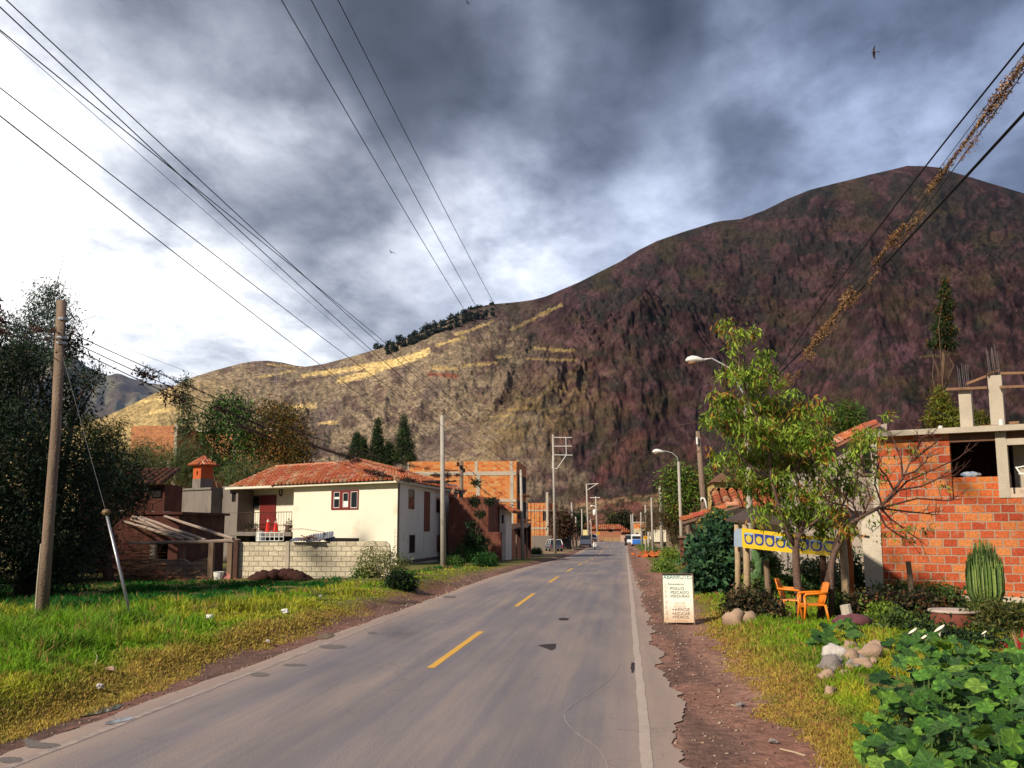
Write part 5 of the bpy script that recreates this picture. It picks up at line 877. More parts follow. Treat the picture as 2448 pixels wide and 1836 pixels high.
for pts, lb in ((((2262, 931, .1), (2360, 927, .1)), 'lower plank fixed between the two rooftop columns'), (((2311, 918, .3), (2358, 900, .3)), 'sloping plank joining the shorter rooftop column to the taller'), (((2360, 895, .1), (2392, 884, .6)), 'short plank stub at the top of the taller rooftop column'), (((2392, 893, .4), (2520, 890, .4)), 'upper plank running right from the top of the taller column'), (((2390, 926, .1), (2520, 921, .1)), 'lower plank running right from the taller column'), (((2340, 1020, -.1), (2414, 1018, -.1)), 'pale board lying on the roof slab at the foot of the taller column'), (((2405, 1012, .6), (2437, 1010, .6)), 'reddish board on the roof slab near the right edge')): tag(plank('plank', pts, .12, .035, mat('scaffold_plank', (.27, .15, .085), rough=.9, var=.4, vscale=5, bump=.3)), lb, 'plank', 'planks on the brick house roof')
for u, v0, v1, lb in ((2248, 1018, 1031, 'short white pipe stub standing on the roof slab'), (2393, 1003, 1024, 'taller white pipe at the foot of the taller rooftop column')):
    x, z1_ = BF.hit(u, v0, -.15); mb = MB(); mb.tube([(0, 0, 0), (0, 0, z1_ - zst)], .06, 10); o = mb.build('pipe_stub', M_paint); o.location = tuple(BF.W(x, -.15, zst)); tag(o, lb, 'pipe', 'pipes on the roof slab')
x, z_ = BF.hit(*z9(1010, 1215), .5); mb = MB(); 
for k in range(3): mb.rock((x + .12 * k, .16, zsill + .07), (.30, .16, .17), k)
o = mb.build('cloth_bundle', mat('blue_white_cloth', (.12, .20, .34), var=.4, vscale=7, col2=(.5, .48, .45)), smooth=True); o.location = tuple(BF.P); o.rotation_euler = (0, 0, bz_); tag(o, 'blue and white bundle of cloth on the brick parapet of the dark opening', 'cloth')
x, z_ = BF.hit(*z9(2165, 1180), -.2); wb = thing('window_grille', 'white metal frame leaning in the bay at the right edge of the picture', 'metal frame', BF.W(x, -.25, 0)); mb = MB(); 
mb.box((.1, 0, z_), (.34, .04, .04), 0); mb.box((-.08, 0, z_ + .1), (.04, .04, .2), 0, ('Y', -.5)); mb.box((.22, 0, z_ + .1), (.04, .04, .2)); mb.box((.07, 0, z_ + .2), (.32, .04, .03), 0, ('Y', -.2)); wb.rotation_euler = (0, .3, bz_); wb.rotation_euler = (0, 0, bz_); mb.build('frame', M_paint, wb); mb = MB(); mb.span((-.3, -.02, 0 + zf), (-.26, .03, z_)); mb.span((.26, -.02, zf), (.3, .03, z_)); mb.build('stand', M_iron, wb)
# ---------------------------------------------------------------- grey gabled house behind the tree
gh = thing('grey_house', 'pale rendered house with sloping tiled gable behind the leafy tree', 'house', (float(AY(2040, 1200, 37)[0]), 37, 0)); G_ = lambda u, v, Y=37.: AY(u, v, Y)
P_ = [G_(1925, 1290), G_(2120, 1290), G_(2120, 1012), G_(2098, 1017), G_(1925, 1105)]; mb = MB(); mb.yprism([(p[0], p[2]) for p in (P_[0] + [0, 0, -1.5], P_[1] + [0, 0, -1.5], *P_[2:])], 37, 43); mb.build('wall', mat('grey_render', (.46, .39, .33), var=.22, vscale=.8, stain=((.3, .24, .2), 1, .58)), gh, True)
mb = MB(); a_ = G_(1915, 1104, 36.8); b_ = G_(2103, 1010, 36.8); d = Vector(b_ - a_); g_ = d.normalized(); tiles(mb, (a_[0], 43.2, a_[2]), (0, -1, 0), g_, 6.5, lambda s: 0, lambda s: d.length, .42, .45, .16); mb.yprism([(a_[0], a_[2] - .02), (b_[0], b_[2] - .02), (b_[0], b_[2] - .12), (a_[0], a_[2] - .12)], 36.7, 43.2, (.3, .12, .07)); mb.build('roof', TILE(), gh, True)
mb = MB(); a_, b_ = G_(2062, 1132), G_(2081, 1060); mb.wall(a_[0] - .08, b_[0] + .08, a_[2] - .08, b_[2] + .08, 36.93, 37, [(a_[0], b_[0], a_[2], b_[2])]); w = mb.build('window', M_wood, gh, True); mb = MB(); mb.span((a_[0], 36.96, a_[2]), (b_[0], 36.98, b_[2])); mb.build('pane', M_glass, gh, True).parent = w
# low house with tiled roof behind the stall
lh = thing('low_house', 'low cream house with a mossy tiled roof behind the yellow banner', 'house', (float(AY(1850, 1300, 46)[0]), 46, 0)); L6 = lambda u, v, Y=46.: AY(u, v, Y)
a_, b_ = L6(1730, 1300), L6(1990, 1213); mb = MB(); mb.span((a_[0], 46, -.8), (b_[0], 51, b_[2])); mb.build('wall', M_plaster, lh, True); mb = MB(); tiles(mb, (a_[0] - .4, 45.5, b_[2]), (1, 0, 0), (0, .93, .30), b_[0] - a_[0] + .8, lambda s: 0, lambda s: 2.7, .42, .45, .16); tiles(mb, (b_[0] + .4, 50.6, b_[2]), (-1, 0, 0), (0, -.93, .30), b_[0] - a_[0] + .8, lambda s: 0, lambda s: 2.7, .42, .45, .16); mb.build('roof', TILE(), lh, True)
a_, b_ = L6(1725, 1228, 45.2), L6(2000, 1243, 45.2); mb = MB(); mb.span((a_[0], 44.6, b_[2]), (b_[0], 46, a_[2])); mb.build('concrete_awning', M_conc, lh, True)
mb = MB(); a_, b_ = L6(1800, 1325), L6(1822, 1262); mb.span((a_[0], 45.95, -.3), (b_[0], 46, b_[2])); mb.build('door', M_redwood, lh, True)
# lean-to with tiled roof on rough posts
lt = thing('tiled_lean_to', 'small lean-to with a sloping tiled roof on three rough posts', 'shelter', (float(AY(1680, 1330, 42)[0]), 42, 0)); L2 = lambda x, y, Y=42.: AY(*c6(x, y), Y)
a_, b_ = L2(270, 1052), L2(735, 912, 42); d = Vector(b_ - a_); mb = MB(); tiles(mb, (a_[0], 44.4, a_[2]), (0, -1, 0), d.normalized(), 2.6, lambda s: 0, lambda s: d.length, .42, .45, .14); mb.yprism([(a_[0], a_[2] - .02), (b_[0], b_[2] - .02), (b_[0], b_[2] - .13), (a_[0], a_[2] - .13)], 41.75, 44.45, (.20, .12, .08)); mb.build('roof', TILE(), lt, True)
for (x, x_, y0_, y1_, Y) in ((300, 325, 1075, 1330, 41.9), (318, 345, 1070, 1330, 42.5), (345, 365, 1060, 1310, 43.6)): mb = MB(); p, q = L2(x, y0_, Y), L2(x_, y1_, Y); q[2] = -.2; mb.tube([p, q], .08, 7); mb.build('post', M_woodp, lt, True)
mb = MB(); p = L2(300, 1305); q = L2(400, 1305); mb.span((p[0], 41.85, p[2] - .09), (q[0], 42, p[2] + .03)); mb.build('rail', M_wood, lt, True)
kb = thing('wooden_kiosk', 'small red-brown wooden box between the street lamp and the lean-to', 'kiosk', (float(AY(1640, 1300, 44)[0]), 44, -.1)); mb = MB(); a_, b_ = AY(1628, 1318, 44), AY(1647, 1286, 44); mb.span((a_[0], 44, a_[2] - .2), (b_[0], 44.8, b_[2])); mb.build('body', mat('kiosk_wood', (.16, .045, .03), var=.4, vscale=3, streak=True), kb, True); mb = MB(); mb.span((a_[0] - .08, 43.9, b_[2]), (b_[0] + .08, 44.9, b_[2] + .06)); mb.build('lid', M_wood, kb, True)
# ---------------------------------------------------------------- roadside stall with the banner
st = thing('roadside_stall', 'rough roadside stall of wooden posts under a dark plank roof', 'stall', (float(AY(1900, 1420, 27)[0]), 27, 0)); S_ = lambda x, y, Y: AY(*b7(x, y), Y)
def spost(x, y0, x1_, Y, r, m=M_woodp, top=2.45):
    p = S_(x, y0, Y); q = S_(x1_, y0 + 600, Y); p[2] = top; q[2] = float(gz(q[0], Y)) - .2; q[0] = p[0] + (q[0] - p[0]) * .6; mb = MB(); mb.tube([p, (p + q) / 2 + [.015, 0, 0], q], [r * .9, r, r * 1.05], 9); mb.build('post', m, st, True, smooth=True)
M_postl = mat('pale_post', (.50, .36, .22), rough=.95, var=.35, vscale=5, bump=.5, stain=((.25, .13, .08), 4, .62))
spost(350, 720, 340, 30.6, .088, M_postl, 2.2); spost(462, 720, 470, 30.0, .10, M_postl, 2.2); spost(1735, 620, 1775, 23.9, .095, M_postl, 2.3); spost(1470, 820, 1490, 27.5, .085, mat('dark_wood', (.1, .05, .035))); spost(1800, 620, 1835, 25.6, .10, mat('orange_post', (.42, .12, .03), var=.3, vscale=3))
A1_, A2_, A3_, A4_ = S_(190, 370, 31.2), S_(1900, 470, 23.4), S_(1900, 470, 23.4) + [1.0, 3.5, .4], S_(190, 370, 31.2) + [1.2, 3.5, .45]; mb = MB(); up_ = np.array([0, 0, .07]); mb.add([A1_, A2_, A3_, A4_, A1_ + up_, A2_ + up_, A3_ + up_, A4_ + up_], [(0, 3, 2, 1), (4, 5, 6, 7), (0, 1, 5, 4), (1, 2, 6, 5), (2, 3, 7, 6), (3, 0, 4, 7)]); mb.build('roof', mat('old_planks', (.10, .065, .05), var=.5, vscale=4, streak=True), st, True)
mb = MB(); mb.tube([S_(1740, 520, 23.6), S_(2090, 575, 23.2)], .03, 6); mb.build('roof_pole', M_polew, st, True)
bp_ = thing('end_panel', 'small pale blue board fixed at the left end of the yellow banner', 'board', S_(355, 590, 30.3)); mb = MB(); ps = [S_(*q, 30.3) for q in ((305, 700), (408, 705), (425, 475), (380, 462), (330, 470), (305, 520))]; k = len(ps); mb.add([p for p in ps] + [p + np.array([0, .05, 0]) for p in ps], [tuple(range(k)), tuple(range(k, 2 * k))[::-1]] + [(i, i + k, (i + 1) % k + k, (i + 1) % k) for i in range(k)]); mb.build('board', mat('pale_blue', (.36, .46, .60), rough=.6, var=.15, vscale=3), bp_, True)
# banner: yellow cloth with dark blue arches framing yellow medallions
bn = thing('banner', 'yellow banner with a row of blue-framed yellow medallions hung on the stall', 'banner', S_(400, 600, 29.8)); q0, q1 = S_(408, 590, 29.8), S_(1700, 700, 23.7); BN = Frame((q0[0], q0[1], 0), math.atan2(q1[1] - q0[1], q1[0] - q0[0])); BW_ = math.hypot(q1[0] - q0[0], q1[1] - q0[1]); bn.location = tuple(BN.P); bn.rotation_euler = (0, 0, BN.rz)
zt_l, zb_l = BN.hit(*b7(425, 455))[1], BN.hit(*b7(405, 712))[1]; zt_r, zb_r = BN.hit(*b7(1690, 588))[1], BN.hit(*b7(1700, 832))[1]
def bpnt(s, t, y=0): zt__, zb__ = zt_l + (zt_r - zt_l) * s, zb_l + (zb_r - zb_l) * s; return (s * BW_, y + .03 * math.sin(s * 5), zb__ + (zt__ - zb__) * t - .02 * math.sin(s * math.pi))
def bpatch(nm, s0, s1, t0, t1, y, m, parent, n=8, shape=None):
    mb = MB(); vs_ = []; 
    if shape is None:
        for j in range(4):
            for i in range(n + 1): vs_.append(bpnt(s0 + (s1 - s0) * i / n, t0 + (t1 - t0) * j / 3, y))
        mb.add(vs_, [(j * (n + 1) + i, j * (n + 1) + i + 1, (j + 1) * (n + 1) + i + 1, (j + 1) * (n + 1) + i) for j in range(3) for i in range(n)])
    else:
        pts = shape(); vs_ = [bpnt(s0 + (s1 - s0) * a_, t0 + (t1 - t0) * b__, y) for a_, b__ in pts]; k = len(vs_); c_ = bpnt((s0 + s1) / 2, (t0 + t1) / 2, y); mb.add(vs_ + [c_], [(i, (i + 1) % k, k) for i in range(k)])
    return mb.build(nm, m, parent)
M_ban = mat('banner_yellow', (.80, .52, .012), rough=.6, var=.1, vscale=3, bump=.1, bscale=8); M_bb = mat('banner_blue', (.012, .045, .30), rough=.6, var=.2); M_bl = mat('banner_line', (.35, .52, .62), rough=.6, var=.2); M_bm = mat('banner_medallion', (.72, .55, .05), rough=.6, var=.25, vscale=12, col2=(.45, .36, .05))
cl = bpatch('cloth', 0, 1, 0, 1, 0, M_ban, bn, 60); so = cl.modifiers.new('thickness', 'SOLIDIFY'); so.thickness = .006
nb = 8
def u_shape(): return [(.02, .98), (.02, .42), (.08, .18), (.22, .04), (.5, 0), (.78, .04), (.92, .18), (.98, .42), (.98, .98)]
def oval(): return [(.5 + .5 * math.cos(t), .5 + .5 * math.sin(t)) for t in np.linspace(0, 2 * math.pi, 17)[:-1]]
for k in range(nb):
    a_ = .03 + k * .121; b_ = a_ + .108; bpatch('frame_motif', a_, b_, .20, .80, -.006, M_bb, bn, shape=u_shape); bpatch('label_band', a_ + .004, b_ - .004, .70, .80, -.009, M_bb if k % 3 else M_bl, bn, 4); bpatch('medallion', a_ + .018, b_ - .018, .28, .68, -.010, M_bm, bn, shape=oval); bpatch('divider', b_ + .004, b_ + .008, .18, .82, -.007, M_bl, bn, 1)
# ---------------------------------------------------------------- two-sided sandwich board
sb_p = GP(1622, 1492); sL, sR = GP(1585, 1489), GP(1658, 1494); sz = math.atan2(sR[1] - sL[1], sR[0] - sL[0]); sz = .03; SP = Frame((sL[0], (sL[1] + sR[1]) / 2, float(sL[2])), sz); sg = thing('sandwich_board', 'hand-painted cream sandwich board listing groceries on the dirt shoulder', 'sign', SP.P, sz)
w_ = SP.hit(1656, 1450)[0]; hT = SP.hit(1620, 1371)[1]; hB = SP.hit(1620, 1486)[1]
def face(front=True):
    s_ = 1 if front else -1; mb = MB(); tl_ = .24 * s_; fw_ = lambda z: (-tl_ * (1 - z / hT)) * 1.0
    P = [(0, fw_(hB), hB), (w_, fw_(hB), hB), (w_, fw_(hT), hT), (0, fw_(hT), hT)]; th = .02 * s_; o = P + [(x, y + th, z) for x, y, z in P]; mb.add(o, [(0, 1, 2, 3), (4, 7, 6, 5), (0, 4, 5, 1), (1, 5, 6, 2), (2, 6, 7, 3), (3, 7, 4, 0)]); b = mb
    return b
bm_ = mat('sign_cream', (.84, .82, .70), rough=.7, var=.10, vscale=3, bump=.05, stain=((.66, .50, .34), 1.6, .60))
N = bm_.node_tree.nodes; Lk = bm_.node_tree.links; b = N['Principled BSDF']; src = b.inputs['Base Color'].links[0].from_socket; tc = N.new('ShaderNodeTexCoord'); sp_ = N.new('ShaderNodeSeparateXYZ'); Lk.new(tc.outputs['Object'], sp_.inputs[0]); mr = N.new('ShaderNodeMapRange'); Lk.new(sp_.outputs[2], mr.inputs[0]); mr.inputs[1].default_value = .5; mr.inputs[2].default_value = .0; x = N.new('ShaderNodeMix'); x.data_type = 'RGBA'; Lk.new(mr.outputs[0], x.inputs[0]); Lk.new(src, x.inputs[6]); x.inputs[7].default_value = (.58, .38, .24, 1); Lk.new(x.outputs[2], b.inputs['Base Color'])
pf = face().build('front_panel', bm_, sg); face(False).build('rear_panel', mat('dark_board', (.06, .04, .035)), sg)
for x in (-.02, w_): mb = MB(); mb.add([(x, -.245, 0), (x + .022, -.245, 0), (x + .022, -.01, hT), (x, -.01, hT), (x, -.21, 0), (x + .022, -.21, 0), (x + .022, .01, hT), (x, .01, hT)], [(0, 1, 2, 3), (4, 7, 6, 5), (0, 4, 5, 1), (1, 5, 6, 2), (2, 6, 7, 3), (3, 7, 4, 0)]); mb.build('leg', M_wood, sg); 
for x in (-.02, w_): mb = MB(); mb.add([(x, .245, 0), (x + .022, .245, 0), (x + .022, .03, hT), (x, .03, hT), (x, .21, 0), (x + .022, .21, 0), (x + .022, .012, hT), (x, .012, hT)], [(0, 3, 2, 1), (4, 5, 6, 7), (0, 1, 5, 4), (1, 2, 6, 5), (2, 3, 7, 6), (3, 0, 4, 7)]); mb.build('leg', M_wood, sg)
tlt = math.atan2(.24, hT); Hs = hT - hB; fr_ = lambda f: (hT - f * Hs)      # f = fraction of the board from its top
def write(txt, fx_, f, size, m, sx=1.0, al='LEFT'): z = fr_(f); font(txt, size, m, sg, (fx_ * w_, -.24 * (1 - z / hT) - .004, z), (math.pi / 2 - tlt * 1.0, 0, 0), sx=sx, align=al)
M_tq = mat('lettering_teal', (.03, .25, .22), var=.3); M_grn = mat('lettering_green', (.05, .14, .08), var=.3); M_brn = mat('lettering_brown', (.20, .10, .06), var=.3); M_fad = mat('lettering_faded', (.55, .36, .22), var=.2); M_fad2 = mat('lettering_pale', (.62, .50, .34), var=.2)
write('ABARROTES', .03, .115, .155, M_tq, .74); write('Perecederos', .17, .235, .055, M_grn, 1.3); write('POLLO', .24, .335, .088, M_grn, 1.15); write('.PESCADO', .22, .415, .088, M_grn, 1.05); write('.VERDURAS', .20, .492, .088, M_grn, 1.0)
write('LECHE', .36, .63, .075, M_fad2, 1.1); write('ACEITE', .34, .70, .075, M_fad2, 1.1); write('+ARROZ', .28, .765, .088, M_brn, 1.12); write('+AZUCAR', .27, .845, .088, M_brn, 1.0); write('+FIDEOS', .27, .915, .088, M_brn, 1.1); write('ASERRIN', .34, .985, .07, M_fad, 1.1)
for i, ch_ in enumerate('CERVEZA'): write(ch_, .05, .30 + .108 * i, .11, M_fad2 if i < 3 else M_fad, 1.0)
# ---------------------------------------------------------------- orange plastic chairs
M_ora = mat('orange_plastic', (.72, .20, .008), rough=.4, var=.08, vscale=3, bump=0, spec=.5)
def chair(loc, rz, label):
    t = thing('plastic_chair', label, 'chair', loc, rz, 'orange plastic chairs under the tree'); mb = MB(); mb.box((0, 0, .43), (.46, .44, .035)); mb.box((0, -.21, .405), (.44, .02, .07)); mb.build('seat', M_ora, t, bevel=.01)
    mb = MB(); vs_ = []; 
    for j in range(6):
        for i in range(7): a_ = (i / 6 - .5); z = .45 + j * .085 * 1.0; x = a_ * (.46 - .03 * max(0, j - 3)); vs_.append((x, .20 + j * .025 - .08 * (a_ * a_) * 4 * .5, z + (.02 * (1 - 4 * a_ * a_) if j == 5 else 0)))
    mb.add(vs_, [(j * 7 + i, j * 7 + i + 1, (j + 1) * 7 + i + 1, (j + 1) * 7 + i) for j in range(5) for i in range(6)]); o = mb.build('backrest', M_ora, t, smooth=True); so = o.modifiers.new('thickness', 'SOLIDIFY'); so.thickness = .025
    for s in (-1, 1):
        mb = MB(); mb.tube([(s * .24, .26, .68), (s * .27, .05, .67), (s * .27, -.2, .655), (s * .26, -.235, .60)], .027, 7); mb.build('armrest', M_ora, t, smooth=True)
        mb = MB(); mb.tube([(s * .26, -.235, .62), (s * .25, -.22, .40), (s * .27, -.27, 0)], [.026, .03, .02], 7); mb.build('leg', M_ora, t, smooth=True); mb = MB(); mb.tube([(s * .22, .2, .44), (s * .25, .28, 0)], [.03, .02], 7); mb.build('leg', M_ora, t, smooth=True)
    return t
p = GP(1892, 1492); p = AY(1893, 1440, 22.6); p[2] = float(gz(p[0], 22.6)) + .02; chair(p, R_(70), 'orange plastic chair behind the dark hedge, its back to the road'); p = AY(1943, 1450, 21.6); p[2] = float(gz(p[0], 21.6)) - .03; chair(p, R_(-85), 'orange plastic chair between the two trunks, facing left')
# ---------------------------------------------------------------- peach tree with two trunks
PE = [(.16, .26, .02), (.24, .36, .03), (.10, .18, .02), (.27, .34, .05), (.26, .17, .03), (.20, .27, .03), (.06, .11, .015), (.18, .28, .03), (.28, .38, .04), (.12, .20, .02), (.36, .15, .03)]
TY = 22.5; pb1, pb2 = GP(1914, 1486), GP(1966, 1492); pt = thing('peach_tree', 'leafy two-stemmed tree with drooping narrow leaves over the yellow banner', 'tree', (pb1[0], TY, float(gz(pb1[0], TY)))); mb = MB(); o_ = np.array(pt.location)
def TP(u, v, Y=TY): return Vector(AY(u, v, Y) - o_)
M_pb = mat('peach_bark', (.17, .105, .08), rough=.95, var=.5, vscale=10, bump=.7)
mb.tube([TP(1916, 1492) - Vector((0, 0, .15)), TP(1912, 1440), TP(1906, 1390), TP(1903, 1340), TP(1903, 1300), TP(1912, 1270)], [.105, .092, .085, .082, .078, .06], 9)
mb.build('trunk', M_pb, pt, smooth=True); mb = MB(); mb.tube([TP(1958, 1500, 21.8) - Vector((0, 0, .15)), TP(1965, 1450, 21.9), TP(1975, 1405, 22), TP(1988, 1350, 22.1), TP(1998, 1306, 22.2), TP(2013, 1270, 22.3), TP(2034, 1252, 22.3)], [.095, .08, .075, .072, .068, .07, .06], 9); mb.build('trunk', M_pb, pt, smooth=True)
BR = [((1903, 1310), (1880, 1270), (1868, 1230), (1845, 1150), (1838, 1060), (1790, 960), (1768, 870), (1762, 800)), ((1905, 1300), (1912, 1250), (1918, 1190), (1900, 1130), (1868, 1090), (1850, 1020), (1832, 940), (1828, 880)), ((1912, 1270), (1935, 1240), (1950, 1190), (1940, 1100), (1925, 1020), (1912, 970)), ((1868, 1230), (1830, 1210), (1780, 1160), (1735, 1120), (1700, 1075)), ((1845, 1150), (1790, 1110), (1730, 1050), (1690, 1000)), ((1912, 1270), (1945, 1250), (1985, 1215), (2000, 1160), (2005, 1110)), ((2013, 1270), (2005, 1230), (2030, 1170), (2060, 1100), (2080, 1040)), ((1900, 1130), (1930, 1060), (1960, 1000)), ((1838, 1060), (1880, 1000), (1880, 960)), ((2034, 1252), (2000, 1225), (1970, 1190)), ((1762, 800), (1745, 778)), ((1768, 870), (1745, 850)), ((1762, 820), (1800, 800))]
for b in BR:
    P = []; yo = random.uniform(-1.2, 1.2)
    for i, q in enumerate(b): P.append(TP(q[0], q[1], TY + yo * i / len(b)))
    r = .05 if len(b) > 5 else .032; mb.tube(P, [r * (1 - .85 * i / (len(P) - 1)) + .004 for i in range(len(P))], 6); 
    mb2 = mb
    for _ in range(len(b) * 2):
        k = random.randrange(1, len(P)); s0 = P[k - 1].lerp(P[k], random.random()); e = s0 + Vector((random.gauss(0, .3), random.gauss(0, .3), random.gauss(.1, .25))); mb.tube([s0, s0.lerp(e, .5) + Vector((0, 0, .03)), e], [.012, .008, .003], 4)
mb.build('limbs', M_pb, pt, smooth=True)
CB = [(1734, 776, 20, 18), (1765, 798, 22, 15), (1806, 797, 14, 13), (1750, 826, 18, 12), (1754, 838, 8, 7), (1832, 848, 15, 20), (1757, 868, 20, 12), (1818, 868, 14, 12), (1735, 892, 24, 15), (1772, 892, 26, 17), (1812, 885, 22, 20), (1838, 890, 16, 22), (1862, 912, 14, 12), (1812, 912, 30, 18), (1718, 945, 28, 14), (1735, 962, 25, 20), (1893, 935, 11, 11), (1692, 1000, 22, 13), (1715, 985, 30, 20), (1742, 1003, 42, 24), (1795, 965, 45, 32), (1850, 970, 35, 30), (1925, 968, 26, 16), (1895, 990, 35, 28), (1963, 965, 12, 16), (1952, 1000, 28, 24), (1790, 1030, 55, 35), (1860, 1030, 50, 35), (1915, 1045, 45, 35), (1960, 1060, 30, 35), (1702, 1085, 14, 14), (1712, 1105, 14, 16), (1765, 1085, 30, 28), (1770, 1130, 22, 20), (1820, 1090, 50, 30), (1880, 1100, 50, 32), (1937, 1120, 35, 25), (1976, 1105, 22, 25), (1800, 1160, 32, 22), (1850, 1170, 35, 25), (1900, 1180, 38, 28), (1950, 1175, 35, 30), (1995, 1160, 25, 25), (2010, 1130, 18, 18), (1840, 1218, 42, 14), (1822, 1242, 18, 12), (1893, 1225, 40, 20), (1945, 1220, 30, 25), (1990, 1215, 30, 22), (1900, 1275, 22, 24), (1877, 1268, 15, 12), (1975, 1262, 34, 18), (2024, 1262, 28, 15), (2060, 1040, 28, 14), (2084, 1035, 20, 14), (2050, 1075, 22, 22), (2030, 1105, 22, 20), (2075, 1090, 15, 20), (2040, 1160, 22, 20), (2120, 980, 10, 8) if False else (2060, 1055, 20, 12), (1870, 1140, 30, 15)]
bl = [PB(u, v, TY + random.uniform(-.9, .9), ru, rv) for u, v, ru, rv in CB]
crown('crown', bl, 1500, 8, .17, .042, PE, pt, 1.1, .15, shell=.2)
tw = thing('leaf_sprig', 'single tuft of leaves on a thin twig against the dark mountain', 'twig', AY(2127, 1010, 22)) ; mb = MB(); mb.tube([(0, 0, -.25), (.01, 0, 0), (.0, 0, .22)], .006, 4); mb.tube([(0, 0, -.25), tuple(AY(2088, 1085, 22) - np.array(tw.location))], .008, 4); mb.build('twig', M_pb, tw); crown('leaves', [PB(2127, 990, 22, 10, 9)], 6, 7, .16, .035, PE, tw, .8, .12)
# bare-branched tree to the right
bt = thing('bare_tree', 'nearly leafless dark-twigged tree spreading in front of the orange bricks', 'tree', (float(AY(2034, 1252, 22)[0]), 22.0, float(gz(5.6, 22)))); o_ = np.array(bt.location); mb = MB(); rr = random.Random(5)
main = [(1995, 1320), (2034, 1252), (2070, 1228), (2105, 1212), (2135, 1175), (2160, 1140), (2178, 1100), (2192, 1070)]; P = [Vector(AY(u, v, 22.) - o_) for u, v in main]; mb.tube([Vector(AY(1985, 1420, 22) - o_) - Vector((0, 0, .5)), Vector(AY(1988, 1350, 22) - o_)] + P, [.07, .065, .06, .052, .045, .04, .032, .024, .015, .006], 7); mb.build('trunk', M_pb, bt, smooth=True); mb = MB(); tips = []
SEG = [((2105, 1212), (2190, 1190), (2262, 1200), (2300, 1190)), ((2105, 1212), (2170, 1225), (2215, 1228), (2240, 1232)), ((2120, 1200), (2165, 1150), (2230, 1120), (2290, 1095), (2305, 1080)), ((2135, 1175), (2200, 1165), (2250, 1140), (2282, 1135)), ((2160, 1140), (2155, 1100), (2140, 1060), (2130, 1035)), ((2178, 1100), (2210, 1075), (2240, 1060), (2255, 1045)), ((2192, 1070), (2200, 1045), (2230, 1040)), ((2070, 1228), (2060, 1190), (2045, 1150), (2050, 1110)), ((2100, 1216), (2115, 1260), (2150, 1280), (2190, 1300)), ((2110, 1212), (2090, 1160), (2095, 1120), (2110, 1090)), ((2105, 1212), (2125, 1238), (2160, 1265), (2210, 1300)), ((2135, 1175), (2120, 1140), (2090, 1105), (2085, 1080)), ((2055, 1240), (2020, 1210), (1985, 1200), (1960, 1180)), ((2055, 1240), (2040, 1200), (2000, 1170), (1975, 1150)), ((2060, 1237), (2080, 1190), (2070, 1140)), ((2160, 1140), (2190, 1125), (2215, 1100), (2220, 1085))]
for s in SEG:
    Y0 = 22.; yo = rr.uniform(-1, 1); P = [Vector(AY(u + rr.uniform(-3, 3), v + rr.uniform(-3, 3), Y0 + yo * i / len(s)) - o_) for i, (u, v) in enumerate(s)]; mb.tube(P, [.022 * (1 - .8 * i / (len(P) - 1)) + .003 for i in range(len(P))], 5)
    for _ in range(10):
        k = rr.randrange(1, len(P)); s0 = P[k - 1].lerp(P[k], rr.random()); d = (P[k] - P[k - 1]).normalized(); e = s0 + (d * .7 + Vector((rr.gauss(0, .5), rr.gauss(0, .5), rr.gauss(.15, .5)))).normalized() * rr.uniform(.2, .55); m_ = s0.lerp(e, .5) + Vector((0, 0, rr.uniform(-.03, .04))); mb.tube([s0, m_, e], [.009, .006, .003], 4); tips.append(e)
        for _ in range(2): e2 = m_.lerp(e, rr.random()) + Vector((rr.gauss(0, .12), rr.gauss(0, .12), rr.gauss(.03, .12))); mb.tube([m_, e2], [.005, .002], 3)
mb.build('limbs', mat('dark_twig', (.10, .045, .035), var=.4), bt)
crown('leaves', [PB(2185, 1075, 22, 20, 12), PB(2200, 1130, 22, 10, 7), PB(2212, 1140, 22, 12, 8), PB(2135, 1210, 22, 10, 8), PB(2160, 1262, 22, 14, 12), PB(2220, 1265, 22, 18, 10), PB(2150, 1285, 22, 22, 7), PB(2110, 1282, 22, 14, 8), PB(2090, 1130, 22, 25, 25), PB(2065, 1180, 22, 25, 20), PB(2260, 1160, 22, 6, 5), PB(2085, 1250, 22, 15, 10), PB(2100, 1060, 22, 20, 20), PB(2130, 1080, 22, 10, 12)], 90, 6, .14, .03, PE + GREEN, bt, .9, .12, shell=.2)
# ---------------------------------------------------------------- plants, stones
def bush(name, label, cat, u, v, Y, ru, rv, n, L, W, pal, group=None, extra=(), droop=.1, sp=.22, depth=None):
    p = AY(u, v, Y); b = np.array([p[0], Y, float(gz(p[0], Y))]); bl = [PB(u, v, Y, ru, rv)] + [PB(u + du, v + dv, Y + dy, a_, b_) for du, dv, dy, a_, b_ in extra]; return tree(name, label, cat, b, bl, .025, n, 7, L, W, pal, group, droop, sp, twigs=2, shell=.45)
CAST = [(.02, .065, .03), (.035, .10, .045), (.012, .035, .02), (.06, .13, .05)]
bush('castor_bush', 'large dark glossy-leaved bush left of the stall posts', 'bush', 1700, 1350, 32.5, 50, 70, 900, .22, .14, CAST, None, ((-8, 50, 0, 48, 25), (25, -75, .4, 28, 35), (-20, -40, .4, 25, 35), (30, 20, -.3, 25, 50)), .3, .3)
bush('tall_shrub', 'tall yellow-flowered shrub rising above the castor bush', 'shrub', 1712, 1265, 34, 35, 32, 380, .16, .06, [(.04, .10, .03), (.07, .14, .04), (.02, .05, .02), (.07, .14, .04), (.04, .10, .03), (.55, .38, .05)], None, ((10, -22, 0, 22, 18),))
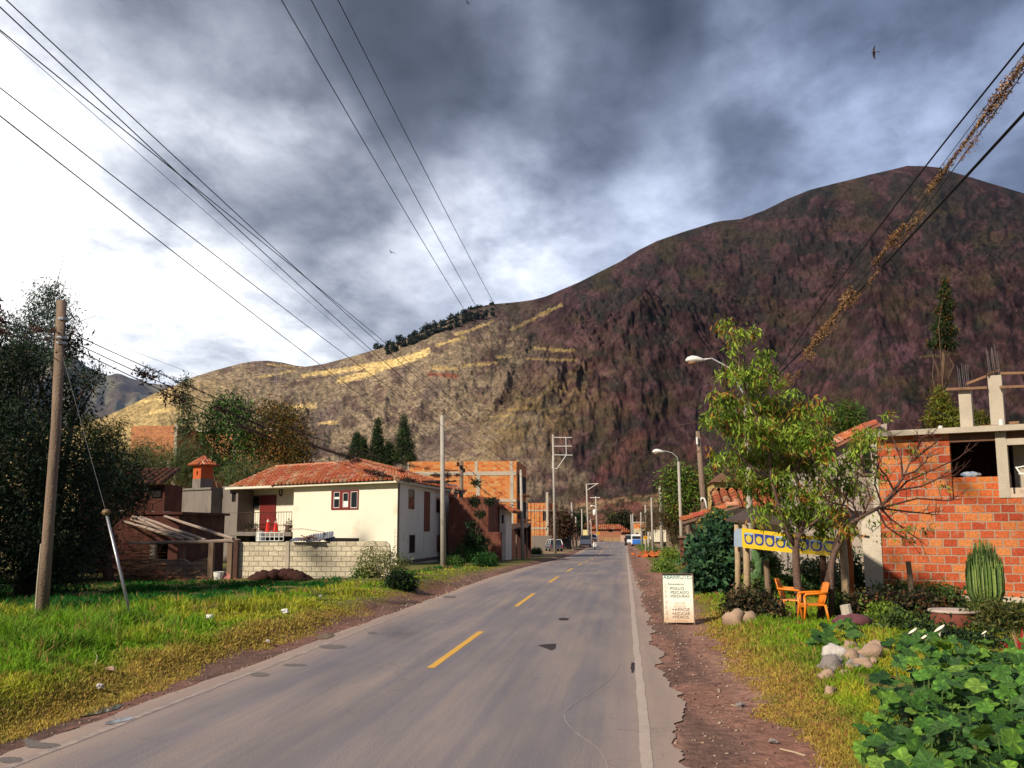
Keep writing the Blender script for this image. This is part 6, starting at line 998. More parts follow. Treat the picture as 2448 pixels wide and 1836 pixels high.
bush('dark_hedge', 'low dark red-leaved hedge in front of the stall', 'hedge', 1790, 1444, 22.0, 46, 26, 900, .09, .05, [(.03, .03, .014), (.06, .05, .02), (.012, .012, .008), (.16, .10, .05), (.04, .055, .02)], None, ((35, 8, 0, 35, 22), (-30, 8, 0, 22, 18), (60, 20, -.3, 25, 18)))
bush('dark_hedge', 'dark hedge right of the orange chairs below the brick house', 'hedge', 2085, 1450, 22, 60, 24, 520, .10, .06, [(.03, .03, .012), (.05, .055, .018), (.015, .012, .008), (.12, .05, .02)], None, ((90, -6, 0, 60, 22), (160, 10, -.3, 50, 22)))
bush('grass_mound', 'bright green weedy mound along the foot of the brick house', 'weeds', 2150, 1418, 27, 60, 14, 420, .14, .03, [(.05, .13, .02), (.08, .18, .025), (.03, .07, .015)], None, ((90, 2, 0, 45, 14),), -.2)
VN = [(.08, .13, .025), (.05, .09, .02), (.12, .16, .03), (.025, .05, .015)]
for (u, v, Y, ru, rv, n, lb, pal) in ((2160, 1500, 19.5, 42, 26, 380, 'weedy green bush behind the stone pile', VN), (2240, 1530, 18.5, 50, 30, 460, 'dark weedy bush behind the white lilies', DARKG + VN[:2]), (2330, 1560, 17.5, 50, 34, 520, 'dark bush in front of the concrete basin', DARKG + VN[:1]), (2400, 1500, 19.5, 55, 48, 620, 'tall olive bush right of the concrete basin', [(.09, .10, .02), (.06, .08, .02), (.13, .12, .03), (.03, .04, .012)]), (2355, 1480, 20.5, 38, 34, 420, 'olive bush at the foot of the cactus', [(.10, .13, .025), (.06, .09, .02), (.15, .16, .04)]), (2430, 1600, 16.5, 42, 40, 420, 'dark shaded bush at the right edge above the squash leaves', DARKG), (2270, 1440, 22.0, 26, 16, 200, 'small round leafed plant against the brick wall', VN), (2010, 1455, 22.5, 22, 26, 220, 'small green plant beside the stall post', VN), (2110, 1475, 21, 26, 18, 240, 'light green low plant behind the purple rock', YGREEN[:3]), (1830, 1345, 33, 30, 25, 240, 'green shrub under the left part of the banner', GREEN), (1950, 1370, 31, 50, 34, 520, 'flowering green bush under the banner between the trunks', [(.05, .12, .03), (.08, .17, .04), (.03, .07, .02), (.05, .12, .03), (.55, .5, .3)]), (1860, 1400, 30.5, 50, 22, 400, 'low grassy shrub behind the hedge', GREEN), (2035, 1370, 31, 26, 50, 330, 'dark climbing plant left of the pale corner column', CAST), (1600, 1322, 62, 22, 12, 220, 'light green clump beside the parked van', YGREEN), (1668, 1388, 36, 20, 20, 160, 'dry yellow weeds left of the castor bush', [(.25, .2, .05), (.15, .15, .03), (.3, .17, .07)]), (1660, 1340, 40, 22, 26, 220, 'yellow-green weeds under the tiled lean-to', [(.22, .2, .05), (.12, .15, .03), (.25, .14, .05)]), (1635, 1335, 52, 12, 14, 120, 'small leafy weed by the lamp post', GREEN)):
    bush('bush', lb, 'bush', u, v, Y, ru, rv, n, .11 if Y < 30 else .14, .045, pal, 'bushes on the right verge', ((ru * .5, rv * .4, -.2, ru * .6, rv * .6), (-ru * .5, rv * .35, .2, ru * .6, rv * .6)))
# cactus: a dense clump of upright ribbed stems
ct = thing('cactus', 'tall clump of upright green columnar cactus stems against the brick wall', 'cactus', (float(AY(2358, 1440, 24)[0]), 24, float(gz(9, 24)))); o_ = np.array(ct.location); mb = MB(); rr = random.Random(3); zB = AY(2358, 1440, 24)[2] - o_[2]
for i in range(290):
    a_ = rr.uniform(0, 6.28); q = math.sqrt(rr.random()); x = q * math.cos(a_); y = q * math.sin(a_); hh = (AY(2358, 1288, 24)[2] - o_[2]) * (1 - .30 * q ** 2.5) * rr.uniform(.86, 1.05); bx, by = x * .12, y * .12; R__ = .40
    rad = .017; zs_ = np.linspace(0, 1, 7); pth = [(bx + (x * R__ - bx) * min(1, t * 1.9) ** .8 * (1 if t < .75 else 1), by + (y * R__ - by) * min(1, t * 1.9) ** .8, -.05 + hh * t) for t in zs_]; c_ = rr.choice([(.11, .18, .04), (.17, .25, .05), (.06, .11, .03), (.22, .28, .08)])
    mb.tube(pth, [rad * k for k in (.9, 1, 1.05, 1.05, 1, .95, .4)], 6, col=c_)
mb.build('stems', mat('cactus_skin', (1, 1, 1), rough=.6, var=.3, vscale=14, attr=True, bump=.2), ct)
# prickly pear pads
pp_ = thing('prickly_pear', 'prickly pear cactus with flat green pads behind the banner posts', 'cactus', (float(AY(1800, 1400, 31.8)[0]), 31.8, 0.0)); o_ = np.array(pp_.location)
for (x, y, w_, h__, rz) in ((140, 880, 55, 90, .3), (590, 830, 60, 110, -.2), (700, 900, 75, 90, .6), (620, 940, 50, 80, .1), (540, 1090, 40, 60, .0), (660, 1000, 50, 80, -.5), (600, 1060, 50, 90, .2)):
    p = S_(x, y, 31.8) - o_; mb = MB(); mb.rock((0, 0, 0), (w_ / 5.53 * 31.8 / FPX * 1.7, .05, h__ / 5.53 * 31.8 / FPX * 1.7), 1, 12, .0); o = mb.build('pad', mat('pear_pad', (.10, .19, .07), rough=.6, var=.2), pp_, smooth=True); o.location = tuple(p); o.rotation_euler = (0, rz, 0)
mb = MB(); mb.tube([(.2, 0, -.1), (.25, 0, .5), (.3, 0, 1.0)], .05, 6); mb.build('stem', mat('pear_pad', (.1, .19, .07)), pp_)
# small stakes and stumps
for (u, v0, v1, Y, r, lb, m_) in ((1836, 1340, 1400, 30, .085, 'short weathered stake behind the left chair', M_wood), (2180, 1342, 1420, 24.5, .065, 'leaning weathered stake in front of the brick wall', M_wood), (2027, 1446, 1484, 20.6, .11, 'broken pale stump of a concrete post beside the purple rock', M_concl), (2323, 1558, 1580, 15.5, .07, 'cut tree stump at the edge of the squash leaves', M_wood), (2413, 1560, 1585, 15.5, .035, 'thin cut stake right of the stump', M_wood)):
    p, q = AY(u, v0, Y), AY(u, v1, Y); g_ = float(gz(q[0], Y)); mb = MB(); mb.tube([(0, 0, -.15), (-.01, 0, (p[2] - g_) * .6), (-.04, 0, p[2] - g_)], [r * 1.1, r, r * .95], 9); o = mb.build('stake', m_, smooth=False); o.location = (q[0], Y, g_); tag(o, lb, 'stake')
def rock_at(nm, u, v, d, seed, m, lb, cat='rock', group=None, dz=0., Y=None):
    b = GP(u, v) if Y is None else np.array([AY(u, v, Y)[0], Y, float(gz(AY(u, v, Y)[0], Y))]); mb = MB(); mb.rock((0, 0, d[2] * .3), d, seed, 12, .2); o = mb.build(nm, m, smooth=True); o.location = (b[0], b[1], b[2] + dz); o.rotation_euler = (0, 0, seed); return tag(o, lb, cat, group)
M_r1 = mat('tan_rock', (.40, .27, .19), rough=.95, var=.3, vscale=5, bump=.6); M_r2 = mat('purple_rock', (.16, .055, .065), rough=.9, var=.35, vscale=5, bump=.6); M_r3 = mat('grey_rock', (.26, .22, .21), rough=.95, var=.35, vscale=6, bump=.6); M_r4 = mat('white_rock', (.55, .50, .46), rough=.95, var=.3, vscale=6, bump=.6)
rock_at('rock', 1757, 1500, (.40, .4, .48), 2, M_r1, 'larger tan rock standing at the end of the dark hedge'); rock_at('rock', 1788, 1494, (.42, .4, .34), 5, M_r1, 'smaller tan rock leaning beside the larger one by the hedge'); rock_at('rock', 2033, 1503, (.42, .66, .36), 4.7, M_r2, 'long purple rock in the grass in front of the broken post stump')
rr = random.Random(9); ST = []
for (x, y, w_, mm) in ((870, 505, 110, M_r4), (850, 585, 120, M_r3), (905, 600, 55, M_r1), (860, 625, 60, M_r3), (985, 465, 80, M_r1), (1175, 465, 100, M_r1), (1125, 510, 120, M_r1), (1000, 530, 90, M_r1), (1060, 545, 60, M_r3), (1000, 575, 60, M_r3), (925, 470, 45, M_r1), (1100, 455, 45, M_r3), (1080, 580, 80, M_r1), (975, 597, 45, M_r1), (1035, 590, 35, M_r3), (1235, 490, 50, M_r1), (820, 670, 85, M_r1), (845, 780, 70, M_r1), (1030, 500, 70, M_r1), (940, 640, 45, M_r1), (1150, 560, 50, M_r1), (780, 600, 50, M_r3), (960, 500, 60, M_r1), (905, 548, 50, M_r3)): ST.append((x, y, w_, mm))
LBL = ['white pointed stone on the upper left of the stone pile', 'largest grey stone on the left of the stone pile', 'round tan stone in the middle left of the pile', 'grey wedge stone under the largest grey one', 'flat tan stone on top of the pile', 'tan slab at the upper right of the pile', 'broad tan stone on the right of the pile', 'wide tan stone in the middle of the pile', 'grey stone right of the pile centre', 'grey stone low in the middle of the pile', 'small tan stone at the top left of the pile', 'small grey stone at the top of the pile', 'tan stone at the lower right of the pile', 'small tan stone at the low centre of the pile', 'tiny grey stone at the low right of the centre', 'small tan stone at the far right of the pile', 'pink-tan stone below the left of the pile', 'lone tan stone well below the pile', 'tan stone just under the top flat one', 'small tan stone at the bottom centre of the pile', 'small tan stone at the bottom right of the pile', 'small grey stone at the far left of the pile', 'tan stone next to the white pointed one', 'small grey stone between the white and the largest grey one']
for i, ((x, y, w_, mm), lb) in enumerate(zip(ST, LBL)):
    u, v = r2(x, y + w_ * .25); b = GP(u, v); k = w_ / 2.957 * b[1] / FPX * 1.45; rock_at('stone', u, v, (k, k * .8, k * .75), i + 3, mm, lb, 'stone', 'stones of the pile in the grass', .03)
bs = thing('basin', 'round red-sided concrete wash basin with a pale rim below the cactus', 'basin', AY(2285, 1500, 20.5)); bs.location.z = float(gz(bs.location.x, 20.5)); zr_ = AY(2285, 1453, 20.5)[2] - bs.location.z; rr_ = .47
mb = MB(); mb.lathe((0, 0, -.1), [(rr_ * .78, 0), (rr_ * .9, zr_ * .5), (rr_ * .97, zr_)], 24); mb.build('side', mat('red_concrete', (.20, .055, .035), var=.4, vscale=3, stain=((.1, .05, .03), 2, .55)), bs, smooth=True); mb = MB(); mb.lathe((0, 0, zr_ - .1), [(rr_ * .96, 0), (rr_ * 1.06, .03), (rr_ * 1.04, .07), (rr_ * .9, .06), (rr_ * .6, .0)], 24); mb.build('rim', mat('pink_rim', (.52, .40, .34), var=.3), bs, smooth=True)
# calla lilies
for (x, y, s_, lb) in ((1140, 1510, 1.0, 'white calla lily left of the others behind the yellow grass'), (1400, 1498, 1.2, 'tallest white calla lily, right of the other two'), (1250, 1562, .9, 'lowest white calla lily nearest the grass'), (1830, 1500, .6, 'small white lily among the dark leaves near the basin')):
    u, v = r1(x, y); Y = 17.0; p = AY(u, v, Y); g_ = float(gz(p[0], Y)); t = thing('calla_lily', lb, 'flower', (p[0], Y, g_), 0, 'white calla lilies'); hh = p[2] - g_; mb = MB(); mb.tube([(0, 0, 0), (.02, 0, hh * .6), (0, 0, hh)], .007, 5); mb.build('stem', mat('lily_stem', (.08, .16, .03)), t); mb = MB(); n = 12; vs_ = []
    for j, (r, z) in enumerate(((.008, 0), (.02, .04), (.045, .08), (.07, .105))):
        for i in range(n): a_ = 2 * math.pi * i / n; vs_.append((r * s_ * math.cos(a_), r * s_ * math.sin(a_), hh + z * s_ + (.05 * s_ * math.cos(a_) if j == 3 else 0)))
    mb.add(vs_, [(j * n + i, j * n + (i + 1) % n, (j + 1) * n + (i + 1) % n, (j + 1) * n + i) for j in range(3) for i in range(n)]); mb.build('spathe', mat('lily_white', (.80, .74, .58), rough=.5, var=.08), t, smooth=True); mb = MB(); mb.tube([(0, 0, hh + .02), (0, 0, hh + .09 * s_)], .007, 5); mb.build('spadix', mat('lily_yellow', (.7, .4, .03)), t)
# spiky red plant at the edge of the frame
p = AY(2446, 1555, 16); rp = thing('red_plant', 'spiky bright red plant cut by the right edge of the picture', 'plant', (p[0], 16, float(gz(p[0], 16)))); n = 60; D = rand_unit(n); D[:, 2] = np.abs(D[:, 2]) + .2; V, F = leaves_geo(np.repeat([[p[0], 16, p[2] - .1]], n, 0) + rng.normal(size=(n, 3)) * .04, .38, .05, D); raw_mesh('leaves', V, F, leafmat(), rp, np.repeat(pick_cols(n, [(.45, .012, .02), (.3, .01, .015), (.35, .2, .12)], .3), 2, 0)); mb = MB(); mb.tube([(0, 0, -.05), (0, 0, p[2] - rp.location.z)], .03, 6); mb.build('stem', M_wood, rp)
# ---------------------------------------------------------------- squash patch: broad lobed leaves on stems
def lobed(n=20):
    a_ = np.linspace(0, 2 * np.pi, n, endpoint=False); r = 1 + .10 * np.cos(5 * a_ + .6) - .62 * np.exp(-((np.mod(a_ + np.pi, 2 * np.pi) - np.pi) / .22) ** 2); return np.stack([r * np.sin(a_), -r * np.cos(a_)], 1)
def squash(name, label, pts, hmin, hmax, rmin, rmax, pal, cat='squash plant', seed=1, cup=.22):
    "one patch: leaves as cupped lobed discs"
    k = len(pts); o2 = lobed(); n = len(o2); Vs, Fs, Cs = [], [], []; base = 0; r_ = np.random.default_rng(seed); cc = pick_cols(k, pal, .2)
    for i, (x, y, hf) in enumerate(pts):
        R__ = r_.uniform(rmin, rmax); z = float(gz(x, y)) + hmin + (hmax - hmin) * hf; nrm = np.array([r_.normal(0, .42), -.35 + r_.normal(0, .42), 1.0]); nrm /= np.linalg.norm(nrm); t_ = np.cross(nrm, [r_.normal(), r_.normal(), .1]); t_ /= np.linalg.norm(t_); s_ = np.cross(nrm, t_); ph = r_.random() * 6.28
        rings = [np.zeros((1, 2))]; V = [np.array([x, y, z])]
        for q in (.5, 1.0):
            for j, (a_, b_) in enumerate(o2 * q): rad = math.hypot(a_, b_); hgt = R__ * (cup * rad ** 2 * .8 - cup * .45 * (rad > .8) + .07 * math.sin(5 * math.atan2(b_, a_) + ph) * rad); V.append(np.array([x, y, z]) + (t_ * a_ + s_ * b_) * R__ + nrm * hgt)
        Vs += V; F = [(0, 1 + j, 1 + (j + 1) % n) for j in range(n)]
        for j in range(n): a_, b_, c_, d_ = 1 + j, 1 + (j + 1) % n, 1 + n + (j + 1) % n, 1 + n + j; F += [(a_, d_, c_), (a_, c_, b_)]
        Fs += [(base + f[0], base + f[1], base + f[2]) for f in F]; Cs += [tuple(cc[i] * (1.0 + .55 * ((m if m < n else (m - n) // 2) % 4 == 0) - .12 * (m < n))) for m in range(len(F))]; base += len(V)
    t = thing(name, label, cat, (pts[0][0], pts[0][1], float(gz(pts[0][0], pts[0][1])))); raw_mesh('leaves', np.array(Vs), np.array(Fs), mat('squash_leaf', (1, 1, 1), rough=.55, var=.35, vscale=11, attr=True, bump=.5, bscale=30, transl=.22), t, np.array(Cs), smooth=True)
    mb = MB()
    for i, (x, y, hf) in enumerate(pts[::2]): z = float(gz(x, y)); mb.tube([(x - t.location.x + r_.normal() * .05, y - t.location.y, z - t.location.z), (x - t.location.x, y - t.location.y, z - t.location.z + hmin + (hmax - hmin) * hf)], .006, 4)
    sm_ = mb.build('stems', mat('squash_stem', (.09, .16, .04)), t); sm_['kind'] = 'stuff'; return t
SQ = [(.040, .11, .012), (.065, .16, .018), (.02, .06, .01), (.10, .20, .02), (.05, .12, .02), (.045, .10, .02), (.13, .22, .03), (.03, .08, .012)]
def scatter_px(poly, n, r_, Ymin=None):
    "points on the ground inside a polygon given in photo pixels (y px of the leaf tops ~ ground)"
    poly = [GP(u, v)[:2] for u, v in poly]; P = np.array(poly); out = []; lo, hi = P.min(0), P.max(0)
    while len(out) < n:
        q = r_.uniform(lo, hi); ins = False; j = len(P) - 1
        for i in range(len(P)):
            if (P[i][1] > q[1]) != (P[j][1] > q[1]) and q[0] < (P[j][0] - P[i][0]) * (q[1] - P[i][1]) / (P[j][1] - P[i][1]) + P[i][0]: ins = not ins
            j = i
        if ins: out.append((q[0], q[1], r_.random()))
    return out
r_ = np.random.default_rng(8)
squash('squash_plant', 'big spreading squash plant with broad lobed leaves filling the lower right corner', scatter_px([(2062, 1905), (2090, 1800), (2095, 1745), (2150, 1680), (2230, 1640), (2330, 1625), (2600, 1610), (2700, 2000), (2150, 2050)], 1150, r_), .04, .55, .05, .108, SQ)
squash('squash_plant', 'medium squash plant between the purple rock and the stone pile', scatter_px([(1935, 1570), (1960, 1525), (2010, 1500), (2060, 1520), (2060, 1545), (1985, 1570)], 60, r_), .05, .24, .07, .12, SQ, seed=4)
squash('squash_plant', 'small trailing squash plant right of the stone pile', scatter_px([(2110, 1580), (2160, 1545), (2270, 1548), (2250, 1580), (2150, 1592)], 60, r_), .06, .25, .07, .12, SQ, seed=6)
# ================================================================ FAR PART OF THE STREET
def cb(x, y): return 1400 + x / 6.9125, 1100 + y / 6.9125
# street lamps on the right
def lamp(bu, bY, topv, headu, headv, label, r0, r1, hs=1.0, pu=None):
    b = AY(bu, 1330, bY); b = np.array([b[0], bY, float(gz(b[0], bY))]); tp = AY(pu or bu, topv, bY); t = thing('street_lamp', label, 'street lamp', b, 0, 'street lamps on the right'); mb = MB(); mb.tube([(0, 0, -.2), tuple((tp - b) * .5), tuple(tp - b)], [r0, (r0 + r1) / 2, r1], 12); mb.build('pole', M_pole, t, smooth=True)
    hd = AY(headu, headv, bY) - b; q = tp - b; mb = MB(); mb.tube([tuple(q + [0, 0, -.35]), tuple(q + [-.08, 0, .35]), tuple(q + (hd - q) * [.35, 1, 0] + [0, 0, (hd - q)[2] * .75 + .12]), tuple(q + (hd - q) * [.7, 1, 0] + [0, 0, (hd - q)[2] + .06]), tuple(hd)], .032, 8); mb.build('arm', mat('lamp_arm', (.55, .55, .56), rough=.4, metal=.4), t, smooth=True)
    mb = MB(); n = 12; vs_ = []; 
    for i, (x, rr, zz) in enumerate(((.28, .04, 0), (.12, .10, .02), (-.05, .17, .04), (-.25, .19, .05), (-.42, .13, .03), (-.5, .03, .0))):
        for j in range(n): a_ = 2 * math.pi * j / n; vs_.append((hd[0] + x * hs, hd[1] + rr * hs * math.cos(a_), hd[2] + zz * hs + rr * hs * .75 * math.sin(a_)))
    mb.add(vs_, [(i * n + j, i * n + (j + 1) % n, (i + 1) * n + (j + 1) % n, (i + 1) * n + j) for i in range(5) for j in range(n)] + [tuple(range(n))[::-1], tuple(5 * n + j for j in range(n))]); mb.build('lamp_head', M_paint, t, smooth=True)
    mb = MB(); mb.lathe((hd[0] - .22 * hs, hd[1], hd[2] - .20 * hs), [(.08 * hs, 0), (.17 * hs, .06 * hs), (.18 * hs, .12 * hs)], 12); mb.build('lens', mat('lamp_lens', (.25, .14, .08), rough=.3), t, smooth=True); return t
lamp(1797, 39.0, 960, 1669, 861, 'nearer street lamp rising behind the leafy tree', .15, .10, 1.0, 1782)
lamp(1631, 80.0, 1104, 1578, 1080, 'farther street lamp in front of the round green tree', .16, .10, 1.25, 1622)
wp3 = thing('wooden_pole', 'tall brown wooden pole behind the tiled lean-to', 'utility pole', (float(AY(1690, 1330, 47)[0]), 47.0, -.1)); o_ = np.array(wp3.location); mb = MB(); mb.tube([AY(1692, 1325, 47) - o_, AY(1678, 1150, 47) - o_, AY(1668, 1031, 47) - o_], [.17, .14, .10], 10); mb.build('pole', M_woodp, wp3, smooth=True)
mb = MB(); mb.tube([AY(1666, 1045, 46.8) - o_, AY(1667, 1062, 46.8) - o_], .05, 6); mb.build('insulator', M_paint, wp3); mb = MB(); mb.tube([AY(*c6(*q), 46.8) - o_ for q in ((412, 880), (420, 858), (440, 862), (452, 890), (468, 968))], .045, 7); mb.build('conduit', M_paint, wp3, smooth=True)
# bare poles down the street: (base px, top px, radius)
def fpole(bx, by, tx, ty, lb, Y=None, r=.15, group='poles down the far street', fn=c5):
    u, v = fn(bx, by); b = GP(u, v) if Y is None else None
    if b is None: q = AY(u, v, Y); b = np.array([q[0], Y, float(gz(q[0], Y))])
    tp = AY(*fn(tx, ty), b[1]); t = thing('concrete_pole', lb, 'utility pole', b, 0, group); mb = MB(); mb.tube([(0, 0, -.2), tuple(tp - b)], [r, r * .65], 9); mb.build('pole', M_pole, t, smooth=True); return t, tp - b
fpole(625, 1268, 597, 495, 'bare pole on the left between the parked cars and the white pickup'); fpole(678, 1200, 664, 730, 'short pole just left of the white pickup', 150); fpole(775, 1150, 765, 595, 'pole rising behind the white pickup', 168)
tpl, q = fpole(882, 1135, 842, 185, 'tallest far pole, with a slanting white crossarm, left of the road', 175, .2)
mb = MB(); P = lambda x, y: AY(*c5(x, y), 175) - np.array(tpl.location); mb.tube([P(850, 190), P(1040, 180)], .05, 5); mb.tube([P(860, 285), P(1020, 185)], .05, 5); mb.build('crossarm', M_paint, tpl)
fpole(935, 1080, 913, 765, 'thin low pole beside the yellow wall', 190, .12)
trp, q = fpole(1030, 1125, 995, 390, 'far pole with a small lamp and a white transformer drum', 195, .2); P = lambda x, y: AY(*c5(x, y), 195) - np.array(trp.location); mb = MB(); mb.lathe(tuple(P(978, 690)), [(.2, -.2), (.34, 0), (.36, .7), (.3, .9), (.1, 1.0)], 12); mb.build('transformer', M_paint, trp, smooth=True); mb = MB(); mb.tube([P(905, 415), P(1065, 412)], .07, 5); mb.build('crossarm', M_paint, trp); mb = MB(); mb.tube([P(1010, 570), P(960, 545), P(935, 548)], .08, 5); mb.rock(tuple(P(932, 548)), (.55, .4, .35), 1, 8, .1); mb.build('lamp_head', M_paint, trp)
for i, (bx, by, tx, ty, Y, lb) in enumerate(((1592, 1100, 1578, 690, 180, 'leftmost of the two close poles right of the dark hedge'), (1622, 1100, 1606, 675, 172, 'right one of the two close poles right of the dark hedge'), (1755, 1120, 1742, 650, 150, 'pole just left of the yellow warning sign'), (1833, 1150, 1815, 530, 132, 'pole behind the yellow warning sign'), (1940, 1200, 1914, 410, 112, 'pole beside the left edge of the white truck'), (2098, 1285, 2055, 225, 96, 'speckled pale pole standing in front of the white truck'), (1000 + 870, 1170, 1865, 980, 120, 'short brown post left of the white truck'))): fpole(bx, by, tx, ty, lb, Y, .14 if i != 5 else .17)
# vehicles --------------------------------------------------------
def vehicle(name, label, cat, loc, rz, L, W, H, body, cab, group=None, hood=.27, boot=.14, bed=False, van=False, belt=.52, gl=None):
    "body lofted along y (front +y), separate glasshouse, roof, wheels, lamps"
    t = thing(name, label, cat, loc, rz, group); mb = MB(); zb_, zs = .28, H * belt + .05; sec = [(-.5, .38, zs * .93, .90), (-.47, .28, zs, .97), (-.25, zb_, zs, 1), (.1, zb_, zs, 1), (.36, zb_, zs * .94, .98), (.47, .30, zs * .82, .92), (.5, .38, zs * .72, .84)]
    if van: sec = [(-.5, .34, H * .95, .93), (-.48, zb_, H * .98, .98), (.25, zb_, H, 1), (.36, zb_, H * .93, .98), (.45, .3, H * .55, .95), (.5, .36, H * .48, .88)]
    vs_ = []; n = 8
    for (fy, z0, z1, w) in sec:
        hw = W / 2 * w; r = .10
        for x, z in ((-hw + r * .3, z0), (-hw, z0 + r), (-hw, z1 - r * 1.6), (-hw + r * 1.1, z1), (hw - r * 1.1, z1), (hw, z1 - r * 1.6), (hw, z0 + r), (hw - r * .3, z0)): vs_.append((x, fy * L, z))
    k = len(sec); mb.add(vs_, [(i * n + j, (i + 1) * n + j, (i + 1) * n + (j + 1) % n, i * n + (j + 1) % n) for i in range(k - 1) for j in range(n)] + [tuple(range(n)), tuple((k - 1) * n + j for j in range(n))[::-1]])
    if bed: mb.span((-W / 2 + .02, -L / 2 + .02, zs), (-W / 2 + .10, -L * .12, zs + .22)); mb.span((W / 2 - .10, -L / 2 + .02, zs), (W / 2 - .02, -L * .12, zs + .22)); mb.span((-W / 2 + .1, -L / 2 + .02, zs), (W / 2 - .1, -L / 2 + .1, zs + .22))
    mb.build('body', body, t, smooth=False, bevel=.02); glm = gl or M_glass
    if not van:
        y0, y1 = (-L * .12 if bed else -L * (.5 - boot)), L * (.5 - hood); hw0, hw1 = W / 2 * .93, W / 2 * .74; zt__ = H; mb = MB(); mb.add([(-hw0, y0, zs - .02), (hw0, y0, zs - .02), (hw0, y1, zs - .02), (-hw0, y1, zs - .02), (-hw1, y0 + L * (.04 if bed else .09), zt__ - .05), (hw1, y0 + L * (.04 if bed else .09), zt__ - .05), (hw1, y1 - L * .12, zt__ - .05), (-hw1, y1 - L * .12, zt__ - .05)], [(0, 3, 2, 1), (4, 5, 6, 7), (0, 1, 5, 4), (1, 2, 6, 5), (2, 3, 7, 6), (3, 0, 4, 7)]); mb.build('windows', glm, t)
        mb = MB(); ya, yb = y0 + L * (.03 if bed else .08), y1 - L * .11; mb.span((-hw1 - .02, ya, zt__ - .06), (hw1 + .02, yb, zt__)); 
        for s in (-1, 1):
            for q in (0, .5, 1): yy0, yy1 = y0 + (y1 - y0) * q, ya + (yb - ya) * q; mb.tube([(s * hw0, yy0, zs), (s * (hw1 + .01), yy1, zt__ - .03)], .035, 5)
        mb.build('roof', cab, t, bevel=.02)
    else:
        mb = MB(); 
        for s in (-1, 1):
            for a_, b_ in ((-.42, -.2), (-.17, .05), (.08, .28)): mb.box((s * (W / 2 - .002), (a_ + b_) / 2 * L, H * .72), (.03, (b_ - a_) * L, H * .24))
        mb.build('side_windows', glm, t); mb = MB(); mb.box((0, -L * .497, H * .72), (W * .78, .05, H * .24)); mb.build('rear_window', glm, t); mb = MB(); mb.add([(-W * .42, L * .372, H * .90), (W * .42, L * .372, H * .90), (W * .44, L * .452, H * .58), (-W * .44, L * .452, H * .58)], [(0, 1, 2, 3)]); mb.build('windscreen', glm, t)
    for s in (-1, 1):
        for fy in (-.31, .31):
            mb = MB(); a_ = s * (W / 2 - .11); mb.tube([(a_ - .10, fy * L, .31), (a_ + .10, fy * L, .31)], .31, 14); w = mb.build('wheel', mat('tyre', (.02, .02, .02), rough=.9), t); mb = MB(); mb.tube([(a_ + s * .06, fy * L, .31), (a_ + s * .115, fy * L, .31)], .17, 10); mb.build('rim', M_galv, w)
        mb = MB(); mb.box((s * W * .37, L * .485, zs * .72), (.26, .1, .13)); mb.build('headlight', mat('headlight', (.8, .8, .78), rough=.15), t); mb = MB(); mb.box((s * W * .41, -L * .49, zs * .82), (.14, .08, .24)); mb.build('tail_light', mat('tail_light', (.45, .02, .02), rough=.3), t)
    mb = MB(); mb.box((0, -L * .505, .42), (W * .9, .1, .16)); mb.build('rear_bumper', mat('bumper', (.10, .10, .11), rough=.6), t); mb = MB(); mb.box((0, L * .5, .42), (W * .88, .1, .18)); mb.build('front_bumper', mat('bumper', (.1, .1, .11)), t); return t
CW = lambda c, n: mat('car_' + n, c, rough=.3, var=.08, vscale=2, bump=0, spec=.6)
def on_ground(u, v): return GP(u, v)
V_ = lambda x, y: on_ground(*c5(x, y))
vehicle('parked_car', 'dark and silver hatchback parked by the pole with the white frame', 'car', V_(285, 1305) + [0, 2, 0], R_(14), 3.9, 1.75, 1.5, CW((.05, .06, .09), 'dark'), CW((.6, .62, .65), 'silver'), 'parked vehicles', hood=.2, boot=.03)
vehicle('minibus', 'dark minibus with a pale blue windscreen behind the hatchback', 'minibus', V_(440, 1268) + [0, 2.5, 0], R_(190), 4.8, 1.9, 2.35, CW((.015, .02, .03), 'navy'), CW((.015, .02, .03), 'navy'), 'parked vehicles', van=True, gl=mat('pale_glass', (.25, .45, .55), rough=.15, spec=.6))
vehicle('pickup', 'white pickup with a dark rear window parked on the left', 'pickup', V_(812, 1235) + [0, 2.4, 0], R_(4), 5.0, 1.85, 1.85, CW((.75, .75, .76), 'white'), CW((.06, .06, .07), 'black'), 'parked vehicles', bed=True, hood=.25)
vehicle('parked_car', 'small white car farther down the left side beyond the pickup', 'car', V_(935, 1140) + [0, 2, 0], R_(10), 4.0, 1.7, 1.5, CW((.75, .75, .76), 'white'), CW((.75, .75, .76), 'white'), 'parked vehicles')
vehicle('parked_car', 'white car nearest the road edge on the right', 'car', V_(1570, 1200) + [0, 3, 0], R_(-6), 4.2, 1.7, 1.75, CW((.75, .75, .76), 'white'), CW((.75, .75, .76), 'white'), 'parked vehicles')
bv = vehicle('van', 'white and blue van seen from behind on the right shoulder', 'van', V_(1690, 1218) + [0, 2.0, 0], R_(-5), 4.2, 1.75, 1.95, CW((.75, .75, .76), 'white'), CW((.75, .75, .76), 'white'), 'parked vehicles', van=True)
mb = MB(); mb.box((.1, -2.16, .75), (1.5, .06, .75)); mb.box((.9, -.6, .75), (.05, 2.6, .75)); mb.build('blue_panel', CW((.03, .16, .6), 'blue'), bv)
tk = thing('truck', 'parked truck with a cream slatted cargo body behind the speckled pole', 'truck', V_(2040, 1262) + [0, 2.5, 0], R_(-3)); mb = MB(); mb.span((-1.2, -2.4, 1.0), (1.2, 2.6, 2.75)); 
for k in range(9): mb.span((-1.17 + k * .285, -2.45, 1.0), (-1.13 + k * .285, -2.402, 2.75))
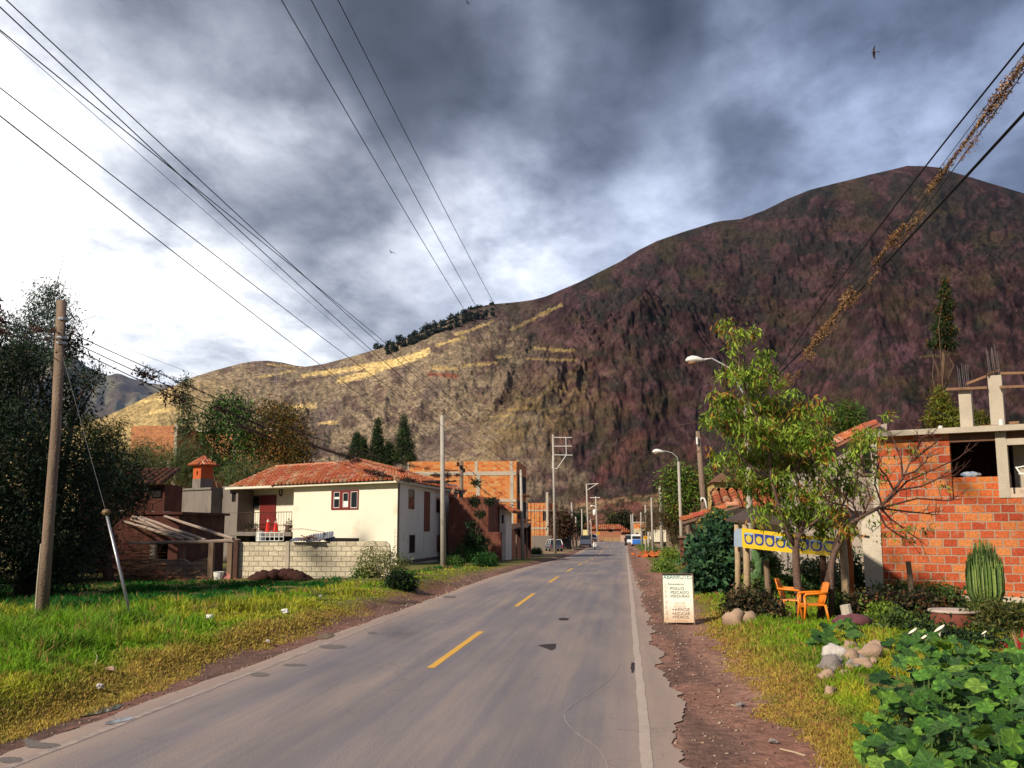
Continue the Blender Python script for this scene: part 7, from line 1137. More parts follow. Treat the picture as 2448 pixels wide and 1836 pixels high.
mb.build('cargo_box', mat('cream_paint', (.72, .66, .52), var=.15, vscale=2), tk); mb = MB(); mb.span((-1.0, 2.65, .8), (1.0, 4.3, 2.5)); mb.build('cab', mat('cream_paint', (.7, .6, .5)), tk, bevel=.1); mb = MB(); mb.span((-1.1, -2.3, .75), (1.1, 2.6, .98)); mb.build('chassis', M_iron, tk)
for s in (-1, 1):
    for y in (-1.6, 1.9): mb = MB(); mb.tube([(s * .8, y, .45), (s * 1.1, y, .45)], .45, 14); w = mb.build('wheel', mat('tyre', (.02, .02, .02)), tk); mb = MB(); mb.tube([(s * 1.09, y, .45), (s * 1.12, y, .45)], .22, 10); mb.build('rim', M_galv, w)
mb = MB(); mb.span((-1.2, -2.5, 2.76), (1.2, 2.3, 2.9)); mb.build('tarpaulin', mat('brown_tarp', (.15, .09, .06), var=.3), tk)
# scooter on the lane
sc = thing('scooter', 'white motor scooter standing on the left lane far down the road', 'scooter', V_(978, 1275) + [0, .6, 0], R_(180)); mb = MB(); mb.add([(-.2, .35, .35), (.2, .35, .35), (.24, .30, .75), (-.24, .30, .75), (-.16, .22, 1.0), (.16, .22, 1.0), (-.18, .2, .35), (.18, .2, .35), (.2, .16, .75), (-.2, .16, .75), (-.12, .14, 1.0), (.12, .14, 1.0)], [(0, 1, 2, 3), (3, 2, 5, 4), (6, 9, 8, 7), (9, 10, 11, 8), (0, 3, 9, 6), (1, 7, 8, 2), (3, 4, 10, 9), (2, 8, 11, 5), (4, 5, 11, 10), (0, 6, 7, 1)]); mb.box((0, -.1, .33), (.34, .6, .1)); mb.box((0, -.45, .58), (.34, .7, .34)); mb.build('body', CW((.75, .75, .76), 'white'), sc, bevel=.03)
mb = MB(); mb.box((0, -.42, .79), (.30, .62, .09)); mb.build('seat', mat('tyre', (.02, .02, .02)), sc, bevel=.03)
for y in (.55, -.6): mb = MB(); mb.tube([(-.05, y, .24), (.05, y, .24)], .24, 12); mb.build('wheel', mat('tyre', (.02, .02, .02)), sc)
mb = MB(); mb.tube([(0, .55, .3), (0, .3, .95), (0, .22, 1.08)], .03, 6); mb.tube([(-.34, .12, 1.1), (0, .22, 1.08), (.34, .12, 1.1)], .022, 6); mb.build('handlebar', M_dark, sc); mb = MB(); mb.lathe((0, .33, .88), [(.04, 0), (.1, .06), (.1, .12), (.04, .16)], 10); mb.build('headlight', mat('headlight', (.8, .8, .78)), sc)
for s in (-1, 1): mb = MB(); mb.tube([(s * .28, .13, 1.1), (s * .34, .12, 1.28)], .01, 4); mb.box((s * .36, .12, 1.31), (.14, .02, .09)); mb.build('mirror', M_dark, sc)
# a walker
def person(loc, rz, label, h=1.68):
    t = thing('person', label, 'person', loc, rz); s = h / 1.68
    J = [(0, 0, .92, .13), (0, 0, 1.12, .13), (0, .01, 1.32, .15), (0, 0, 1.44, .06), (0, .02, 1.50, .06), (0, .03, 1.60, .095), (-.17, 0, 1.38, .06), (-.22, -.02, 1.12, .042), (-.20, .06, .90, .032), (.17, 0, 1.38, .06), (.22, .04, 1.12, .042), (.20, .14, .92, .032), (-.09, 0, .86, .10), (-.10, .10, .48, .065), (-.10, .06, .09, .045), (-.10, .20, .03, .035), (.09, 0, .86, .10), (.10, -.06, .48, .065), (.10, -.24, .12, .045), (.10, -.12, .03, .035), (-.20, .09, .80, .03), (.20, .18, .83, .03)]
    E_ = [(0, 1), (1, 2), (2, 3), (3, 4), (4, 5), (2, 6), (6, 7), (7, 8), (2, 9), (9, 10), (10, 11), (0, 12), (12, 13), (13, 14), (14, 15), (0, 16), (16, 17), (17, 18), (18, 19), (8, 20), (11, 21)]
    me = bpy.data.meshes.new('body'); me.from_pydata([(a * s, b * s, c * s) for a, b, c, _ in J], E_, []); o = bpy.data.objects.new('body', me); COL.objects.link(o); o.parent = t; o.modifiers.new('skin', 'SKIN'); sv = me.skin_vertices[0].data
    for i, j in enumerate(J): sv[i].radius = (j[3] * s, j[3] * s)
    sv[0].use_root = True; ss = o.modifiers.new('smooth', 'SUBSURF'); ss.levels = ss.render_levels = 1; me.materials.append(mat('skin_tone', (.25, .12, .07)))
    mb = MB(); mb.lathe((0, .0, .86 * s), [(.155 * s, 0), (.165 * s, .25 * s), (.19 * s, .48 * s), (.10 * s, .58 * s)], 12); mb.build('jacket', mat('dark_jacket', (.035, .02, .025), var=.3), t, smooth=True)
    for a, b, c in ((12, 13, 14), (16, 17, 18)): mb = MB(); mb.tube([Vector(J[a][:3]) * s + Vector((0, 0, .05)), Vector(J[b][:3]) * s, Vector(J[c][:3]) * s], [.115 * s, .085 * s, .07 * s], 9); mb.build('trouser_leg', mat('dark_trousers', (.02, .02, .03)), t, smooth=True)
    mb = MB(); mb.rock((0, .02 * s, 1.65 * s), (.22 * s, .24 * s, .18 * s), 1, 12, .04); mb.build('hair', mat('black_hair', (.012, .01, .01)), t, smooth=True); return t
person(V_(1492, 1215), R_(0), 'person in dark clothes walking on the right road edge beside the white car')
# warning signs
def dsign(x, y, w_, Y, lb):
    p = AY(*c5(x, y), Y); g_ = float(gz(p[0], Y)); t = thing('warning_sign', lb, 'road sign', (p[0], Y, g_), 0, 'yellow diamond signs'); zz = p[2] - g_; k = w_ / 6.9125 * Y / FPX / 2; mb = MB(); mb.tube([(0, 0, -.1), (0, 0, zz)], .05, 6); mb.build('post', M_pole, t); mb = MB(); mb.yprism([(0, zz - k), (k, zz), (0, zz + k), (-k, zz)], -.1, -.06); pl = mb.build('plate', mat('sign_yellow', (.72, .34, .01), rough=.4), t); mb = MB(); mb.yprism([(-.08 * k, zz - .4 * k), (.08 * k, zz - .4 * k), (.08 * k, zz + .1 * k), (.3 * k, zz + .3 * k), (.1 * k, zz + .4 * k), (-.08 * k, zz + .2 * k)], -.115, -.102); mb.build('arrow', M_dark, pl)
dsign(1818, 1072, 78, 112, 'yellow diamond sign right of the blue and white van'); dsign(1038, 1002, 62, 185, 'yellow diamond sign in front of the house at the end of the road')
tl_ = thing('awning', 'small teal awning on posts beside the van', 'awning', V_(1768, 1200)); mb = MB(); mb.box((0, 0, 1.5), (1.3, 1.5, .12)); mb.build('canopy', mat('teal_cloth', (.04, .30, .32), var=.2), tl_)
for x in (-.55, .55): mb = MB(); mb.tube([(x, 0, 0), (x, 0, 1.45)], .04, 6); mb.build('post', M_pole, tl_)
mb = MB(); 
b = GP(*c5(2030, 1400)); 
for k in range(34): mb.box((random.gauss(0, .9), random.gauss(0, .7), random.uniform(.05, .62)), (.36, .22, .2), random.uniform(0, 3), ('X', random.uniform(-.6, .6)))
mb.rock((0, 0, .1), (3.4, 2.4, .8), 2, 12, .1); o = mb.build('brick_heap', mat('heap_brick', (.52, .13, .03), var=.4, vscale=3)); o.location = tuple(b + [0, .8, -.05]); tag(o, 'heap of loose orange bricks on the dirt in front of the white truck', 'brick heap')
# ---------------------------------------------------------------- buildings along the street
def bld(name, label, cat, rect_px, Y, depth, m, fn=c4, roof=None, wins=(), cols=(), bands=(), rc=None, group=None):
    (xa, ya, xb, yb) = rect_px; A_, B_ = AY(*fn(xa, ya), Y), AY(*fn(xb, yb), Y); t = thing(name, label, cat, ((A_[0] + B_[0]) / 2, Y, -1), 0, group); mb = MB(); hs = [(*sorted((AY(*fn(q[0], q[1]), Y)[0], AY(*fn(q[2], q[3]), Y)[0])), *sorted((AY(*fn(q[0], q[3]), Y)[2], AY(*fn(q[0], q[1]), Y)[2]))) for q in wins]; zt__ = A_[2]
    mb.wall(A_[0], B_[0], -1.3, zt__, Y, Y + .25, hs); mb.span((A_[0], Y + .251, -1.3), (A_[0] + .25, Y + depth, zt__)); mb.span((B_[0] - .25, Y + .251, -1.3), (B_[0], Y + depth, zt__)); mb.span((A_[0] + .251, Y + depth - .25, -1.3), (B_[0] - .251, Y + depth, zt__)); mb.build('wall', m, t, True)
    mb = MB(); mb.span((A_[0] + .26, Y + .3, zt__ - .25), (B_[0] - .26, Y + depth - .26, zt__ - .1)); mb.build('ceiling', M_conc, t, True)
    for h in hs: mb = MB(); e_ = (h[1] - h[0]) * .1; mb.wall(h[0], h[1], h[2], h[3], Y + .08, Y + .14, [(h[0] + e_, h[1] - e_, h[2] + e_, h[3] - e_)]); w = mb.build('window', M_wood, t, True); mb = MB(); mb.span((h[0] + e_, Y + .10, h[2] + e_), (h[1] - e_, Y + .12, h[3] - e_)); mb.build('pane', M_dark, t, True).parent = w
    for q in cols: mb = MB(); a_, b_ = AY(*fn(q[0], q[1]), Y), AY(*fn(q[2], q[3]), Y); mb.span((a_[0], Y - .03, b_[2]), (b_[0], Y - .001, a_[2])); mb.build('column', M_concl, t, True)
    for q in bands: mb = MB(); a_, b_ = AY(*fn(q[0], q[1]), Y), AY(*fn(q[2], q[3]), Y); mb.span((a_[0], Y - .045, b_[2]), (b_[0], Y - .031, a_[2])); mb.build('concrete_band', M_concl, t, True)
    if roof == 'tile':
        mb = MB(); w = B_[0] - A_[0]; hh = rc; tiles(mb, (A_[0] - .5, Y - .5, zt__), (1, 0, 0), (0, depth / 2 + .5, hh), w + 1, lambda s: 0, lambda s: math.hypot(depth / 2 + .5, hh) * min(1, s / 1.8, (w + 1 - s) / 1.8), .45, .6, .18); mb.add([(A_[0] + .8, Y + depth / 2, zt__ + hh), (B_[0] - .8, Y + depth / 2, zt__ + hh), (B_[0] + .5, Y + depth + .5, zt__), (A_[0] - .5, Y + depth + .5, zt__)], [(0, 1, 2, 3)], (.35, .12, .06)); mb.add([(A_[0] - .5, Y - .5, zt__), (A_[0] + .8, Y + depth / 2, zt__ + hh), (A_[0] - .5, Y + depth + .5, zt__)], [(0, 1, 2)], (.35, .12, .06)); mb.add([(B_[0] + .5, Y - .5, zt__), (B_[0] - .8, Y + depth / 2, zt__ + hh), (B_[0] + .5, Y + depth + .5, zt__)], [(2, 1, 0)], (.35, .12, .06)); mb.build('roof', TILE(), t, True)
    elif roof == 'slab': mb = MB(); mb.span((A_[0] - .15, Y - .15, zt__), (B_[0] + .15, Y + depth + .15, zt__ + .2)); mb.build('roof_slab', M_concl, t, True)
    return t
B_3 = brickmat('rust_brick', (.48, .12, .03), (.62, .22, .06), (.56, .30, .12), (.50, .24, .11), .42, .26, ms=.02, stain=(.56, .26, .10))
t3 = bld('brick_building', 'long three-storey orange brick building behind the tile roof of the cream house', 'building', (330, 548, 1482, 1262), 92, 9, B_3, cols=((1040, 545, 1070, 655), (1410, 545, 1440, 650), (1412, 690, 1450, 940), (1055, 690, 1095, 940), (1415, 975, 1450, 1250), (330, 560, 345, 640)), bands=((345, 656, 1480, 690), (900, 942, 1480, 972)))
# the street-side end of that building: dark openings between brick piers
a_ = AY(*c4(1482, 545), 92); mb = MB(); x = a_[0]
def yat(uu): return float(AX(uu, 1200, x + .03)[1])
for (u0, v0, u1, v1) in ((1500, 680, 1590, 880), (1500, 960, 1590, 1150)):
    y0_, y1_ = yat(c4(u0, 0)[0]), yat(c4(u1, 0)[0]); z0_, z1_ = AX(*c4(u0, v1), x)[2], AX(*c4(u0, v0), x)[2]
    mb = MB(); mb.span((x, min(y0_, y1_), z0_), (x + .03, min(max(y0_, y1_), 100.6), z1_)); mb.build('window', M_dark, t3, True); mb = MB(); mb.span((x + .001, min(y0_, y1_) - .2, z0_ - .2), (x + .5, min(max(y0_, y1_), 100.6), z0_ - .02)); mb.build('balcony_ledge', B_3, t3, True)
ah = bld('adobe_house', 'low dark red adobe house with a narrow tile edge behind the clipped tree', 'house', (765, 925, 1182, 1300), 72, 6, M_adobe, roof=None); mb = MB(); p, q = AY(*c4(765, 925), 72), AY(*c4(882, 925), 72); tiles(mb, (p[0], 71.6, p[2]), (1, 0, 0), (0, .9, .35), q[0] - p[0], lambda s: 0, lambda s: 1.5, .42, .5, .16); mb.build('roof', TILE(), ah, True)
gh2 = thing('gabled_house', 'small red mud house with a white front edge and a sloping roof', 'house', (float(AY(*c4(1250, 1200), 78)[0]), 78, -1)); K = lambda x, y, Y=78.: AY(*c4(x, y), Y); P = [K(1090, 1300), K(1310, 1300), K(1310, 1040), K(1240, 1005), K(1090, 945)]; mb = MB(); mb.yprism([(p[0], p[2] - (1.2 if i < 2 else 0)) for i, p in enumerate(P)], 78, 83); mb.build('wall', M_adobe, gh2, True); mb = MB(); a_, b_ = K(1302, 1330, 77.9), K(1368, 1042, 77.9); mb.span((a_[0], 77.9, -1.2), (b_[0], 82, b_[2])); mb.build('white_porch', M_white, gh2, True); mb = MB(); p, q = K(1325, 1200, 77.8), K(1345, 1110, 77.8); mb.span((p[0], 77.86, p[2]), (q[0], 77.9, q[2])); mb.build('window', M_glass, gh2, True)
mb = MB(); a_, b_ = K(1060, 920, 77.7), K(1440, 1075, 77.7); d = Vector(b_ - a_); tiles(mb, (b_[0], 77.5, b_[2]), (0, 1, 0), (-d).normalized(), 6, lambda s: 0, lambda s: d.length, .42, .45, .15); mb.yprism([(a_[0], a_[2]), (b_[0], b_[2]), (b_[0], b_[2] - .12), (a_[0], a_[2] - .12)], 77.4, 83, (.2, .1, .06)); mb.build('roof', TILE(), gh2, True)
mb = MB(); 
b2_ = bld('garden_wall', 'crumbling dark red adobe wall under the clipped tree', 'wall', (900, 1290, 1318, 1480), 68, .5, M_adobe)
kq = thing('market_shed', 'dark open shed with a corrugated roof beyond the adobe house', 'shed', (float(AY(*c4(1450, 1300), 86)[0]), 86, -.5)); K = lambda x, y, Y=86.: AY(*c4(x, y), Y); mb = MB(); a_, b_ = K(1370, 1275), K(1600, 1262); mb.add([(a_[0], 85.5, a_[2]), (b_[0], 85.5, b_[2]), (b_[0], 89, b_[2] + .5), (a_[0], 89, a_[2] + .5), (a_[0], 85.5, a_[2] + .1), (b_[0], 85.5, b_[2] + .1), (b_[0], 89, b_[2] + .6), (a_[0], 89, a_[2] + .6)], [(0, 3, 2, 1), (4, 5, 6, 7), (0, 1, 5, 4), (1, 2, 6, 5), (2, 3, 7, 6), (3, 0, 4, 7)]); mb.build('roof', M_iron, kq, True); mb = MB(); mb.span((a_[0], 88.8, -1.2), (b_[0], 89, b_[2] + .4)); mb.build('back_wall', mat('dark_maroon', (.05, .02, .02)), kq, True)
for x in (1380, 1480, 1590): mb = MB(); p = K(x, 1270); mb.tube([(p[0], 86, -1.1), (p[0], 86, p[2])], .07, 6); mb.build('post', M_wood, kq, True)
b4 = bld('brick_building', 'unfinished two-storey brick building with rebar and a tall column beyond the shed', 'building', (1605, 985, 1880, 1320), 142, 8, B_3, wins=((1758, 1068, 1808, 1175), (1822, 1065, 1875, 1180)), bands=((1605, 1055, 1880, 1070), (1605, 1240, 1880, 1262)), roof=None); K = lambda x, y, Y=142.: AY(*c4(x, y), Y); mb = MB(); a_, b_ = K(1795, 1300, 141.6), K(1818, 870, 141.6); mb.span((a_[0], 141.3, -1), (b_[0], 141.7, b_[2])); mb.build('column', M_concl, b4, True); mb = MB()
for x in (1600, 1640, 1690, 1735, 1775, 1835): p = K(x, 950 + (x * 7) % 40, 141.5); mb.tube([(p[0], 141.5, -1), tuple(p)], .03, 4)
rb_ = mb.build('rebar', mat('rebar', (.12, .09, .10)), b4, True)
mb = MB(); a_, b_ = K(1640, 1262, 134), K(1860, 1420, 134); mb.span((a_[0], 134, -1.2), (b_[0], 134.3, K(1700, 1330, 134)[2])); o = mb.build('yard_wall', M_conc); tag(o, 'grey rendered yard wall behind the parked hatchback', 'wall')
# the end of the road
T1 = bld('adobe_house', 'long reddish adobe house with a clay roof closing the end of the road', 'house', (900, 935, 1490, 1130), 212, 9, mat('pink_adobe', (.36, .15, .085), rough=.95, var=.25, vscale=.5, stain=((.45, .26, .16), .4, .55)), fn=c5, roof='tile', rc=.95, wins=((1205, 935, 1285, 985),))
bld('low_wall', 'cream stretch of wall left of the long adobe house', 'wall', (785, 945, 892, 1120), 200, 4, mat('yellow_wall', (.72, .60, .28), var=.2), fn=c5, roof=None); bld('adobe_house', 'dark-fronted adobe house behind the cream wall at the road end', 'house', (640, 960, 1000, 1110), 218, 8, M_adobe, fn=c5, roof='tile', rc=2.2)
bld('garden_wall', 'pale pink garden wall right of the long adobe house', 'wall', (1405, 1035, 1560, 1130), 200, .6, mat('pink_wall', (.50, .34, .26), var=.2), fn=c5); bld('low_house', 'small tiled shed at the right end of the long adobe house', 'house', (1420, 985, 1545, 1120), 206, 5, M_adobe, fn=c5, roof='tile', rc=1.2)
bld('brick_house', 'red brick house with a pale ground floor behind the far right poles', 'house', (1610, 830, 1870, 930), 187, 7, B_3, fn=c5, roof='slab'); bld('shop_front', 'pale yellow ground floor with dark openings behind the far right poles', 'building', (1610, 925, 1880, 1130), 185, 2, mat('pale_shop', (.68, .58, .36), var=.2), fn=c5, wins=((1660, 990, 1700, 1060), (1765, 960, 1820, 1050)))
bld('fence', 'low stick fence with yellow grass in front of the long adobe house', 'fence', (1085, 1068, 1400, 1130), 205, .3, mat('stick_fence', (.42, .26, .12), var=.5, vscale=6, streak=True), fn=c5)
# trees down the street
def ftree(lb, u, v, Y, bl, n, L, pal, nm='tree', r0=.2, W=None, group='trees down the street'): b = AY(u, v, Y); b = np.array([b[0], Y, float(gz(b[0], Y))]); return tree(nm, lb, 'tree' if nm == 'tree' else nm.replace('_', ' '), b, [PB(*c5(*q[:2]), Y, q[2] / 6.9125, q[3] / 6.9125) if len(q) == 4 else PB(*q[:2], Y, q[2], q[3]) for q in bl], r0, n, 7, L, W or L * .4, pal, group, .2, L * 2, twigs=1)
ftree('brown leafless-looking bush beside the brick building with rebar', 1345, 1290, 135, [(430, 820, 120, 170), (520, 900, 90, 120), (400, 950, 80, 90)], 420, .5, [(.09, .045, .025), (.06, .035, .02), (.12, .06, .03), (.05, .045, .02)])
ftree('dark tree group above the far left poles', 1385, 1290, 215, [(690, 800, 70, 80), (740, 760, 50, 60), (640, 900, 60, 60)], 260, .7, DARKG + GREEN[:1]); ftree('dark cypress hedge behind the long adobe house', 1490, 1290, 228, [(1480, 800, 60, 80), (1540, 850, 50, 90), (1430, 760, 60, 40), (1330, 790, 90, 30)], 420, .8, [(.03, .035, .012), (.05, .05, .018), (.02, .02, .01)])
ftree('yellow-green round tree above the long adobe house roof', 1465, 1290, 240, [(1370, 790, 60, 25), (1300, 800, 50, 20)], 120, .8, [(.16, .14, .03), (.10, .10, .02)])
ftree('big round green tree behind the farther street lamp', 1660, 1315, 88, [PBq for PBq in ((1600, 1145, 22, 22, 0)[:4], (1628, 1135, 24, 16), (1660, 1150, 28, 28), (1690, 1170, 30, 32), (1625, 1175, 30, 24), (1600, 1200, 22, 22), (1655, 1195, 34, 26), (1700, 1205, 30, 28))] if False else [(2205, 130, 110, 110), (2400, 60, 130, 90)], 10, .4, GREEN) if False else None
b = AY(1660, 1318, 90); b[2] = -.7; tree('round_tree', 'big round green tree behind the farther street lamp', 'tree', b, [PB(1600, 1145, 90, 20, 20), PB(1622, 1128, 90, 18, 14), PB(1650, 1145, 90, 26, 22), PB(1683, 1160, 90, 26, 28), PB(1625, 1170, 90, 30, 24), PB(1598, 1190, 90, 16, 20), PB(1655, 1190, 90, 34, 26), PB(1700, 1205, 90, 26, 28), PB(1625, 1215, 90, 26, 20), PB(1730, 1180, 90, 26, 26), PB(1760, 1195, 90, 22, 22)], .3, 1300, 8, .34, .12, [(.10, .19, .025), (.15, .26, .03), (.05, .10, .02), (.02, .04, .01), (.20, .28, .04), (.16, .10, .02)], None, .2, .8, shell=.4)
b = AY(1610, 1318, 95); b[2] = -.7; tree('brown_bush', 'brown twiggy tree between the truck and the farther lamp', 'tree', b, [PB(1595, 1235, 93, 22, 22), PB(1614, 1255, 93, 18, 24), PB(1618, 1285, 93, 13, 20)], .12, 520, 6, .3, .07, [(.10, .06, .025), (.07, .06, .02), (.14, .09, .03), (.05, .06, .02)], None, .2, .5, twigs=5)
b = AY(1560, 1318, 130); b[2] = -.8; tree('brown_bush', 'thin brown tree behind the poles left of the white truck', 'tree', b, [PB(1555, 1245, 130, 16, 24), PB(1545, 1268, 130, 12, 14)], .12, 220, 6, .35, .08, [(.10, .06, .03), (.08, .06, .02), (.13, .09, .03)], None, .2, .5, twigs=4)
for (u, v, lb) in ((1540, 1314, 'green bush beside the blue and white van'), (1556, 1325, 'yellow-green weeds at the left of the brick heap'), (1605, 1345, 'grassy clump right of the brick heap'), (1585, 1368, 'low weeds on the verge before the brick heap')): b = GP(u, v); tree('bush', lb, 'bush', b, [PB(u, v - 8, b[1], 22, 12), PB(u + 14, v - 5, b[1], 14, 8)], .03, 200, 6, .2, .06, YGREEN[:3] + GREEN[:2], 'bushes on the far right verge', .1, .4)
# trees rising behind the brick house
def etree(lb, u, Y, bl, r0, n, L, pal, W=.09, nm='tree', droop=.2, sp=.5, fork=.75): b = AY(u, 1330, Y); b = np.array([b[0], Y, -1.0]); return tree(nm, lb, 'tree', b, [PB(*q[:2], Y, q[2], q[3]) for q in bl], r0, n, 7, L, W, pal, None, droop, sp, fork=fork, twigs=1, shell=.3)
PINE = [(.015, .035, .012), (.03, .06, .015), (.05, .09, .02), (.012, .02, .01)]
etree('tall narrow dark tree on a bare trunk above the brick house', 2268, 90, [(2258, 678, 5, 14), (2258, 705, 12, 14), (2264, 730, 16, 14), (2250, 742, 12, 10), (2260, 762, 17, 13), (2248, 785, 16, 12), (2266, 792, 18, 12), (2252, 812, 20, 10), (2236, 822, 18, 6), (2266, 824, 20, 8)], .14, 1100, .30, PINE + [(.16, .07, .02)], .10, 'slender_tree', .3, .3, .93)
etree('pointed yellow-green conifer behind the left rooftop column', 2250, 70, [(2246, 942, 8, 12), (2248, 962, 18, 14), (2250, 985, 30, 16), (2250, 1008, 38, 14), (2275, 1000, 20, 18)], .15, 520, .35, [(.16, .20, .02), (.10, .13, .02), (.22, .22, .03), (.16, .10, .02)], .08, 'conifer', -.2, .4, .6); etree('lower conifer between the two rooftop columns', 2340, 70, [(2336, 1000, 16, 12), (2342, 1015, 25, 14)], .12, 220, .35, [(.10, .13, .02), (.16, .12, .02), (.07, .08, .015)], .08, 'conifer', -.2, .4, .6)
etree('feathery green round-topped tree behind the leafy tree', 2022, 46, [(2010, 985, 26, 14), (2035, 985, 28, 16), (2020, 1003, 38, 16), (2028, 1025, 34, 14), (1998, 1010, 14, 12)], .1, 620, .26, [(.08, .16, .02), (.11, .21, .03), (.05, .10, .02), (.10, .06, .02)], .035, 'feathery_tree', .1, .35, .6)
etree('tall dark shrubs behind the low tiled house', 1880, 56, [(1790, 1165, 40, 30), (1850, 1180, 45, 30), (1920, 1165, 45, 32), (1745, 1190, 30, 24)], .2, 700, .3, [(.06, .08, .02), (.10, .11, .025), (.03, .045, .012), (.17, .13, .03)], .1, 'dark_tree', .2, .5, .6)
hh_ = thing('hillside_house', 'small hipped brown roof house half hidden behind the leafy tree', 'house', (float(AY(1722, 1200, 75)[0]), 75, -.8)); K = lambda x, y, Y=75.: AY(*c6(x, y), Y); mb = MB(); a_, b_ = K(515, 720), K(680, 800); mb.span((a_[0], 75, -1), (b_[0], 80, a_[2])); mb.build('wall', mat('ochre_wall', (.50, .34, .12), var=.25), hh_, True); mb = MB(); pk = K(590, 640, 77.5); a_, b_ = K(500, 722, 74.5), K(700, 722, 74.5); mb.add([tuple(a_), tuple(b_), (b_[0], 80.5, b_[2]), (a_[0], 80.5, a_[2]), tuple(pk)], [(0, 1, 4), (1, 2, 4), (2, 3, 4), (3, 0, 4), (0, 3, 2, 1)]); mb.build('roof', mat('brown_roof', (.20, .09, .05), var=.4, vscale=4), hh_, True)
# ridge-line trees on the mountain: a wood seen from afar
mb_pts = []
for (u, v) in [(840, 742), (848, 744), (858, 738), (868, 735), (876, 732), (884, 728), (892, 724), (900, 719), (908, 716), (915, 712), (922, 708), (930, 704), (938, 700), (945, 697), (952, 694), (960, 692), (968, 688), (976, 684), (984, 679), (992, 675), (1000, 668), (1008, 664), (1016, 660), (1024, 657), (1032, 655), (1040, 652), (1048, 651), (1064, 654), (820, 751), (812, 755), (1092, 652)]:
    az_, el_ = px_azel(u * 1.1067, v * 1.1067); Rr = (1500 + 900 * float(sstep(-.25, .2, az_))); mb_pts.append((az_, u, v, Rr))
SKA, SKE = skyline(SKY)
k_ = 0
for i, (az_, u, v, Rr) in enumerate(mb_pts):
    for j in range(3 if i < 28 else 1):
        a2 = az_ + random.uniform(-.0018, .0018); f = 1 - .035 * j - random.uniform(0, .012); e_ = float(np.interp(a2, SKA, SKE)); r_p = 330 + (Rr - 330) * f; zz = -1.0 + (Rr * math.tan(e_) + EYE + 1) * f ** 1.25 * .985; x, y = r_p * math.sin(a2), r_p * math.cos(a2); hh = random.uniform(11, 19) * (.8 if j else 1) * (1.0 if u < 1020 else .8); w_ = hh * .30
        LB = 'dark pine among those lining the mountain ridge left of the summit slope'; t = thing('ridge_tree', LB, 'tree', (x, y, zz - 3), 0, 'pines along the mountain ridge'); mb = MB(); mb.tube([(0, 0, -2), (0, 0, hh * .6)], [.5, .25], 5); mb.build('trunk', BARK(), t); n = 110; P = rand_unit(n) * [w_, w_, hh * .36] * rng.uniform(.3, 1.1, (n, 1)) + [x, y, zz - 3 + hh * .62]; V, F = leaves_geo(P, 3.4, 2.2); raw_mesh('crown', V, F, leafmat(), t, np.repeat(pick_cols(n, [(.012, .02, .014), (.02, .032, .018)], .3), 2, 0)); k_ += 1
# pylons on the far left shoulder
for (u, v0, v1, lb) in ((657, 880, 962, 'steel lattice pylon with crossarms on the brown shoulder of the hill'),):
    az_, _ = px_azel(u, v1); Rr = 1200; p = AZ(u, v1, 0); dr = ray(u, v1); s_ = Rr / math.hypot(dr[0], dr[1]); b = _C + dr * s_; dr2 = ray(u, v0); tp_ = _C + dr2 * (Rr / math.hypot(dr2[0], dr2[1])); hh = tp_[2] - b[2]; t = thing('pylon', lb, 'pylon', b); mb = MB()
    for sx in (-1, 1): mb.tube([(sx * 3, 0, -20), (sx * .6, 0, hh)], .22, 4)
    for k in range(6): z0_, z1_ = hh * k / 6, hh * (k + 1) / 6; w0, w1 = 3 - 2.4 * k / 6, 3 - 2.4 * (k + 1) / 6; mb.tube([(-w0, 0, z0_), (w1, 0, z1_)], .18, 3); mb.tube([(w0, 0, z0_), (-w1, 0, z1_)], .18, 3)
    mb.build('tower', mat('pylon_steel', (.30, .26, .26)), t); mb = MB()
    for z in (.62, .82, .98): mb.tube([(-hh * .30, 0, hh * z), (hh * .30, 0, hh * z)], .25, 4)
    mb.build('crossarm', mat('pylon_steel', (.30, .26, .26)), t)
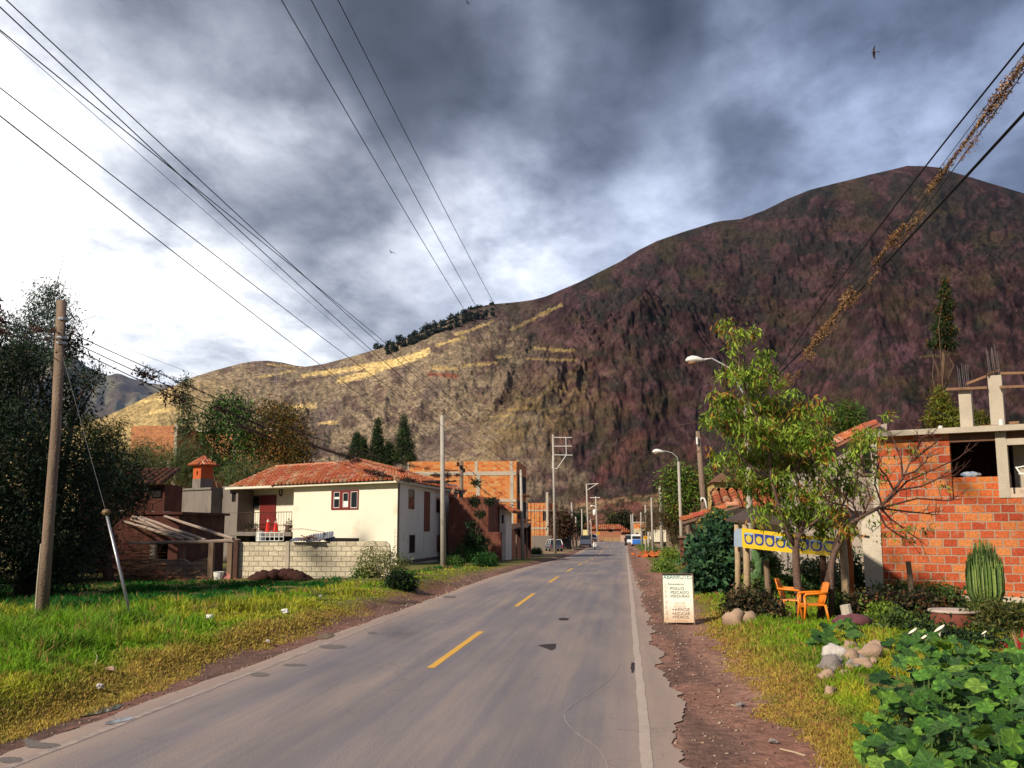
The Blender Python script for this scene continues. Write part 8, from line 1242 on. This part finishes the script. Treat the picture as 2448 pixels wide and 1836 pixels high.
# ================================================================ WIRES AND BIRDS
M_wire = mat('wire', (.015, .015, .018), rough=.6, var=.1, bump=0); M_cable = mat('black_cable', (.012, .012, .014), rough=.7, var=.2)
def projpx(P): d = P - _C; z = d @ _fw; return np.stack([1224 + FPX * (d @ _rt) / z, 918 - FPX * (d @ _up) / z], -1)
def curve(S, E_, sag, ext=.15, n=60):
    t = np.linspace(-ext, 1, n)[:, None]; P = S * (1 - t) + E_ * t; P[:, 2:] -= 4 * sag * t * (1 - t); return P
def wire(name, label, s, e, mid, r, zs=9.5, Ye=None, m=None, group=None, Ys=None, ext=.15, moss=None, cat='wire', thr=.45):
    S = AY(*s, Ys) if Ys else AZ(*s, zs); E_ = AY(*e, Ye); best = None
    for sg_ in np.linspace(-1.0, 4.0, 101):
        P = curve(S, E_, sg_, 0); q = projpx(P); d = (0 if mid is None else np.min(np.hypot(q[:, 0] - mid[0], q[:, 1] - mid[1]))) + abs(sg_ - .1) * .2
        if best is None or d < best[0]: best = (d, sg_)
    P = curve(S, E_, best[1], ext); mb = MB(); o0 = P[0].copy()
    if moss is None:
        mb.tube(P - o0, r, 5); o = mb.build(name, m or M_wire); o.location = tuple(o0); return tag(o, label, cat, group)
    t = thing(name, label, cat, o0, 0, group); mb.tube(P - o0, r, 5); mb.build('cable', m or M_wire, t)
    L, W, pal, dens, clump = moss; n = len(P); T = rng.random(dens); T = T[(vnoise(T * clump, 1.7, int(s[1]) % 50) > thr)]; idx = T * (n - 1); i0 = idx.astype(int).clip(0, n - 2); f = (idx - i0)[:, None]; Q = P[i0] * (1 - f) + P[i0 + 1] * f; amp = (.3 + 2.6 * vnoise(T * clump * 2.3, 4.1, 3) ** 3)[:, None]
    D = rand_unit(len(Q)); Q = Q + rng.normal(size=Q.shape) * np.minimum(.9 * L, .08) * amp; V, F = leaves_geo(Q, (L * amp[:, 0]), W, D); ms_ = raw_mesh('moss', V, F, mat('moss', (1, 1, 1), attr=True, var=.3, bump=0, rough=.9), t, np.repeat(pick_cols(len(Q), pal, .35), 2, 0)); ms_['kind'] = 'stuff'; return t
YF = fr.location.y; Y2 = cp2.location.y; YT = wp2.location.y; G1 = 'power wires overhead on the left'
wire('power_wire', 'lowest long wire crossing the left sky to the wooden pole by the tile roof', (0, 277), (1103, 1105), (500, 672), .011, 8.2, YT, group=G1)
wire('power_wire', 'second lowest wire crossing the left sky', (0, 210), (1246, 1140), (620, 699), .010, 8.6, Y2, group=G1)
wire('power_wire', 'third lowest wire in the left sky, doubled by a thinner one just below', (0, 72), (1325, 1180), (470, 470), .010, 9.0, YF, group=G1); wire('power_wire', 'thin wire running just under the third lowest one', (0, 76), (1325, 1190), (400, 430), .005, 8.95, YF, group=G1)
wire('power_wire', 'second highest wire of the left sky bundle', (0, 17), (1325, 1165), (727, 700), .011, 9.5, YF, group=G1); wire('power_wire', 'highest wire of the left sky bundle', (15, 0), (1325, 1148), (772, 700), .011, 10.0, YF, group=G1)
G2 = 'three steep power wires'
wire('power_wire', 'left one of the three steep wires in the middle of the sky', (673, 0), (1367, 1084), (1107, 730), .011, 12.5, YF, group=G2); wire('power_wire', 'middle one of the three steep wires in the middle of the sky', (744, 0), (1367, 1064), (1145, 736), .011, 12.8, YF, group=G2); wire('power_wire', 'right one of the three steep wires in the middle of the sky', (808, 0), (1367, 1040), (1178, 730), .011, 13.1, YF, group=G2)
MS = (.09, .05, [(.035, .02, .018), (.05, .028, .02), (.02, .012, .012)], 2600, 26)
Yp = wp.location.y; G3 = 'mossy cables on the left'
wire('mossy_cable', 'upper of the three moss-covered cables from the wooden pole', c1(560, 500), (1100, 1125), (432, 912), .012, Ys=Yp, Ye=YT, group=G3, ext=0, moss=(.06, .03, MS[2], 6000, 30), cat='cable'); wire('mossy_cable', 'middle of the three moss-covered cables from the wooden pole', c1(550, 565), (1100, 1135), (400, 917), .012, Ys=Yp, Ye=YT, group=G3, ext=0, moss=(.085, .045, MS[2], 9000, 22), cat='cable'); wire('mossy_cable', 'lowest of the three moss-covered cables from the wooden pole', c1(540, 610), (1100, 1148), (425, 950), .012, Ys=Yp, Ye=YT, group=G3, ext=0, moss=(.085, .045, MS[2], 9000, 18), cat='cable')
wire('thin_wire', 'very thin wire above the moss-covered cables', c1(560, 455), (1100, 1105), (420, 880), .004, Ys=Yp, Ye=YT, ext=0)
for v0, v1, lb in ((745, 770, 'mossy cable crossing the dark tree top left of the wooden pole'), (775, 790, 'lower mossy cable crossing the dark tree left of the wooden pole')):
    wire('mossy_cable', lb, (-60, v0 - 8), (133, v1 + 20), None, .012, Ys=12.5, Ye=Yp - .1, group=G3, ext=.1, moss=(.05, .03, [(.10, .05, .035), (.06, .03, .02)], 1600, 9), cat='cable')
for i, (m0, m1, m2, lb) in enumerate((((1108, 1112), (1232, 1205), (1170, 1160), 'upper drooping cable from the wooden pole over the adobe house'), ((1108, 1125), (1238, 1210), (1165, 1180), 'lower drooping mossy cable from the wooden pole over the adobe house'))): wire('mossy_cable', lb, m0, m1, m2, .012, Ys=YT, Ye=86, group=G3, ext=0, moss=(.09, .05, MS[2], 900 * i + 400, 16), cat='cable')
G4 = 'cables on the right'; BM = [(.17, .075, .035), (.10, .045, .025), (.24, .13, .055), (.32, .20, .09)]
wire('overhead_cable', 'upper dark cable rising over the mountain summit', (2448, 103), (1790, 1000), (2039, 628), .016, 9.0, 39, m=M_cable, group=G4, cat='cable')
wire('overhead_cable', 'lowest thick dark cable crossing the mountain', (2448, 271), (1795, 960), (2081, 664), .026, 8.2, 39, m=M_cable, group=G4, cat='cable'); wire('thin_wire', 'thin grey wire beside the moss-hung cable', (2448, 130), (1790, 985), (2254, 397), .006, 8.8, 39, group=G4)
wire('mossy_cable', 'cable hung with tan tufts of air plants crossing the mountain', (2448, 150), (1795, 1010), (2123, 596), .010, 8.6, 39, group=G4, moss=(.062, .028, BM, 14000, 20), cat='cable', thr=.44)
wire('mossy_cable', 'second cable with dense tan tufts close beside the tufted one', (2448, 172), (1795, 1018), (2128, 606), .008, 8.5, 39, group=G4, moss=(.04, .02, BM, 7000, 31), cat='cable', thr=.56)
wire('thin_wire', 'dark service wire running down to the roof slab of the brick house', (1930, 828), (2398, 1034), (2172, 957), .008, Ys=36, Ye=28.2, ext=.3, group=G4)
for a_, b_, c_, lb in (((1582, 1176), (1621, 1160), (1600, 1175), 'sagging wires between the farther lamp and the next pole'),): wire('thin_wire', lb, a_, b_, c_, .03, Ys=96, Ye=80, ext=0)
# birds
def bird(u, v, Y, s, rz, roll, label, pal=(.05, .02, .025)):
    p = AY(u, v, Y); t = thing('bird', label, 'bird', p, rz, 'birds in the sky'); mb = MB(); n = 8; vs_ = []
    sec = ((-.5, .01, 0), (-.36, .035, 0), (-.1, .075, 0), (.15, .07, .01), (.3, .045, .03), (.4, .04, .045), (.46, .012, .04))
    for y, r, z in sec:
        for j in range(n): a_ = 2 * math.pi * j / n; vs_.append((r * s * math.cos(a_), y * s, z * s + r * s * math.sin(a_)))
    mb.add(vs_, [(i * n + j, (i + 1) * n + j, (i + 1) * n + (j + 1) % n, i * n + (j + 1) % n) for i in range(6) for j in range(n)])
    for sg_ in (-1, 1): mb.add([(sg_ * .04 * s, .2 * s, .03 * s), (sg_ * .04 * s, -.12 * s, .02 * s), (sg_ * .5 * s, -.10 * s, .26 * s), (sg_ * .95 * s, -.2 * s, .20 * s), (sg_ * .9 * s, -.05 * s, .22 * s), (sg_ * .5 * s, .16 * s, .28 * s)], [(0, 1, 2, 5), (5, 2, 3, 4)])
    mb.add([(-.03 * s, -.45 * s, 0), (.03 * s, -.45 * s, 0), (.1 * s, -.68 * s, 0), (-.1 * s, -.68 * s, 0)], [(0, 1, 2, 3)]); o = mb.build('body', mat('dark_feathers', pal, var=.3), t); o.rotation_euler = (0, roll, 0); return t
bird(2090, 125, 40, .30, 1.4, 1.35, 'dark bird banking steeply above the mountain in the upper right sky'); bird(936, 604, 45, .22, .8, .3, 'small reddish bird in the white cloud at the centre left'); bird(1118, 7, 45, .18, 1.2, .4, 'tiny bird at the top edge of the sky'); bird(1296, 700, 120, .3, .5, .2, 'tiny black bird just above the mountain skyline')
# ================================================================ GRASS
def grass(name, label, U0, U1, V0, V1, N, ok, hfn, cfn, nb=5, wscale=1.0, seed=1):
    r_ = np.random.default_rng(seed); u = r_.uniform(U0, U1, N); v = r_.uniform(V0, V1, N); D = _fw[None] * FPX + _rt[None] * (u - 1224)[:, None] + _up[None] * (918 - v)[:, None]; z = np.zeros(N)
    for _ in range(8): t = (z - EYE) / D[:, 2]; X = D[:, 0] * t; Y = D[:, 1] * t; z = .5 * z + .5 * gz(X, Y)
    k = (D[:, 2] < -5) & (Y > 3) & (Y < 60) & ok(X, Y); X, Y, z = X[k], Y[k], z[k]; n = len(X); H_ = hfn(X, Y) * r_.uniform(.6, 1.25, n); C = cfn(X, Y, r_)
    X = np.repeat(X, nb) + r_.normal(0, .035, n * nb) * (1 + np.repeat(Y, nb) * .05); Y0 = np.repeat(Y, nb) + r_.normal(0, .04, n * nb); Hb = np.repeat(H_, nb) * r_.uniform(.5, 1.2, n * nb); z = gz(X, Y0); a = r_.uniform(0, 6.283, n * nb); ln = r_.uniform(.15, .9, n * nb) * Hb; w = (.0035 + .00042 * Y0) * wscale * r_.uniform(.7, 1.4, n * nb); wa = r_.uniform(0, 6.283, n * nb)
    B = np.stack([X, Y0, z - .01], 1); S = np.stack([np.cos(wa), np.sin(wa) * .5, 0 * wa], 1) * w[:, None]; L = np.stack([np.cos(a), np.sin(a), 0 * a], 1) * ln[:, None]; M_ = B + L * .35 + np.stack([0 * a, 0 * a, Hb * .62], 1); T_ = B + L + np.stack([0 * a, 0 * a, Hb * np.clip(1 - .25 * ln / (Hb + 1e-6), .5, 1)], 1)
    V = np.stack([B - S, B + S, M_ + S * .8, M_ - S * .8, T_], 1).reshape(-1, 3); i = np.arange(n * nb)[:, None] * 5; F = np.concatenate([i + [0, 1, 2], i + [0, 2, 3], i + [3, 2, 4]], 1).reshape(-1, 3)
    Cb = np.repeat(C, nb, 0) * r_.uniform(.65, 1.35, (n * nb, 1)); o = raw_mesh(name, V, F, mat('grass_blade', (1, 1, 1), rough=.65, var=.15, vscale=3, attr=True, bump=0, transl=.35, spec=.2), None, np.repeat(np.clip(Cb, 0, 1), 3, 0)); o['kind'] = 'stuff'; o['label'] = label; o['category'] = 'grass'; return o
def pal_mix(ws, cols): ws = np.stack(ws, 1); ws = ws / (ws.sum(1, keepdims=True) + 1e-9); return ws @ np.array(cols)
def left_zone(X, Y):  # back of the field: greener grass, its dark tone also painting the grove's shade
    yb = np.interp(X, [-20, -16, -13, -10.8, -9.9, -9.2], [20.0, 20.6, 21.6, 24.3, 32.0, 60.0]); return sstep(-.8, .8, Y - yb + 1.6 * (fbm(X * .5, Y * .5, 2, 91) - .5))
def lc(X, Y, r_):
    d = -X; n = fbm(X * .7, Y * .45, 4, 92); n2 = fbm(X * 2.2, Y * 1.6, 3, 93); far = left_zone(X, Y); edge = 1 - sstep(6.7, 7.5, d + (n - .5) * 1.8); n = n + r_.normal(0, .045, len(X)); gold = sstep(.53, .66, n + .15 * sstep(15, 24, Y) - .10 * sstep(7.2, 8.6, d) * (1 - sstep(13, 17, Y))); 
    c = pal_mix([np.clip(1 - gold, 0.02, 1) * (1 - far) * (1 - edge), gold * (1 - far) * (1 - edge) * 1.2, edge * (1 - far * .6), far + 0 * n], [(.16, .32, .012), (.38, .39, .03), (.42, .31, .06), (.008, .11, .010)])
    dk = sstep(.54, .66, n2)[:, None] * (1 - .4 * edge[:, None]); c = c * (1 - dk * .6) + np.array([.04, .075, .012]) * dk * .6
    br = (r_.random(len(X)) < .06 + .12 * edge * (1 - far))[:, None]; return np.where(br, np.array([.36, .20, .07]), c) * (.7 + .6 * n2[:, None])
def lh(X, Y): d = -X; n = fbm(X * 1.5, Y * 1.0, 3, 94); return (.05 + .20 * sstep(6.6, 8.6, d) * (.15 + 1.9 * sstep(.3, .75, n))) * (1 - .62 * sstep(19, 29, Y))
def lok(X, Y): return (X < -6.35 - .9 * (fbm(Y * .6, Y * 0 + 2, 3, 95) - .3)) & (X > -34) & ~((Y > 38.0) & (X < -9.0) & (Y < 39.2)) & ~((Y > 36.8) & (X < -10.6)) & (Y < 58)
grass('verge_grass', 'bright green and golden grass on the left verge and field', -260, 1330, 1330, 2000, 120000, lok, lh, lc, 5, seed=5)
def rc_(X, Y, r_):
    n = fbm(X * .8, Y * .5, 4, 96); n2 = fbm(X * 2.6, Y * 1.8, 3, 97); n = n + r_.normal(0, .045, len(X)); edge = 1 - sstep(1.7, 2.6, X + (n - .5) * 1.6); gold = sstep(.50, .62, n)
    c = pal_mix([np.clip(1 - gold, .02, 1) * (1 - edge), gold * (1 - edge), edge], [(.20, .34, .015), (.44, .42, .035), (.42, .30, .06)]); dk = sstep(.55, .66, n2)[:, None]; c = c * (1 - dk * .5) + np.array([.05, .09, .015]) * dk * .5
    sh = sstep(4.5, 6.0, X)[:, None]; c = c * (1 - sh * .5) + np.array([.05, .10, .02]) * sh * .5; br = (r_.random(len(X)) < .08 + .12 * edge)[:, None]; return np.where(br, np.array([.36, .17, .07]), c) * (.7 + .6 * n2[:, None])
def rh(X, Y): n = fbm(X * 1.1, Y * .8, 3, 98); return .035 + .13 * sstep(1.6, 3.0, X) * (.3 + 1.3 * n) + .08 * np.exp(-((X - 2.6) / .8) ** 2 - ((Y - 20) / 1.8) ** 2)
def rok(X, Y): return (X > 1.62 + .9 * (fbm(Y * .7, Y * 0 + 5, 3, 99) - .5) + .5 * sstep(22, 26, Y) + 1.0 * sstep(30, 45, Y)) & ~((X > 2.35 + .10 * (Y - 8)) & (Y < 14.2)) & (X < 14) & (Y < 52) & ~((X > 7.0) & (Y > 28.6 - (X - 7.3) * .62))
grass('verge_grass', 'yellow-green grass on the right verge around the stones', 1500, 2750, 1330, 2100, 90000, rok, rh, rc_, 5, seed=6)
# gravel, twigs and litter on the shoulders: too many to count
def gravel():
    r_ = np.random.default_rng(12); n = 2600; side = r_.random(n) < .45; Y = 5 + 38 * r_.random(n) ** 1.6; X = np.where(side, -5.75 - r_.exponential(.35, n), .45 + r_.random(n) * 1.5); k = (X > -7.6); X, Y = X[k], Y[k]; n = len(X); s = r_.uniform(.004, .017, n) * (1 + .05 * Y); z = gz(X, Y)
    O = np.array([(1, 0, 0), (0, 1, 0), (-1, 0, 0), (0, -1, 0), (0, 0, .7), (0, 0, -.5)]); V = (np.stack([X, Y, z + s * .2], 1)[:, None] + O[None] * s[:, None, None] * r_.uniform(.6, 1.3, (n, 6, 1))).reshape(-1, 3); i = np.arange(n)[:, None] * 6; f = [(0, 1, 4), (1, 2, 4), (2, 3, 4), (3, 0, 4), (1, 0, 5), (2, 1, 5), (3, 2, 5), (0, 3, 5)]; F = np.concatenate([i + list(q) for q in f], 1).reshape(-1, 3); C = pick_cols(n, [(.18, .09, .07), (.26, .17, .12), (.12, .06, .05), (.34, .26, .2)], .3); o = raw_mesh('gravel', V, F, mat('gravel', (1, 1, 1), attr=True, rough=.95, bump=0), None, np.repeat(C, 8, 0)); o['kind'] = 'stuff'; o['label'] = 'small loose stones scattered on the dirt shoulders'; o['category'] = 'gravel'
gravel()
# single pieces lying in the grass
for (u, v, s_, lb, m_) in ((265, 1613, .10, 'pale tan stone in the dark hollow of the left verge', M_r1), (237, 1655, .09, 'round white stone at the edge of the left dirt strip', M_r4), (500, 1484, .14, 'whitish litter scrap in the left grass near the stay rod', M_paint), (680, 1470, .16, 'white plastic scrap on dry leaves in the left verge', M_paint), (1848, 1779, .07, 'small grey pebble on the right dirt strip', M_r3), (1770, 1691, .09, 'grey stone chip beside a twig on the right dirt strip', M_r3), (765, 1432, .09, 'pink-white scrap high in the left verge', M_r4), (640, 1543, .08, 'small pale stone at the left road edge', M_r4)):
    b = GP(u, v); mb = MB(); mb.rock((0, 0, .03), (s_ * 1.3, s_, s_ * .7), int(u), 9, .3); o = mb.build('stone' if m_ is not M_paint else 'litter', m_); o.location = tuple(b + [0, 0, .05 if v < 1660 and u < 900 else 0]); tag(o, lb, 'stone' if m_ is not M_paint else 'litter')
for (P_, lb, Yh) in (((224, 1570, 232, 1585, 227, 1606), 'pale bent twig hanging on the left grass bank', .3), ((1748, 1686, 1765, 1692, 1785, 1688), 'thin pale twig on the right dirt strip', .02), ((1865, 1792, 1900, 1800, 1925, 1808), 'dry flat stalk at the edge of the right dirt strip', .02), ((2030, 1735, 2060, 1733, 2083, 1734), 'pale straight stick beside the squash leaves', .05)):
    pts = [GP(P_[i], P_[i + 1]) + [0, 0, Yh * .3] for i in (0, 2, 4)]; o0 = pts[0].copy(); mb = MB(); mb.tube([tuple(p - o0) for p in pts], .008, 5); o = mb.build('twig', mat('pale_twig', (.5, .38, .26), var=.2)); o.location = tuple(o0); tag(o, lb, 'twig')
# ================================================================ AIR
def haze():
    m = bpy.data.materials.new('haze'); m.use_nodes = True; N = m.node_tree.nodes; L = m.node_tree.links; N.remove(N['Principled BSDF']); v = N.new('ShaderNodeVolumePrincipled'); v.inputs['Color'].default_value = (.48, .66, 1.0, 1); v.inputs['Density'].default_value = HAZE; v.inputs['Anisotropy'].default_value = .2; L.new(v.outputs[0], N['Material Output'].inputs['Volume'])
    mb = MB(); mb.span((-22000, -1500, -12), (14000, 21500, 3300)); o = mb.build('haze', m); o['kind'] = 'stuff'; o['label'] = 'thin bluish haze in the valley air'; o['category'] = 'haze'
HAZE = 1.4e-5
haze()
